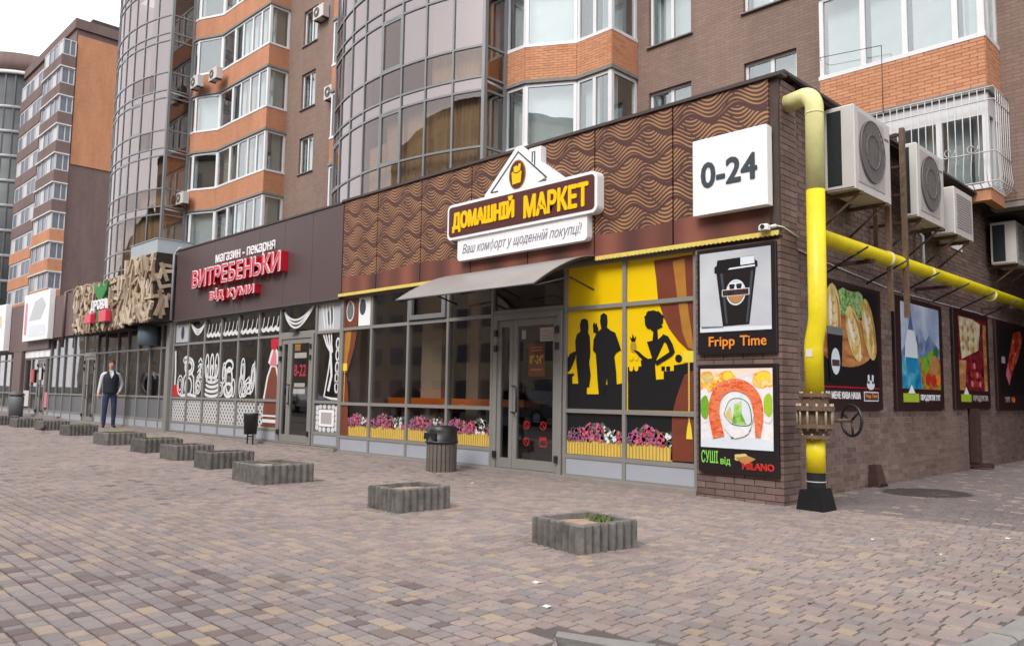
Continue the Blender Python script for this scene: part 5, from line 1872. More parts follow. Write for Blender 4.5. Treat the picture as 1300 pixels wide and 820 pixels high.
def stack(xa, xb, za, zb, nx, nz):
    for i in range(nx):
        for k in range(nz):
            x_ = xa + (xb - xa) * (i + .5) / nx + lr.uniform(-.08, .08)
            z_ = za + (zb - za) * (k + .5) / nz + lr.uniform(-.06, .06)
            L = lr.uniform(.36, .62)
            a_ = lr.choice((lr.uniform(1.2, 1.9), lr.uniform(-.6, .6), lr.uniform(.7, 1.3), lr.uniform(1.9, 2.6)))
            ex, ez = abs(math.cos(a_)) * L / 2, abs(math.sin(a_)) * L / 2
            x_ = max(xa + ex, min(xb - ex, x_)); z_ = max(za + ez, min(zb - ez, z_))
            stick(x_, z_, L, a_)
stack(-23.4, -18.95, 2.86, 4.36, 17, 9)
stack(-18.95, -16.92, 2.96, 4.74, 9, 10)
for q in range(14):                                       # sticks on the right cheek
    a_ = lr.uniform(1.1, 2.0) if q % 3 else lr.uniform(-.4, .4)
    cy_, cz_ = lr.uniform(-.40, -.14), lr.uniform(3.2, 4.5)
    L = lr.uniform(.3, .55) if q % 3 else .3
    c, s = math.cos(a_), math.sin(a_)
    hh = .045
    MB().prism([(cy_ + c * a - s * b, cz_ + s * a + c * b) for a, b in ((-L / 2, -hh), (L / 2, -hh), (L / 2, hh), (-L / 2, hh))], SD(-16.92), lr.uniform(.02, .05), .001).build('firewood_stick', 'wood_log', ff)
GL = FR(-.60)
MB().prism([(-21.05, 3.98), (-21.25, 4.25), (-21.0, 4.2), (-20.8, 4.1), (-20.65, 4.3), (-20.55, 4.1), (-20.2, 4.22), (-20.05, 4.28), (-20.15, 4.0), (-20.4, 3.84), (-20.6, 3.75), (-20.85, 3.82)], GL, .05, 0).build('leaf_top', 'sign_green', ff)
MB().prism([(-20.9, 3.45), (-20.45, 3.45), (-20.6, 3.15), (-20.65, 2.98), (-20.75, 3.2)], GL, .05, 0).build('leaf_tip', 'sign_green', ff)
text_mb('ДРОВА', GL, -21.35, -20.0, 3.42, 3.78, .01, .06, .02).build('lettering', 'sign_white', ff)
MB().bbox(-21.6, -21.05, -.75, -.60, 3.12, 3.38, .01).build('red_block', 'letter_pink', ff)
MB().bbox(-20.35, -19.75, -.75, -.60, 3.1, 3.42, .01).build('red_block', 'letter_pink', ff)
vb = thing('ventilation_box', (-17.8, 0, 4.76), 'pale grey sheet metal box on top of the firewood sign', 'duct')
MB().bbox(-18.85, -16.95, -.48, .45, 4.76, 5.12, .01).build('casing', 'galv', vb)
MB().box(-18.87, -16.93, -.50, .47, 5.121, 5.14).build('lid', 'galv', vb)

# ================================================================ the farthest shops
fs_ = thing('billboard_shop', (-31, 0, gz(-31)), 'farthest shop front with mauve fascia, brown pier and white posters', 'shop')
shell(fs_, -45, -26.35, 4.5, 4.5)
MB().box(-45, -27.92, -.02, .06, 2.62, 4.45).build('fascia_board', 'fascia_mauve', fs_)
MB().bbox(-32.5, -31.3, -.06, .2, .14, 2.6, .01).build('pier', 'fascia_mauve', fs_)
grid(fs_, [-31.25, -30.3, -29.45], [.15, .4, 1.0, 2.3, 2.6])
door(fs_, -29.42, -28.4, .15, 2.3)
pane(fs_, -29.42, -28.4, 2.33, 2.6)
grid(fs_, [-28.36, -27.95], [.15, .4, 1.0, 2.3, 2.6])
grid(fs_, [-40, -38.5, -37, -35.6, -34.4, -33.4, -32.55], [.15, .4, 1.0, 2.3, 2.6])
MB().bbox(-27.72, -27.5, .3, .5, .2, 2.94, .01).build('blue_reflection', 'violet_blue', fs_)  # solid post standing in for a blue reflection in the shop glass
for q in range(5):
    MB().prism(rect(-31.2 + q * .66, -30.58 + q * .66, 2.34, 2.6), FR(GY), .05, .03).build('light_panel', 'sign_white', fs_)
for (a, b, c, d, mm) in ((-31.15, -30.4, .5, 1.1, 'paper'), (-28.32, -27.99, .5, 1.05, 'pink_print'), (-30.25, -29.9, 1.4, 1.9, 'red_print'), (-29.2, -28.9, 1.5, 1.95, 'paper')):
    MB().prism(rect(a, b, c, d), FR(GY), .045, .03).build('poster', mm, fs_)
MB().box(-31.2, -28.0, 1.8, 2.0, 1.3, 2.2).build('reflection_panel', 'curtain_gold', fs_)  # gold colour imitates the yellow reflection in these windows
wb = thing('billboard', (-28.9, -.1, 2.9), 'tall white billboard on the mauve fascia left of the firewood sign', 'billboard')
MB().bbox(-30.7, -27.4, -.22, -.03, 2.95, 4.72, .01).build('light_box', 'sign_white', wb)
MB().prism(rect(-30.5, -30.2, 3.2, 4.4), FR(-.22), .006, .001).build('pink_stripe', 'pink_print', wb)
MB().prism(rect(-29.8, -27.7, 3.1, 3.5), FR(-.22), .006, .001).build('picture', 'poster_ice', wb)
MB().prism([(-29.9, 3.7), (-29.2, 4.4), (-28.3, 4.5), (-27.8, 4.2), (-28.4, 3.7)], FR(-.22), .006, .001).build('picture', 'poster_grey', wb)
wb = thing('billboard', (-35.6, -.1, 2.7), 'flower-patterned billboard at the left edge of the picture', 'billboard')
MB().bbox(-38.5, -33.4, -.25, -.03, 2.7, 4.6, .01).build('light_box', 'sign_white', wb)
for (x_, z_, r_, mm) in ((-34.6, 3.1, .35, 'pink_print'), (-35.6, 3.3, .4, 'red_print'), (-34.2, 3.9, .3, 'poster_cream'), (-35.3, 4.1, .35, 'pink_print'), (-36.4, 3.7, .4, 'red_print')):
    MB().prism(ell(x_, z_, r_, r_ * .9, 14, .12, 5), FR(-.25), .006, .001).build('flower', mm, wb)
MB().tube([(-26.1, -.06, 2.6), (-26.1, -.06, 4.5), (-26.1, .2, 4.62)], .05, 8).build('downpipe', 'fascia_mauve', lg)
MB().tube([(-16.86, -.06, 3.0), (-16.86, -.06, 4.72), (-16.82, -.02, 4.82), (-16.6, .0, 4.9)], .035, 8).build('conduit', 'galv', bk)
# ---------------------------------------------------------------- signs
sg = thing('shop_sign', (-4.0, -.1, 3.28), 'house-shaped white and brown illuminated sign with yellow lettering above the canopy', 'sign')
SP = FR(-.02)
MB().prism(rrect(-5.36, -2.69, 3.27, 3.66, .06), SP, .115, .005).build('slogan_board', 'sign_white', sg)
MB().prism(rrect(-5.58, -2.49, 3.62, 4.19, .09), SP, .15, .005).build('name_board', 'sign_white', sg)
MB().prism(rrect(-5.535, -2.535, 3.665, 4.145, .06), SP, .158, .151).build('name_field', 'market_brown', sg)
MB().prism([(-4.70, 4.18), (-4.55, 4.18), (-4.52, 4.22), (-4.02, 4.80), (-3.74, 4.47), (-3.74, 4.70), (-3.56, 4.70), (-3.56, 4.28), (-3.46, 4.18), (-3.18, 4.18), (-3.24, 4.23), (-3.52, 4.56), (-3.55, 4.73), (-3.77, 4.73), (-3.8, 4.74), (-4.02, 4.86), (-4.74, 4.22)], SP, .10, .005)
MB().prism([(-4.74, 4.195), (-4.74, 4.23), (-4.06, 4.85), (-3.98, 4.85), (-3.80, 4.69), (-3.80, 4.76), (-3.56, 4.76), (-3.56, 4.52), (-3.16, 4.23), (-3.16, 4.195)], SP, .12, .005).build('house_board', 'sign_white', sg)
def line(nm, pts, wd, mat, d0, d1, par):
    m_ = MB(); ribbon(m_, pts, wd, SP, d0, d1); return m_.build(nm, mat, par)
line('roof_line', [(-4.44, 4.24), (-4.60, 4.245), (-4.02, 4.765), (-3.44, 4.27), (-3.60, 4.235), (-3.44, 4.235)], .022, 'grey_text', .127, .121, sg)
line('chimney_line', [(-3.73, 4.55), (-3.73, 4.70), (-3.68, 4.70), (-3.68, 4.5)], .018, 'grey_text', .127, .121, sg)
MB().prism(ell(-4.03, 4.42, .175, .225, 28), SP, .127, .121).build('emblem_rim', 'curtain_gold', sg)
MB().prism(ell(-4.03, 4.42, .155, .205, 28), SP, .133, .1275).build('emblem_field', 'market_brown', sg)
MB().prism([(-4.12, 4.28), (-3.95, 4.29), (-3.93, 4.46), (-3.96, 4.47), (-3.95, 4.57), (-3.99, 4.58), (-4.01, 4.53), (-4.04, 4.56), (-4.1, 4.54), (-4.09, 4.49), (-4.14, 4.46)], SP, .139, .1335).build('emblem_bag', 'market_yellow', sg)
line('emblem_line', [(-4.1, 4.47), (-4.03, 4.44), (-3.95, 4.47)], .012, 'market_brown', .143, .1395, sg)
text_mb('ДОМАШНІЙ', SP, -5.44, -4.04, 3.72, 4.115, .159, .012, .045).build('lettering', 'market_yellow', sg)
text_mb('МАРКЕТ', SP, -3.85, -2.63, 3.72, 4.06, .159, .012, .045).build('lettering', 'market_yellow', sg)
text_mb('Ваш комфорт у щоденній покупці!', SP, -5.24, -2.78, 3.335, 3.53, .116, .004, .0, .35).build('slogan', 'pale_text', sg)
for q in range(3):
    MB().box(-5.2 + q * 1.1, -5.14 + q * 1.1, -.0245, -.0205, 3.3, 4.1).build('bracket', 'steel_dark', sg)

hsn = thing('hours_sign', (-.55, -.1, 3.33), 'square white light box reading 0-24 at the fascia corner', 'sign')
MB().bbox(-1.03, -.065, -.16, -.025, 3.33, 4.25, .012).build('light_box', 'sign_white', hsn)
text_mb('0-24', FR(-.16), -.91, -.18, 3.64, 3.955, .001, .006, .035).build('figures', 'grey_text', hsn)

bs = thing('bakery_sign', (-13.0, -.1, 3.3), 'red and white raised lettering on the dark bakery fascia', 'sign')
BP = FR(-.02)
def raised(txt, u0, u1, v0, v1, dep, par):
    e = .022
    text_mb(txt, BP, u0 - e, u1 + e, v0 - e, v1 + e, .002, dep, .05).build('letter_body', 'letter_red', par)
    text_mb(txt, BP, u0 - e, u1 + e, v0 - e, v1 + e, dep + .003, .012, .05).build('letter_rim', 'sign_white', par)
    text_mb(txt, BP, u0, u1, v0, v1, dep + .016, .008, .005).build('letter_face', 'letter_pink', par)
raised('ВИТРЕБЕНЬКИ', -15.3, -10.95, 3.70, 4.10, .17, bs)
raised('від куми', -14.3, -12.1, 3.27, 3.57, .15, bs)
text_mb('магазин - пекарня', BP, -14.4, -11.5, 4.17, 4.44, .002, .02, .012).build('small_lettering', 'sign_white', bs, kind='stuff')

# ---------------------------------------------------------------- posters
def poster(label, group=None):
    return thing('poster', (0, 0, 0), label, 'poster', group)
p1 = poster('framed advert with black paper coffee cup, upper one on the corner pier')
MB().bbox(-1.04, -.035, -.05, -.002, 1.68, 2.93, .006).build('frame', 'poster_black', p1)
PF = FR(-.05)
def pic(par, nm, poly, mat, lay): return MB().prism(poly, PF, .0012 + .0018 * lay + .0016, .0012 + .0018 * lay).build(nm, mat, par)
pic(p1, 'backdrop', rect(-1.0, -.09, 1.94, 2.88), 'pr_backdrop', 0)
pic(p1, 'tabletop', [(-1.0, 1.94), (-.09, 1.94), (-.09, 1.98), (-1.0, 2.0)], 'poster_ice', 1)
pic(p1, 'cup', [(-.695, 2.0), (-.36, 2.01), (-.27, 2.66), (-.78, 2.66)], 'poster_black', 2)
pic(p1, 'cup_gleam', [(-.655, 2.03), (-.63, 2.03), (-.69, 2.62), (-.725, 2.62)], 'grey_text', 3)
pic(p1, 'cup_gleam', [(-.40, 2.03), (-.375, 2.03), (-.30, 2.62), (-.33, 2.62)], 'grey_text', 3)
pic(p1, 'cup_shadow', [(-.98, 1.985), (-.69, 1.985), (-.69, 2.0), (-.98, 2.01)], 'grey_panel', 2)
pic(p1, 'cup_lid', [(-.80, 2.63), (-.25, 2.66), (-.25, 2.72), (-.28, 2.74), (-.29, 2.79), (-.76, 2.78), (-.77, 2.72), (-.80, 2.70)], 'dark_print', 3)
pic(p1, 'lid_gleam', [(-.46, 2.695), (-.285, 2.70), (-.285, 2.785), (-.46, 2.785)], 'poster_ice', 4)
pic(p1, 'lid_gleam', [(-.62, 2.655), (-.28, 2.665), (-.28, 2.685), (-.6, 2.675)], 'poster_ice', 4)
pic(p1, 'emblem', ell(-.525, 2.385, .125, .15, 26), 'poster_ice', 3)
pic(p1, 'emblem_dark', ell(-.525, 2.385, .108, .13, 26), 'poster_black', 4)
pic(p1, 'emblem_top', ell(-.525, 2.42, .1, .09, 20, 0, 5, 0, PI), 'poster_ice', 5)
for sx in (-.57, -.48):
    pic(p1, 'emblem_cup', [(sx - .038, 2.462), (sx + .038, 2.462), (sx + .03, 2.482), (sx - .03, 2.482)], 'poster_black', 6)
    pic(p1, 'emblem_cup', [(sx - .026, 2.425), (sx + .026, 2.425), (sx + .033, 2.46), (sx - .033, 2.46)], 'poster_black', 6)
pic(p1, 'emblem_low', ell(-.525, 2.35, .095, .09, 20, 0, 5, PI, 2 * PI), 'poster_tan', 5)
pic(p1, 'emblem_band', rect(-.70, -.35, 2.345, 2.425), 'poster_ice', 6); pic(p1, 'emblem_band', rect(-.69, -.36, 2.353, 2.417), 'rust_dark', 7)
text_mb('Fripp Time', PF, -.68, -.37, 2.362, 2.408, .0158, .001, .01).build('emblem_lettering', 'text_orange', p1)
text_mb('Fripp', PF, -.885, -.545, 1.735, 1.885, .002, .004, .02).build('lettering', 'text_orange', p1)
text_mb('Time', PF, -.48, -.155, 1.765, 1.885, .002, .004, .02).build('lettering', 'text_orange', p1)

p2 = poster('framed sushi advert, lower one on the corner pier')
MB().bbox(-1.04, -.035, -.05, -.002, .32, 1.56, .006).build('frame', 'poster_black', p2)
pic(p2, 'backdrop', rect(-1.0, -.09, .60, 1.51), 'pr_rice', 0)
pic(p2, 'backdrop_upper', [(-1.0, 1.3), (-.8, 1.42), (-.55, 1.38), (-.3, 1.44), (-.09, 1.3), (-.09, 1.51), (-1.0, 1.51)], 'pr_blur', 1)
for (cx_, cz_, rx, rz, mm, ly) in ((-.92, 1.36, .16, .12, 'pr_roe', 2), (-.65, 1.38, .12, .11, 'pr_roe', 2), (-.2, 1.38, .14, .1, 'pr_roe', 2), (-.90, 1.4, .07, .05, 'poster_cream', 3), (-.64, 1.42, .06, .05, 'yellow_light', 3), (-.2, 1.42, .08, .05, 'yellow_light', 3), (-.96, 1.08, .1, .2, 'poster_rice', 3), (-.94, 1.06, .06, .14, 'poster_green', 4), (-.16, 1.1, .1, .2, 'poster_rice', 3), (-.14, 1.1, .06, .13, 'poster_lime', 4)):
    pic(p2, 'roll_behind', [(max(-.995, min(-.095, a)), b) for a, b in ell(cx_, cz_, rx, rz, 18, .04, 5)], mm, ly)
arc = [(-.76, .72), (-.82, 1.0), (-.78, 1.2), (-.64, 1.31), (-.46, 1.31), (-.31, 1.2), (-.26, 1.0), (-.27, .74)]
def smooth(pts, n=6):
    out = []
    P_ = [pts[0]] + list(pts) + [pts[-1]]
    for i in range(1, len(P_) - 2):
        for j in range(n):
            t = j / n
            out.append(tuple(.5 * ((2 * P_[i][c]) + (-P_[i - 1][c] + P_[i + 1][c]) * t + (2 * P_[i - 1][c] - 5 * P_[i][c] + 4 * P_[i + 1][c] - P_[i + 2][c]) * t * t + (-P_[i - 1][c] + 3 * P_[i][c] - 3 * P_[i + 1][c] + P_[i + 2][c]) * t ** 3) for c in range(len(pts[0]))))
    return out + [pts[-1]]
a3 = smooth([(x_, z_, w_) for (x_, z_), w_ in zip(arc, [.15, .14, .14, .14, .14, .13, .12, .06])])
m_ = MB(); ribbon(m_, [q[:2] for q in a3], [q[2] for q in a3], PF, .0125, .011); m_.build('salmon_wrap', 'pr_salmon', p2)
for i in range(3, len(a3) - 3, 3):                           # pale fat lines across the salmon
    (x_, z_, w_), (xn, zn, _) = a3[i], a3[i + 1]
    l_ = math.hypot(xn - x_, zn - z_); nx_, nz_ = -(zn - z_) / l_, (xn - x_) / l_
    m_ = MB(); ribbon(m_, [(x_ - nx_ * w_ * .45, z_ - nz_ * w_ * .45), (xn, zn), (x_ + nx_ * w_ * .45, z_ + nz_ * w_ * .45)], [.004, .012, .004], PF, .0142, .013); m_.build('salmon_line', 'poster_orange', p2)
pic(p2, 'plate', [(-1.0, .60), (-.09, .60), (-.09, .70), (-.3, .74), (-.8, .73), (-1.0, .70)], 'poster_ice', 1)
pic(p2, 'rice', ell(-.52, .98, .2, .26, 22, .03, 7), 'pr_rice', 8)
pic(p2, 'seaweed', [q for q in smooth([(-.69, .98), (-.62, 1.14), (-.50, 1.175), (-.38, 1.12), (-.335, .96), (-.37, .865), (-.56, .865), (-.64, .92), (-.69, .98)], 4)][:-1], 'poster_leaf', 9)
pic(p2, 'cucumber', [q for q in smooth([(-.68, .98), (-.615, 1.13), (-.50, 1.165), (-.387, 1.112), (-.345, .96), (-.375, .875), (-.555, .875), (-.635, .925), (-.68, .98)], 4)][:-1], 'poster_ice', 10)
pic(p2, 'avocado', [(-.58, .88), (-.55, 1.1), (-.46, 1.14), (-.46, 1.0), (-.40, .88)], 'pr_green', 11)
pic(p2, 'avocado', [(-.68, .97), (-.6, 1.08), (-.57, .9), (-.62, .93)], 'poster_cream', 11)
m_ = MB(); ribbon(m_, [(-.6, .72), (-.5, .74), (-.42, .76), (-.36, .83)], .02, PF, .0125, .011); m_.build('seaweed_edge', 'poster_leaf', p2)
text_mb('СУШІ', PF, -.995, -.775, .42, .565, .002, .004, .012).build('lettering', 'text_green', p2)
text_mb('від', PF, -.745, -.615, .40, .50, .002, .004, .02).build('lettering', 'text_green', p2)
pic(p2, 'pizza_logo', ell(-.47, .505, .10, .045, 16, .15, 5), 'poster_cream', 1)
pic(p2, 'pizza_logo', [(-.55, .50), (-.4, .53), (-.30, .5), (-.44, .42)], 'poster_tan', 2)
text_mb('MILANO', PF, -.47, -.085, .375, .455, .002, .003, .06).build('logo_rim', 'poster_salmon', p2)
text_mb('MILANO', PF, -.465, -.09, .38, .45, .0055, .003, .02).build('lettering', 'letter_red', p2)

SPX = SD(SWX + .052)
def side_poster(label, ya, yb, za, zb):
    p = poster(label, None)
    MB().bbox(SWX + .001, SWX + .05, ya, yb, za, zb, .006).build('frame', 'poster_frame', p)
    return p
def spic(par, nm, poly, mat, lay): return MB().prism(poly, SPX, .0016 + .0018 * lay, .0018 * lay).build(nm, mat, par)
s1 = side_poster('dark framed advert of pale pastries and black cup beside the yellow pipe', 1.15, 3.34, 1.04, 2.72)
spic(s1, 'backdrop', rect(1.25, 3.2, 1.32, 2.66), 'poster_black', 0)
spic(s1, 'board', ell(2.15, 1.95, .92, .35, 26), 'pr_board', 1)
spic(s1, 'greenery', ell(2.3, 2.45, .55, .18, 22, .15, 6), 'pr_salad', 2)
spic(s1, 'greenery', ell(1.5, 2.4, .2, .22, 16, .15, 6), 'pr_salad', 2)
for (cx_, cz_, rx, rz, tl) in ((1.72, 2.22, .24, .44, 0), (2.38, 2.05, .22, .40, -.5), (2.88, 2.14, .2, .44, -.35)):
    spic(s1, 'pastry', [(cx_ + a * math.cos(tl) + b * math.sin(tl), cz_ - a * math.sin(tl) + b * math.cos(tl)) for a, b in ell(0, 0, rx, rz, 20)], 'pr_pastry', 3)
for (cx_, cz_, rx, rz, tl) in ((1.72, 2.22, .24, .44, 0), (2.38, 2.05, .22, .40, -.5), (2.88, 2.14, .2, .44, -.35)):
    def rot_(pts): return [(cx_ + a * math.cos(tl) + b * math.sin(tl), cz_ - a * math.sin(tl) + b * math.cos(tl)) for a, b in pts]
    spic(s1, 'pastry_shadow', rot_(ell(rx * .42, -rz * .12, rx * .5, rz * .78, 18)), 'poster_tan', 4)
    spic(s1, 'pastry_crown', rot_(ell(-rx * .12, 0, rx * .72, rz * .9, 18)), 'pr_pastry', 5)
    spic(s1, 'pastry_gleam', rot_(ell(-rx * .35, rz * .2, rx * .2, rz * .45, 14)), 'poster_rice', 6)
    for q in (-.5, -.2, .1, .4): spic(s1, 'pastry_crease', rot_(band([(-rx * .3, rz * (q + .12)), (0, rz * q), (rx * .4, rz * (q + .1))], [.004, .014, .004])), 'poster_tan', 7)
spic(s1, 'cup', [(1.58, 1.42), (1.92, 1.42), (1.98, 2.02), (1.52, 2.02)], 'poster_black', 8)
spic(s1, 'cup_lid', rect(1.52, 1.98, 2.0, 2.1), 'grey_panel', 9)
spic(s1, 'emblem', ell(1.75, 1.66, .13, .17, 18), 'poster_ice', 9); spic(s1, 'emblem', rect(1.64, 1.86, 1.6, 1.68), 'rust_dark', 10)
spic(s1, 'red_line', rect(1.3, 3.2, 1.33, 1.345), 'letter_red', 1)
text_mb('ДО МЕНЕ КАВА НАША', SPX, 1.45, 2.55, 1.17, 1.28, .001, .003, .03).build('lettering', 'sign_white', s1)
spic(s1, 'logo_plate', rect(2.66, 3.16, 1.16, 1.29), 'poster_ice', 1); spic(s1, 'logo_plate', rect(2.68, 3.14, 1.175, 1.275), 'rust_dark', 2)
text_mb('Fripp Time', SPX, 2.71, 3.11, 1.195, 1.26, .0055, .002, .02).build('lettering', 'text_orange', s1)
spic(s1, 'logo_head', ell(2.9, 1.38, .13, .065, 16), 'poster_ice', 2); spic(s1, 'logo_ear', rect(2.8, 2.86, 1.4, 1.52), 'poster_ice', 2); spic(s1, 'logo_ear', rect(2.94, 3.0, 1.4, 1.52), 'poster_ice', 2)
s2 = side_poster('dark framed advert of water bottle before blue mountains on the side wall', 3.88, 5.98, 1.04, 2.74)
spic(s2, 'sky', rect(4.1, 5.8, 1.36, 2.66), 'pr_sky', 0)
spic(s2, 'mountain', [(4.1, 1.9), (4.4, 2.15), (4.6, 2.05), (4.9, 2.3), (5.15, 2.1), (5.3, 2.22), (5.8, 2.0), (5.8, 1.36), (4.1, 1.36)], 'pr_hill', 1)
spic(s2, 'meadow', rect(4.1, 5.8, 1.36, 1.85), 'pr_veg', 2); spic(s2, 'river', [(4.1, 1.36), (4.95, 1.36), (4.8, 1.85), (4.1, 1.85)], 'pr_water', 3)
spic(s2, 'bottle', [(4.22, 1.75), (4.35, 1.62), (4.62, 1.62), (4.76, 1.75), (4.74, 2.05), (4.62, 2.25), (4.54, 2.45), (4.49, 2.6), (4.43, 2.45), (4.34, 2.25), (4.23, 2.05)], 'poster_ice', 4)
spic(s2, 'bottle_cap', [(4.36, 2.25), (4.6, 2.25), (4.53, 2.45), (4.49, 2.58), (4.44, 2.45)], 'poster_hill', 5); spic(s2, 'bottle_base', [(4.23, 1.75), (4.36, 1.6), (4.62, 1.6), (4.75, 1.75), (4.75, 1.83), (4.23, 1.83)], 'poster_blue', 5)
for (cx_, cz_, r_, mm, ly) in ((5.1, 1.75, .16, 'poster_green', 4), (5.35, 1.85, .16, 'poster_green', 4), (5.5, 1.75, .2, 'poster_tan', 5), (5.6, 1.95, .12, 'poster_leaf', 4), (5.2, 1.52, .12, 'poster_meat', 6), (5.45, 1.5, .12, 'poster_meat', 6), (5.65, 1.52, .12, 'poster_orange', 6)):
    spic(s2, 'vegetable', ell(cx_, cz_, r_, r_ * .8, 14, .1, 5), mm, ly)
spic(s2, 'logo_plate', rect(4.12, 4.78, 1.16, 1.29), 'poster_lime', 1); spic(s2, 'logo_roof', [(4.3, 1.29), (4.6, 1.29), (4.45, 1.42)], 'sign_white', 6)
text_mb('ПРОДУКТИ ТУТ', SPX, 4.86, 5.76, 1.17, 1.28, .001, .003, .03).build('lettering', 'sign_white', s2)
s3 = side_poster('dark framed advert of cheese board and berries on the side wall', 6.56, 8.62, 1.06, 2.78)
spic(s3, 'backdrop', rect(6.8, 8.45, 1.38, 2.68), 'pr_berry', 0)
spic(s3, 'cheese', [(6.95, 1.92), (7.95, 2.12), (8.1, 2.6), (7.6, 2.66), (6.85, 2.66), (6.9, 2.2)], 'pr_cheese', 1)
for q in range(9): spic(s3, 'cheese_hole', ell(7.05 + .3 * (q % 3), 2.12 + .17 * (q // 3), .06, .05, 10), 'poster_tan', 2)
spic(s3, 'wood', [(6.8, 1.38), (7.1, 1.38), (7.2, 1.9), (6.8, 1.9)], 'pr_board', 1); spic(s3, 'wood', rect(8.25, 8.45, 1.38, 2.6), 'pr_board', 1)
for q in range(10): spic(s3, 'berry', ell(7.5 + .16 * (q % 4), 1.5 + .16 * (q // 4), .07, .06, 10), 'poster_meat' if q % 3 else 'pink_print', 2 + q % 3)
spic(s3, 'logo_plate', rect(6.85, 7.42, 1.18, 1.31), 'poster_lime', 1); spic(s3, 'logo_roof', [(7.0, 1.31), (7.3, 1.31), (7.15, 1.44)], 'sign_white', 1)
text_mb('ПРОДУКТИ', SPX, 7.52, 8.42, 1.18, 1.3, .001, .003, .03).build('lettering', 'ac_panel', s3)
s4 = side_poster('dark framed advert of red meat at the right edge of the picture', 9.14, 11.4, 1.04, 2.8)
spic(s4, 'backdrop', rect(9.3, 11.25, 1.36, 2.68), 'poster_black', 0)
spic(s4, 'meat', [(9.75, 1.75), (10.0, 1.6), (10.3, 1.85), (10.7, 2.1), (11.1, 2.5), (10.9, 2.66), (10.4, 2.6), (10.1, 2.2)], 'pr_meat', 1)
spic(s4, 'meat_end', [(9.72, 1.72), (9.95, 1.52), (10.05, 1.7), (9.9, 1.95)], 'pink_print', 2)
spic(s4, 'label_patch', rect(9.45, 9.7, 1.95, 2.08), 'ac_panel', 1)
text_mb('ТУТ', SPX, 9.6, 9.95, 1.19, 1.29, .001, .003, .03).build('lettering', 'ac_panel', s4)
spic(s4, 'logo', ell(10.2, 1.24, .14, .06, 12), 'poster_orange', 1)

# ---------------------------------------------------------------- yellow gas pipe on the corner
gp = thing('gas_pipe', (.35, .03, 0), 'yellow gas riser with rusty flanged valve and black foot at the corner', 'pipe')
PX, PY = .345, .03
MB().tube([(PX, PY, .40), (PX, PY, .80)], .098, 20).build('riser', 'pipe_yellow', gp)
up = [(PX, PY, 1.22), (PX, PY, 1.72), (PX + .008, PY, 1.80), (PX + .045, PY, 1.98), (PX + .052, PY, 2.08), (PX + .055, PY, 3.44)]
MB().tube(up, .098, 20).build('riser', 'pipe_yellow', gp)
tp = [(PX + .055, PY, 3.441), (PX + .06, PY, 4.36)]
for j in range(1, 9):
    a = PI / 2 * j / 8
    tp.append((PX + .06 - .19 * (1 - math.cos(a)), PY + .1 * (1 - math.cos(a)), 4.36 + .19 * math.sin(a)))
tp.append((-.25, PY + .25, 4.56))
MB().tube(tp, .098, 20).build('upper_bend', 'pipe_pale', gp)
for zz in (4.29,): MB().tube([(PX + .06, PY, zz), (PX + .06, PY, zz + .012)], .1025, 20).build('weld_seam', 'pipe_pale', gp)
MB().tube([(PX, PY, -.02), (PX, PY, .401)], .095, 20).build('black_sleeve', 'pipe_black', gp)
ft = MB()
ft.add([(PX - .17, PY - .14, -.03), (PX + .15, PY - .17, -.03), (PX + .16, PY + .15, -.03), (PX - .16, PY + .16, -.03),
        (PX - .135, PY - .11, .22), (PX + .11, PY - .12, .25), (PX + .11, PY + .11, .24), (PX - .13, PY + .11, .21)],
       [(3, 2, 1, 0), (4, 5, 6, 7), (0, 1, 5, 4), (1, 2, 6, 5), (2, 3, 7, 6), (3, 0, 4, 7)])
ft.build('foot', 'pipe_black', gp)
MB().tube([(PX, PY, .30), (PX, PY, .312)], .1, 20).build('clamp', 'galv', gp)
MB().box(PX - .04, PX + .03, PY - .1015, PY - .09, 1.62, 1.70).build('pipe_label', 'paper', gp)
va = MB()
for (r_, z0, z1) in ((.165, 1.195, 1.235), (.14, 1.10, 1.195), (.20, 1.05, 1.10), (.15, .90, 1.05), (.20, .865, .905), (.13, .80, .865), (.165, .755, .795)):
    va.tube([(PX, PY, z0), (PX, PY, z1)], r_, 20, 0, True, False)
vo = va.build('valve', 'rust', gp)
for j in range(12):
    a = 2 * PI * j / 12
    MB().tube([(PX + .178 * math.cos(a), PY + .178 * math.sin(a), .84), (PX + .178 * math.cos(a), PY + .178 * math.sin(a), 1.125)], .013, 8).build('bolt', 'bolt_metal', vo)
for j in range(8):
    a = 2 * PI * j / 8 + .2
    for zz in (.74, 1.18): MB().tube([(PX + .148 * math.cos(a), PY + .148 * math.sin(a), zz), (PX + .148 * math.cos(a), PY + .148 * math.sin(a), zz + .07)], .012, 6).build('bolt', 'bolt_metal', vo)
wc = (PX + .24, PY + .36, .95)
dv = Vector((.5, .86, 0)).normalized()
e1 = Vector((-dv.y, dv.x, 0)); e2 = Vector((0, 0, 1))
ring = [tuple(Vector(wc) + e1 * (.165 * math.cos(2 * PI * j / 24)) + e2 * (.165 * math.sin(2 * PI * j / 24))) for j in range(25)]
hw = MB().tube(ring, .016, 8, 0, False).build('handwheel', 'black_plastic', gp)
for j in range(3):
    a = 2 * PI * j / 3 + .4
    MB().tube([wc, tuple(Vector(wc) + e1 * (.16 * math.cos(a)) + e2 * (.16 * math.sin(a)))], .013, 6).build('spoke', 'black_plastic', hw)
MB().tube([(PX + .1, PY + .12, .95), wc], .018, 8).build('stem', 'rust', hw)
hp = thing('gas_pipe', (.2, 5, 3.05), 'long horizontal yellow gas pipe running along the side wall', 'pipe')
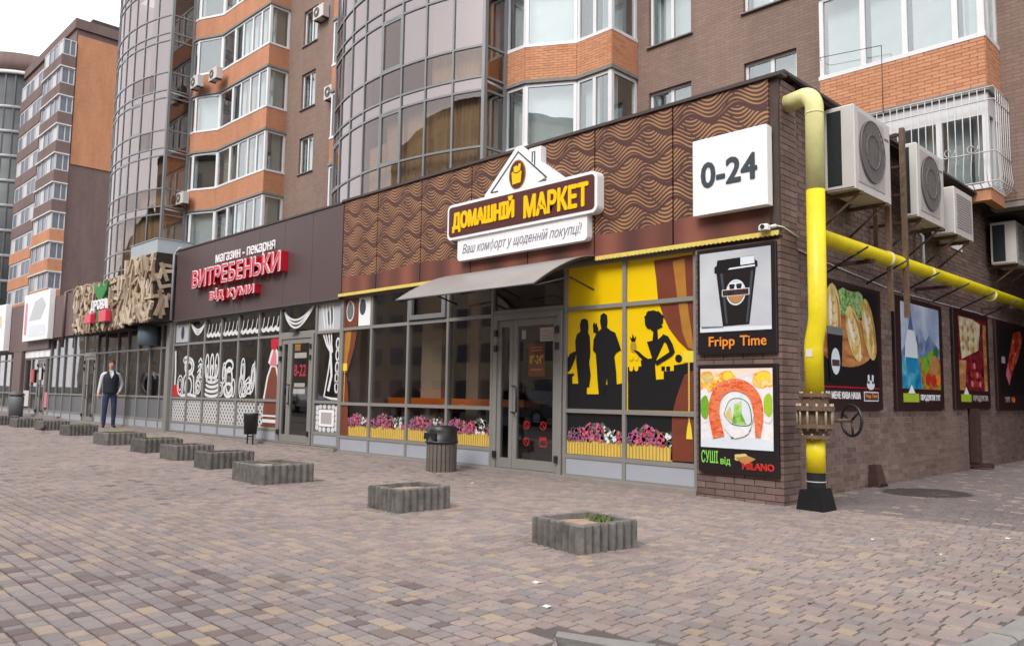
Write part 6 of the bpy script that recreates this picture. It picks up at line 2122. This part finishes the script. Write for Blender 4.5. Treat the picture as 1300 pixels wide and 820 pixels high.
MB().tube([(PX + .05, PY + .02, 3.02), (.20, .45, 3.03), (.19, 1.2, 3.04), (.19, 6.2, 3.08), (.19, 13.0, 3.10)], .095, 18).build('run', 'pipe_yellow', hp)
for yy in (2.6, 4.2, 7.4, 10.2):
    MB().tube([(.19, yy, 3.05), (.19, yy + .09, 3.052)], .108, 16).build('collar', 'pipe_pale', hp)
for yy in (1.9, 4.9, 8.4):
    MB().box(SWX, .30, yy, yy + .05, 2.90, 2.945).build('pipe_bracket', 'rust_dark', hp)

# thin dark rods sticking out of the wall above the posters
RODL = ('dark rod leaning from the wall above the pastry advert, nearest the pipe', 'dark rod above the gap between pastry and water adverts', 'dark rod leaning out above the water advert', 'dark rod leaning out above the cheese advert', 'dark rod crossing the yellow pipe below the far air conditioner', 'farthest dark rod above the meat advert')
for q, yy in enumerate((1.7, 3.0, 4.3, 5.7, 7.1, 8.6)):
    MB().tube([(SWX, yy, 2.80), (SWX + .62, yy - .25, 3.02)], .013, 6).build('wall_rod', 'steel_dark', None, RODL[q], 'rod', 'rods above the side posters')
cb = thing('cable', (SWX, .5, 3.0), 'thin white cable sagging along the side wall to the corner camera', 'cable')
MB().tube([(-.03, -.03, 3.10), (.012, .05, 3.09), (.012, .42, 3.03), (SWX + .01, .46, 3.01), (SWX + .01, 1.5, 2.93), (SWX + .01, 4, 2.80), (SWX + .01, 8, 2.82), (SWX + .01, 12, 2.8)], .008, 6).build('run', 'white_paint', cb)
cm = thing('security_camera', (-.12, -.1, 3.07), 'small white security camera on the yellow trim at the corner', 'camera')
MB().bbox(-.20, -.08, -.14, -.05, 3.05, 3.12, .02).build('body', 'white_paint', cm)
MB().tube([(-.10, -.05, 3.09), (-.03, -.03, 3.10)], .02, 8).build('arm', 'white_paint', cm)
MB().tube([(-.14, -.139, 3.085), (-.14, -.15, 3.085)], .025, 12).build('lens', 'black_plastic', cm)

# ---------------------------------------------------------------- outdoor air-conditioning units on the side wall
def ac_big(label, y0, y1, z0, z1, x0, x1, fan=True):
    t = thing('air_conditioner', ((x0 + x1) / 2, (y0 + y1) / 2, z0), label, 'air conditioner', 'air conditioners on the side wall')
    MB().bbox(x0, x1, y0 + .004, y1, z0, z1, .015).build('casing', 'ac_white', t)
    h = z1 - z0
    xe = x0 + (x1 - x0) * .58
    MB().box(x0 + .03, xe, y0 - .003, y0 + .003, z0 + .05, z1 - .06).build('coil', 'ac_coil', t)
    f = MB()
    for (a, b, c, d) in ((x0, x0 + .03, z0 + .02, z1 - .02), (x0 + .03, xe, z1 - .06, z1 - .02), (x0 + .03, xe, z0 + .02, z0 + .05), (xe, x1 - .016, z0 + .02, z1 - .02)):
        f.box(a, b, y0 - .012, y0 + .0035, c, d)
    f.build('end_frame', 'ac_white', t)
    k = MB()
    zz = z0 + .08
    while zz < z1 - .08:
        k.box(x0 + .03, xe, y0 - .008, y0 - .0035, zz, zz + .006); zz += .03
    k.build('coil_fins', 'steel_dark', t, kind='stuff')
    yc, zc = y0 + (y1 - y0) * .44, z0 + h * .52
    if fan:
        r = min(h, y1 - y0) * .37
        MB().prism(rect(y0 + .1, y0 + (y1 - y0) * .8, z0 + .1, z1 - .08), SD(x1), .008, .0005).build('front_panel', 'ac_panel', t)
        MB().prism(ell(yc, zc, r, r, 32), SD(x1), .012, .0085).build('fan_well', 'ac_fan', t)
        for j in range(3):
            a = 2 * PI * j / 3
            MB().prism([(yc + r * .15 * math.cos(a - .9), zc + r * .15 * math.sin(a - .9)), (yc + r * .9 * math.cos(a - .35), zc + r * .9 * math.sin(a - .35)), (yc + r * .93 * math.cos(a + .25), zc + r * .93 * math.sin(a + .25)), (yc + r * .2 * math.cos(a + .5), zc + r * .2 * math.sin(a + .5))], SD(x1), .018, .0125).build('fan_blade', 'ac_grille', t)
        g = MB()
        q = -1.0
        while q <= 1.001:
            hh = r * math.sqrt(max(0, 1 - q * q))
            if hh > .02: g.box(x1 + .026, x1 + .034, yc + q * r - .005, yc + q * r + .005, zc - hh, zc + hh)
            q += .125
        g.build('fan_guard', 'ac_grille', t)
        for rr in (r, r * .55):
            MB().tube([(x1 + .03, yc + rr * math.cos(2 * PI * j / 28), zc + rr * math.sin(2 * PI * j / 28)) for j in range(29)], .008, 6, 0, False).build('guard_ring', 'ac_grille', t)
        MB().prism(rect(y1 - .2, y1 - .06, z1 - .24, z1 - .21), SD(x1), .004, .0005).build('badge', 'ac_grille', t)
    else:
        for j in range(14):
            zz = z0 + .12 + j * (h - .2) / 14
            MB().box(x1 + .0005, x1 + .012, y0 + .1, y1 - .1, zz, zz + .018).build('louvre', 'ac_panel', t)
    for yy in (y0 + .15, y1 - .2):
        MB().box(SWX, x1 + .02, yy, yy + .045, z0 - .05, z0 - .005).build('bracket', 'rust', t)
        MB().tube([(SWX + .02, yy + .02, z0 - .4), (x1 - .05, yy + .02, z0 - .05)], .016, 6).build('bracket', 'rust', t)
    return t
ac_big('large white air conditioner with round fan nearest the building corner', 1.40, 2.58, 3.76, 4.83, -.08, .29)
ac_big('white air conditioner with round fan, second from the corner', 3.60, 4.76, 3.79, 4.87, .06, .29)
ac_big('smaller louvred air conditioner, third from the corner', 5.25, 6.20, 3.80, 4.56, -.05, .29, False)
ac_big('white air conditioner at the right edge of the picture', 8.85, 9.9, 3.80, 4.62, -.12, .30, False)
fm = thing('steel_post_frame', (.2, 2.9, 2.3), 'rusty steel angle frame standing between the two nearest air conditioners', 'frame')
for (xx, yy, za, zb) in ((.22, 2.62, 2.35, 3.78), (.26, 3.10, 2.30, 4.95), (-.12, 3.10, 3.3, 4.95)):
    MB().box(xx - .03, xx + .03, yy - .006, yy + .006, za, zb).box(xx + .018, xx + .03, yy + .0061, yy + .06, za, zb).build('angle_post', 'rust', fm)
for zz in (3.6, 4.0, 4.4, 4.85):
    MB().box(-.2, .27, 3.115, 3.15, zz, zz + .035).build('rung', 'rust_dark', fm)
MB().tube([(SWX + .03, 5.0, 3.85), (SWX + .12, 4.95, 3.75), (SWX + .12, 4.95, 3.4), (SWX + .12, 4.95, 3.2)], .03, 8).build('hose', 'galv', None, 'grey insulated hose hanging below the second air conditioner', 'hose')
sgn = thing('wall_plate', (SWX, 6.9, 3.9), 'small white plate with a blue mark behind the third air conditioner', 'sign')
MB().prism(rect(6.75, 7.35, 3.85, 4.35), SD(SWX), .02, .001).build('plate', 'sign_white', sgn)
MB().prism([(6.9, 3.95), (7.2, 3.95), (7.05, 4.25)], SD(SWX), .025, .0205).build('mark', 'violet_blue', sgn)
dp = thing('downpipe', (SWX + .08, 7.5, .05), 'square dark red downpipe on the side wall under the cheese advert', 'downpipe')
MB().bbox(SWX + .01, SWX + .15, 7.38, 7.56, .12, 1.06, .01).build('shaft', 'rust_dark', dp)
MB().box(SWX + .01, SWX + .34, 7.40, 7.54, .04, .12).build('outlet', 'rust_dark', dp)
vt = thing('drain_hood', (SWX + .1, 3.0, 0), 'small rusty hood at the foot of the side wall beside the dark stain', 'vent')
MB().add([(SWX, 2.86, -.01), (SWX + .16, 2.84, -.01), (SWX + .16, 3.14, -.01), (SWX, 3.14, -.01), (SWX, 2.9, .30), (SWX + .09, 2.9, .30), (SWX + .09, 3.1, .30), (SWX, 3.1, .30)],
         [(3, 2, 1, 0), (4, 5, 6, 7), (0, 1, 5, 4), (1, 2, 6, 5), (2, 3, 7, 6), (3, 0, 4, 7)]).build('hood', 'rust_dark', vt)
MB().box(SWX + .13, SWX + .18, 2.9, 3.08, .01, .05).build('spout', 'black_rubber', vt)

# small units high on the flats
def ac_small(x, y, z, label):
    t = thing('balcony_air_conditioner', (x, y, z), label, 'air conditioner', 'air conditioners on the flats')
    MB().bbox(x - .4, x + .4, y - .3, y, z, z + .55, .015).build('casing', 'ac_white', t)
    MB().prism(ell(x - .1, z + .28, .21, .21, 20), FR(y - .3), .008, .001).build('fan_well', 'ac_fan', t)
    MB().prism(ell(x - .1, z + .28, .07, .07, 12), FR(y - .3), .014, .0085).build('fan_hub', 'ac_white', t)
    for j in range(3):
        MB().tube([(x - .1 + (.08 + .06 * j) * math.cos(2 * PI * i / 18), y - .316, z + .28 + (.08 + .06 * j) * math.sin(2 * PI * i / 18)) for i in range(19)], .006, 5, 0, False).build('guard_ring', 'ac_grille', t)
    for xx in (x - .3, x + .28):
        MB().box(xx, xx + .04, y - .28, y + .02, z - .05, z - .002).build('bracket', 'steel_dark', t)
ac_small(-32.3, 6.75, SILL[4] - .85, 'air conditioner on the orange parapet left of its twin, high on the left flats')
ac_small(-31.1, 7.1, SILL[4] - .7, 'air conditioner on the orange parapet, right one of the upper pair on the left flats')
ac_small(-32.9, 6.6, SILL[2] - .75, 'single air conditioner on the lower orange parapet of the left flats')
ac_small(-24.1, 8.38, 16.6, 'air conditioner on the brown wall by the upper left plain window')
ac_small(-23.0, 8.38, 12.9, 'air conditioner on the brown wall beside the large glass drum')

# ---------------------------------------------------------------- concrete planters in front of the shops
def ribbed(par_name, cx, cy, rz, W, D, H, two=False, grow=None, label=''):
    g = gz(cx)
    t = thing(par_name, (cx, cy, g), label, 'planter', 'concrete planters along the paving', rz)
    def outline(w, d, rib, n_w, n_d):
        pts = []
        r = .035
        def side(a, b, n):
            ax, ay = a; bx, by = b
            L = math.hypot(bx - ax, by - ay)
            nx, ny = (by - ay) / L, -(bx - ax) / L
            m = n * 6
            for i in range(m):
                s = i / m
                o = rib * (abs(math.cos(PI * s * n)) - 1) * min(1, min(s, 1 - s) * 12)
                pts.append((ax + (bx - ax) * s + nx * o, ay + (by - ay) * s + ny * o))
        c = [(-w / 2 + r, -d / 2), (w / 2 - r, -d / 2), (w / 2, -d / 2 + r), (w / 2, d / 2 - r), (w / 2 - r, d / 2), (-w / 2 + r, d / 2), (-w / 2, d / 2 - r), (-w / 2, -d / 2 + r)]
        for k in range(4):
            side(c[2 * k], c[2 * k + 1], n_w if k % 2 == 0 else n_d)
            pts.append(c[2 * k + 1])
        return pts
    o = outline(W, D, .030, 7, 7)
    n = len(o)
    tw = .07
    def inn(p, k): return (max(-W / 2 + tw, min(W / 2 - tw, p[0])), max(-D / 2 + tw, min(D / 2 - tw, p[1])))
    rr = random.Random(len(label) * 7 + int(abs(cx) * 10))
    vs = [(x, y, -.02) for x, y in o] + [(x, y, H - .012 + rr.uniform(-.005, .005)) for x, y in o] + [(x * rr.uniform(.965, .99), y * rr.uniform(.965, .99), H + rr.uniform(-.008, .003)) for x, y in o]
    vs += [inn(p, 0) + (H - .002,) for p in o] + [inn(p, 0) + (H - .13,) for p in o]
    fs = []
    for L in range(4):
        for i in range(n):
            j = (i + 1) % n
            fs.append((L * n + i, L * n + j, (L + 1) * n + j, (L + 1) * n + i))
    MB().add(vs, fs).build('wall', 'planter_concrete', t, local=True)
    sv = []; sf = []
    ns = 8
    for i in range(ns + 1):
        for j in range(ns + 1):
            sv.append((-W / 2 + tw - .01 + (W - 2 * tw + .02) * i / ns, -D / 2 + tw - .01 + (D - 2 * tw + .02) * j / ns, H - .05 + .03 * math.sin(PI * i / ns) * math.sin(PI * j / ns) + rr.uniform(-.012, .012)))
    for i in range(ns):
        for j in range(ns):
            a = i * (ns + 1) + j
            sf.append((a, a + ns + 1, a + ns + 2, a + 1))
    MB().add(sv, sf, 0, True).build('soil', 'moss' if grow == 'moss' else 'soil', t, local=True)
    if two:
        MB().bbox(-W / 2 + tw, W / 2 - tw, -.03, .03, H - .13, H - .004, .004).build('divider', 'planter_concrete', t, local=True)
    if grow:
        m = MB()
        cnt = 90 if grow == 'tuft' else 260
        for i in range(cnt):
            if grow == 'tuft': x, y = rr.gauss(.05, .055), rr.gauss(.12, .05)
            else: x, y = rr.uniform(-W / 2 + tw, W / 2 - tw), rr.uniform(-D / 2 + tw, D / 2 - tw)
            h = rr.uniform(.02, .06); a = rr.uniform(0, 6.28); b = rr.uniform(0, .03); wd = rr.uniform(.004, .010)
            z0 = H - .03
            dx, dy = math.cos(a), math.sin(a)
            m.add([(x - dy * wd, y + dx * wd, z0), (x + dy * wd, y - dx * wd, z0), (x + dx * b + dy * wd * .6, y + dy * b - dx * wd * .6, z0 + h * .7), (x + dx * b * 2, y + dy * b * 2, z0 + h)], [(0, 1, 2, 3)])
        m.build('weeds' if grow == 'tuft' else 'grass', 'grass_green', t, kind='stuff', local=True)
    return t
PL = [(.05, -3.42, -.16, .60, .62, .22, False, 'tuft', 'nearest ribbed concrete planter with a tuft of weeds in its soil'),
      (-2.36, -3.28, -.03, .56, .66, .235, False, None, 'second nearest concrete planter, bare soil, below the litter bin'),
      (-5.30, -3.20, .0, .80, .74, .245, True, None, 'long concrete planter with two compartments, third from the near end'),
      (-7.28, -2.92, .0, .50, .72, .25, False, None, 'concrete planter behind the two-compartment one'),
      (-8.95, -2.78, .02, .60, .66, .25, False, None, 'concrete planter between the two-compartment one and the mossy one, fifth in the row'),
      (-10.70, -2.60, .02, .60, .72, .25, False, 'moss', 'concrete planter with mossy top, sixth in the row'),
      (-12.95, -2.48, .03, .72, .78, .25, False, 'moss', 'mossy concrete planter in front of the standing man'),
      (-16.5, -2.20, .03, .62, .66, .25, False, 'moss', 'concrete planter left of the standing man'),
      (-19.1, -2.08, .0, .66, .66, .25, False, None, 'concrete planter beside the pigeon, third from the left edge'),
      (-20.9, -2.25, .0, .66, .66, .25, False, None, 'concrete planter second from the left edge of the picture'),
      (-22.9, -2.35, .0, .7, .66, .25, False, None, 'concrete planter at the left edge of the picture')]
for (x_, y_, rz_, W_, D_, H_, two_, gw_, lb_) in PL:
    ribbed('planter', x_, y_, rz_, W_, D_, H_, two_, gw_, lb_)

# ---------------------------------------------------------------- litter bins
lb = thing('litter_bin', (-5.08, -.60, gz(-5.08)), 'round grey slatted litter bin with black hood before the grocery', 'bin')
bx_, by_, bg = -5.08, -.60, gz(-5.08)
MB().lathe(bx_, by_, [(.19, bg), (.205, bg + .42), (.185, bg + .425)], 24).build('liner', 'black_plastic', lb)
for j in range(22):
    a = 2 * PI * j / 22
    ca, sa = math.cos(a), math.sin(a)
    MB().obox((bx_ + ca * .205, by_ + sa * .205), (-sa, ca), (ca, sa), -.026, .026, 0, .02, bg + .005, bg + .425).build('slat', 'bin_wood', lb)
MB().lathe(bx_, by_, [(.245, bg + .425), (.25, bg + .45), (.235, bg + .455), (.225, bg + .60), (.215, bg + .665), (.19, bg + .68), (.0, bg + .66)], 28).build('hood', 'black_plastic', lb)
MB().prism([(bx_ - .15, bg + .48), (bx_ + .13, bg + .48), (bx_ + .12, bg + .575), (bx_ - .14, bg + .575)], FR(by_ - .20), .03, 0).build('opening', 'black_rubber', lb)

sb = thing('litter_bin', (-11.75, -.28, gz(-11.75)), 'small black litter bin on legs beside the bakery door', 'bin')
x_, y_, g_ = -11.75, -.28, gz(-11.75)
MB().lathe(x_, y_, [(.13, g_ + .22), (.155, g_ + .62), (.16, g_ + .66), (.145, g_ + .66), (.12, g_ + .3)], 20).build('bucket', 'black_plastic', sb)
for xx in (x_ - .12, x_ + .12):
    MB().box(xx - .012, xx + .012, y_ - .012, y_ + .012, g_, g_ + .42).build('leg', 'steel_dark', sb)
MB().box(x_ - .16, x_ + .16, y_ - .10, y_ + .10, g_ - .005, g_ + .012).build('base', 'steel_dark', sb)
MB().box(x_ - .13, x_ + .13, y_ - .01, y_ + .01, g_ + .16, g_ + .19).build('crossbar', 'steel_dark', sb)
fb = thing('litter_bin', (-29.2, -.6, gz(-29.2)), 'grey litter bin before the farthest shop', 'bin')
MB().lathe(-29.2, -.6, [(.22, gz(-29.2)), (.24, gz(-29.2) + .72), (.2, gz(-29.2) + .76)], 18).build('drum', 'grey_panel', fb)
MB().lathe(-29.2, -.6, [(.25, gz(-29.2) + .765), (.25, gz(-29.2) + .82), (.12, gz(-29.2) + .92)], 18).build('lid', 'frame_dark', fb)

# ---------------------------------------------------------------- litter, pigeon, dish
SCR = [(.68, -4.62, 'white paper scrap on the paving left of the nearest planter'), (1.10, -4.98, 'white paper scrap on the paving below the nearest planter'), (1.45, -1.35, 'tiny white scrap on the paving right of the yellow pipe foot'), (2.2, -.35, 'white scrap on the paving at the far right'), (-3.6, -1.3, 'pale scrap on the paving before the grocery door'), (2.05, -1.6, 'tiny white scrap in the middle of the right paving')]
for k, (x_, y_, lb_) in enumerate(SCR):
    s_ = (.034, .032, .018, .026, .032, .012)[k]
    z_ = gz(x_) + .0135
    MB().add([(x_ - s_, y_ - s_ * .3, z_), (x_ + s_ * .2, y_ - s_ * .5, z_), (x_ + s_, y_ + s_ * .2, z_ + .012), (x_ + s_ * .1, y_ + s_ * .6, z_ + .004), (x_ - s_ * .8, y_ + s_ * .3, z_ + .009),
              (x_ - s_, y_ - s_ * .3, z_ + .002), (x_ + s_ * .2, y_ - s_ * .5, z_ + .002), (x_ + s_, y_ + s_ * .2, z_ + .014), (x_ + s_ * .1, y_ + s_ * .6, z_ + .006), (x_ - s_ * .8, y_ + s_ * .3, z_ + .011)],
             [(4, 3, 2, 1, 0), (5, 6, 7, 8, 9)]).build('paper_scrap', 'paper', None, lb_, 'litter', 'paper scraps on the paving')
m = MB()
for (x_, y_, n_) in ((1.40, -3.2, 26), (2.0, -3.75, 20)):
    for i in range(n_):
        a = random.uniform(0, 6.28); r0 = random.uniform(0, .05); x0, y0 = x_ + r0 * math.cos(a), y_ + r0 * .5 * math.sin(a)
        L = random.uniform(.02, .06); z_ = gz(x_) + .011
        dx, dy = math.cos(a), math.sin(a)
        m.add([(x0 - dy * .004, y0 + dx * .004, z_), (x0 + dy * .004, y0 - dx * .004, z_), (x0 + dx * L, y0 + dy * L, z_ + .012)], [(0, 1, 2)])
m.build('grass_in_joints', 'grass_green', None, 'sparse weeds growing in the paving joints on the right', 'grass', kind='stuff')

pg = thing('pigeon', (-17.4, -2.7, gz(-17.4)), 'dark grey pigeon on the paving beside the far planters', 'pigeon')
x_, y_, g_ = -17.4, -2.72, gz(-17.4)
body = [(x_ - .15, y_ - .01, g_ + .12), (x_ - .08, y_, g_ + .125), (x_, y_, g_ + .135), (x_ + .07, y_, g_ + .15), (x_ + .10, y_, g_ + .19), (x_ + .12, y_, g_ + .225), (x_ + .145, y_, g_ + .225)]
MB().tube(body, [.012, .035, .06, .055, .032, .026, .010], 12).build('body', 'pigeon_grey', pg)
MB().tube([(x_ + .145, y_, g_ + .225), (x_ + .165, y_, g_ + .215)], [.006, .001], 6).build('beak', 'steel_dark', pg)
for s_ in (-1, 1):
    MB().tube([(x_, y_ + s_ * .02, g_ + .09), (x_ + .005, y_ + s_ * .02, g_ + .015)], .005, 6).build('leg', 'letter_red', pg)
    MB().tube([(x_ + .05, y_ + s_ * .05, g_ + .15), (x_ - .05, y_ + s_ * .055, g_ + .13), (x_ - .14, y_ + s_ * .02, g_ + .125)], [.01, .025, .004], 8).build('wing', 'frame_dark', pg)

ds = thing('satellite_dish', (-35.6, .3, 4.5), 'white satellite dish at the left edge above the far shop fascia', 'dish')
dm = MB()
pr = [(.02 + .5 * j / 6, .12 * (j / 6) ** 2) for j in range(7)]
vs = []; fs = []
for (r_, dd) in pr:
    for k in range(20):
        a = 2 * PI * k / 20
        vs.append((-35.4 + r_ * math.cos(a), -.1 - dd, 5.05 + r_ * math.sin(a)))
for i in range(6):
    for k in range(20):
        fs.append((i * 20 + k, i * 20 + (k + 1) % 20, (i + 1) * 20 + (k + 1) % 20, (i + 1) * 20 + k))
dm.add(vs, fs, 0, True).build('reflector', 'slab_white', ds)
MB().tube([(-35.4, -.08, 5.05), (-35.4, .1, 4.9), (-35.4, .12, 4.45)], .03, 8).build('mast', 'steel_dark', ds)
MB().tube([(-35.4, -.25, 4.6), (-35.4, -.6, 4.95)], .015, 6).build('feed_arm', 'steel_dark', ds)

# clothes-line bracket in front of the nearest bay
lnb = thing('clothes_line_bracket', (-1.7, 7.3, 7.7), 'thin dark bracket rod across the foot of the nearest bay window', 'bracket')
MB().tube([(-2.75, 7.47, 8.2), (-2.7, 7.30, 8.2), (-1.48, 7.30, 8.08)], .007, 6).build('rod', 'steel_dark', lnb)
MB().tube([(-1.48, 7.30, 8.08), (-1.48, 7.30, 6.74), (-1.48, 7.45, 6.72)], .007, 6).build('post', 'steel_dark', lnb)

# ---------------------------------------------------------------- parked cars across the street (mirrored in the shop glass)
plain('car_white', rgb(214, 214, 216, .85), 0.25, 0.02, 1)
plain('car_grey', rgb(110, 114, 120, .8), 0.25, 0.02, 1)
plain('car_red', rgb(120, 34, 34, .8), 0.25, 0.02, 1)
plain('car_glass', rgb(30, 34, 38), 0.08, 0.05, 1)
def car(x0, y0, label, mat, van=False):
    g = gz(x0) - .115
    t = thing('parked_car', (x0, y0, g), label, 'car', 'cars parked across the street')
    if van: side = [(-2.6, .35), (2.6, .35), (2.6, .95), (2.1, 1.15), (1.6, 2.0), (1.3, 2.15), (-2.5, 2.15), (-2.6, 2.0)]; gl = [(.2, 1.25), (1.85, 1.25), (1.45, 1.95), (.2, 1.95)]
    else: side = [(-2.1, .35), (2.1, .35), (2.15, .7), (1.9, .85), (1.05, .95), (.45, 1.42), (-.95, 1.46), (-1.6, 1.0), (-2.1, .92)]; gl = [(-1.35, 1.0), (.9, .98), (.4, 1.36), (-.9, 1.39)]
    fn = lambda u, v, d: (x0 + u, y0 - d, g + v)
    MB().prism(side, fn, .85, -.85).build('body', mat, t)
    for s in (1, -1):
        MB().prism(gl, fn, s * .86 if s > 0 else -.851, .851 if s > 0 else -.86).build('side_window', 'car_glass', t)
        for wx in (-1.3, 1.3):
            ro = MB().tube([(x0 + wx, y0 - s * .66, g + .33), (x0 + wx, y0 - s * .88, g + .33)], .33, 20).build('wheel', 'black_rubber', t)
            MB().tube([(x0 + wx, y0 - s * .881, g + .33), (x0 + wx, y0 - s * .89, g + .33)], .2, 14).build('rim', 'galv', ro)
        MB().box(x0 + (2.1 if not van else 2.58), x0 + (2.17 if not van else 2.63), y0 + s * .55 - .15, y0 + s * .55 + .15, g + .6, g + .75).build('headlight', 'sign_white', t)
for (cx_, lb_, mm, vn) in ((-12, 'white van parked across the street, mirrored in the grocery windows', 'car_white', True), (-19, 'grey car parked across the street, mirrored in the grocery windows', 'car_grey', False),
                           (-26, 'red car parked across the street, mirrored in the bakery windows', 'car_red', False), (-38, 'white car parked across the street, mirrored in the bakery windows', 'car_white', False), (-50, 'white van parked farther across the street, mirrored in the far windows', 'car_white', True)):
    car(cx_, -15.5, lb_, mm, vn)
# ---------------------------------------------------------------- the standing man
def skin_mesh(verts, edges, radii, root, name, lvl=2):
    me = bpy.data.meshes.new(name)
    me.from_pydata(verts, edges, [])
    ob = bpy.data.objects.new(name, me)
    COL.objects.link(ob)
    md = ob.modifiers.new('skin', 'SKIN')
    md.use_smooth_shade = True
    md.branch_smoothing = .6
    sv = me.skin_vertices[0].data
    for i, r in enumerate(radii):
        sv[i].radius = r if isinstance(r, tuple) else (r, r)
        sv[i].use_root = (i == root)
    su = ob.modifiers.new('sub', 'SUBSURF')
    su.levels = lvl
    su.render_levels = lvl
    dg = bpy.context.evaluated_depsgraph_get()
    out = bpy.data.meshes.new_from_object(ob.evaluated_get(dg))
    bpy.data.objects.remove(ob)
    return out

def add_person():
    px, py = -19.93, -.44
    g = gz(px)
    face = math.atan2(CAM.y - py, CAM.x - px) + PI / 2        # turned to the viewer (front is local -y)
    t = thing('person', (px, py, g + .012), 'man in dark vest over white shirt and jeans standing with one hand in his pocket', 'person', None, face + .08)
    V = []; E = []; Rr = []
    def v(x, y, z, r, frm=None):
        V.append((x, y, z)); Rr.append(r)
        if frm is not None: E.append((frm, len(V) - 1))
        return len(V) - 1
    pel = v(0, 0, .98, (.165, .12))
    wai = v(0, .0, 1.12, (.155, .11), pel)
    che = v(0, .01, 1.36, (.19, .13), wai)
    shc = v(0, .02, 1.53, (.13, .09), che)
    nek = v(0, .015, 1.60, .062, shc)
    nk2 = v(0, .0, 1.66, .060, nek)
    hd1 = v(0, -.015, 1.72, (.072, .085), nk2)
    hd2 = v(0, -.01, 1.79, (.082, .10), hd1)
    hd3 = v(0, .0, 1.845, (.062, .075), hd2)
    for s in (-1, 1):
        hip = v(s * .10, .0, .90, (.095, .1), pel)
        kne = v(s * .115, -.015, .50, .070, hip)
        cal = v(s * .12, .01, .36, .066, kne)
        ank = v(s * .12, .015, .09, .055, cal)
        hee = v(s * .125, .01, .045, .045, ank)
        toe = v(s * .15, -.17, .035, (.042, .03), hee)
        sho = v(s * .20, .02, 1.49, .075, shc)
        if s < 0:      # hanging arm, on the viewer's left
            elb = v(-.255, .03, 1.22, .052, sho)
            wri = v(-.30, -.03, .98, .036, elb)
            pal = v(-.31, -.045, .91, (.024, .04), wri)
            for k, (dx, dy, L) in enumerate(((-.012, -.032, .07), (-.006, -.012, .082), (0, .010, .078), (.004, .028, .06))):
                a = v(-.31 + dx, -.045 + dy, .86, .010, pal)
                b = v(-.305 + dx, -.05 + dy, .86 - L * .6, .009, a)
                v(-.295 + dx, -.052 + dy, .86 - L, .008, b)
            a = v(-.295, -.085, .90, .011, pal)
            v(-.285, -.10, .86, .009, a)
        else:          # bent arm, hand pushed into the pocket
            elb = v(.30, .07, 1.23, .052, sho)
            wri = v(.235, -.06, 1.02, .034, elb)
            pal = v(.185, -.085, .965, (.026, .04), wri)
            for k, dx in enumerate((-.03, -.01, .01, .03)):
                a = v(.165 + dx * .5, -.10 + dx * .5, .92, .010, pal)
                v(.155 + dx * .5, -.10 + dx * .5, .87, .009, a)
            a = v(.195, -.115, .955, .011, pal)
            v(.19, -.125, .92, .010, a)
    me = skin_mesh(V, E, Rr, pel, 'body')
    for m in ('skin', 'shirt', 'jeans', 'shoe'): me.materials.append(MATS[m])
    for p in me.polygons:
        c = p.center
        r = abs(c.x)
        if c.z > 1.60: k = 0
        elif c.z < .085: k = 3
        elif (c.x < -.24 and c.z < .965): k = 0
        elif c.x > .13 and c.y < -.06 and .90 < c.z < .985 and c.x > .15: k = 0
        elif c.z < 1.0 and r < .22: k = 2
        else: k = 1
        p.material_index = k
        p.use_smooth = True
    # a face: brow, nose, chin, ears pushed out of the head
    for vt in me.vertices:
        x, y, z = vt.co
        if z > 1.66:
            if y < -.05 and abs(x) < .02 and 1.725 < z < 1.785: vt.co.y -= .022 * (1 - abs(z - 1.75) / .04)
            if abs(x) > .07 and -.02 < y < .03 and 1.73 < z < 1.79: vt.co.x *= 1.16
            if y < -.06 and abs(abs(x) - .03) < .015 and 1.772 < z < 1.80: vt.co.y += .008
    b = bpy.data.objects.new('body', me)
    link(b, t, (px, py, g))
    # eyes and mouth
    for s in (-1, 1):
        MB().sphere((s * .032, -.098, 1.785), .012, 8, 6, sc=(1.3, .6, .7)).build('eye', 'hair', t, local=True)
    MB().box(-.025, .025, -.098, -.088, 1.716, 1.722).build('mouth', 'letter_red', t, local=True)
    # hair
    H = MB()
    vs = []; fs = []
    for j in range(7):
        th = PI / 2 * j / 6 * 1.12
        for i in range(20):
            a = 2 * PI * i / 20
            front = max(0, -math.sin(a))
            thh = th * (1 - .38 * front)
            vs.append((.094 * math.sin(thh) * math.cos(a), .004 + .112 * math.sin(thh) * math.sin(a), 1.795 + .108 * math.cos(thh)))
    for j in range(6):
        for i in range(20):
            fs.append((j * 20 + i, (j + 1) * 20 + i, (j + 1) * 20 + (i + 1) % 20, j * 20 + (i + 1) % 20))
    H.add(vs, fs, 0, True).build('hair', 'hair', t, local=True)
    # quilted vest: shell round the trunk, open at the collar
    prof = [(.97, .192, .150), (1.02, .195, .153), (1.12, .188, .145), (1.25, .200, .152), (1.38, .212, .158), (1.48, .195, .140), (1.545, .13, .105), (1.60, .085, .085)]
    vs = []; fs = []
    n = 28
    for (z, rx, ry) in prof:
        for i in range(n):
            a = 2 * PI * i / n - PI / 2 + PI / n
            dip = 0
            if z > 1.4: dip = -.12 * max(0, -math.sin(a) - .75) * 4 * (z - 1.4) / .2
            k = 1 + .02 * math.sin(z * 120)
            vs.append((rx * k * math.cos(a), .008 + ry * k * math.sin(a), z + dip))
    for j in range(len(prof) - 1):
        for i in range(n):
            fs.append((j * n + i, j * n + (i + 1) % n, (j + 1) * n + (i + 1) % n, (j + 1) * n + i))
    MB().add(vs, fs, 0, True).build('vest', 'vest', t, local=True)
    MB().add([(-.055, -.145, 1.50), (.0, -.165, 1.38), (.055, -.145, 1.50), (.04, -.09, 1.60), (-.04, -.09, 1.60)], [(0, 1, 2, 3, 4)]).build('collar', 'shirt', t, local=True)
add_person()

bpy.data.scenes.remove(TS)
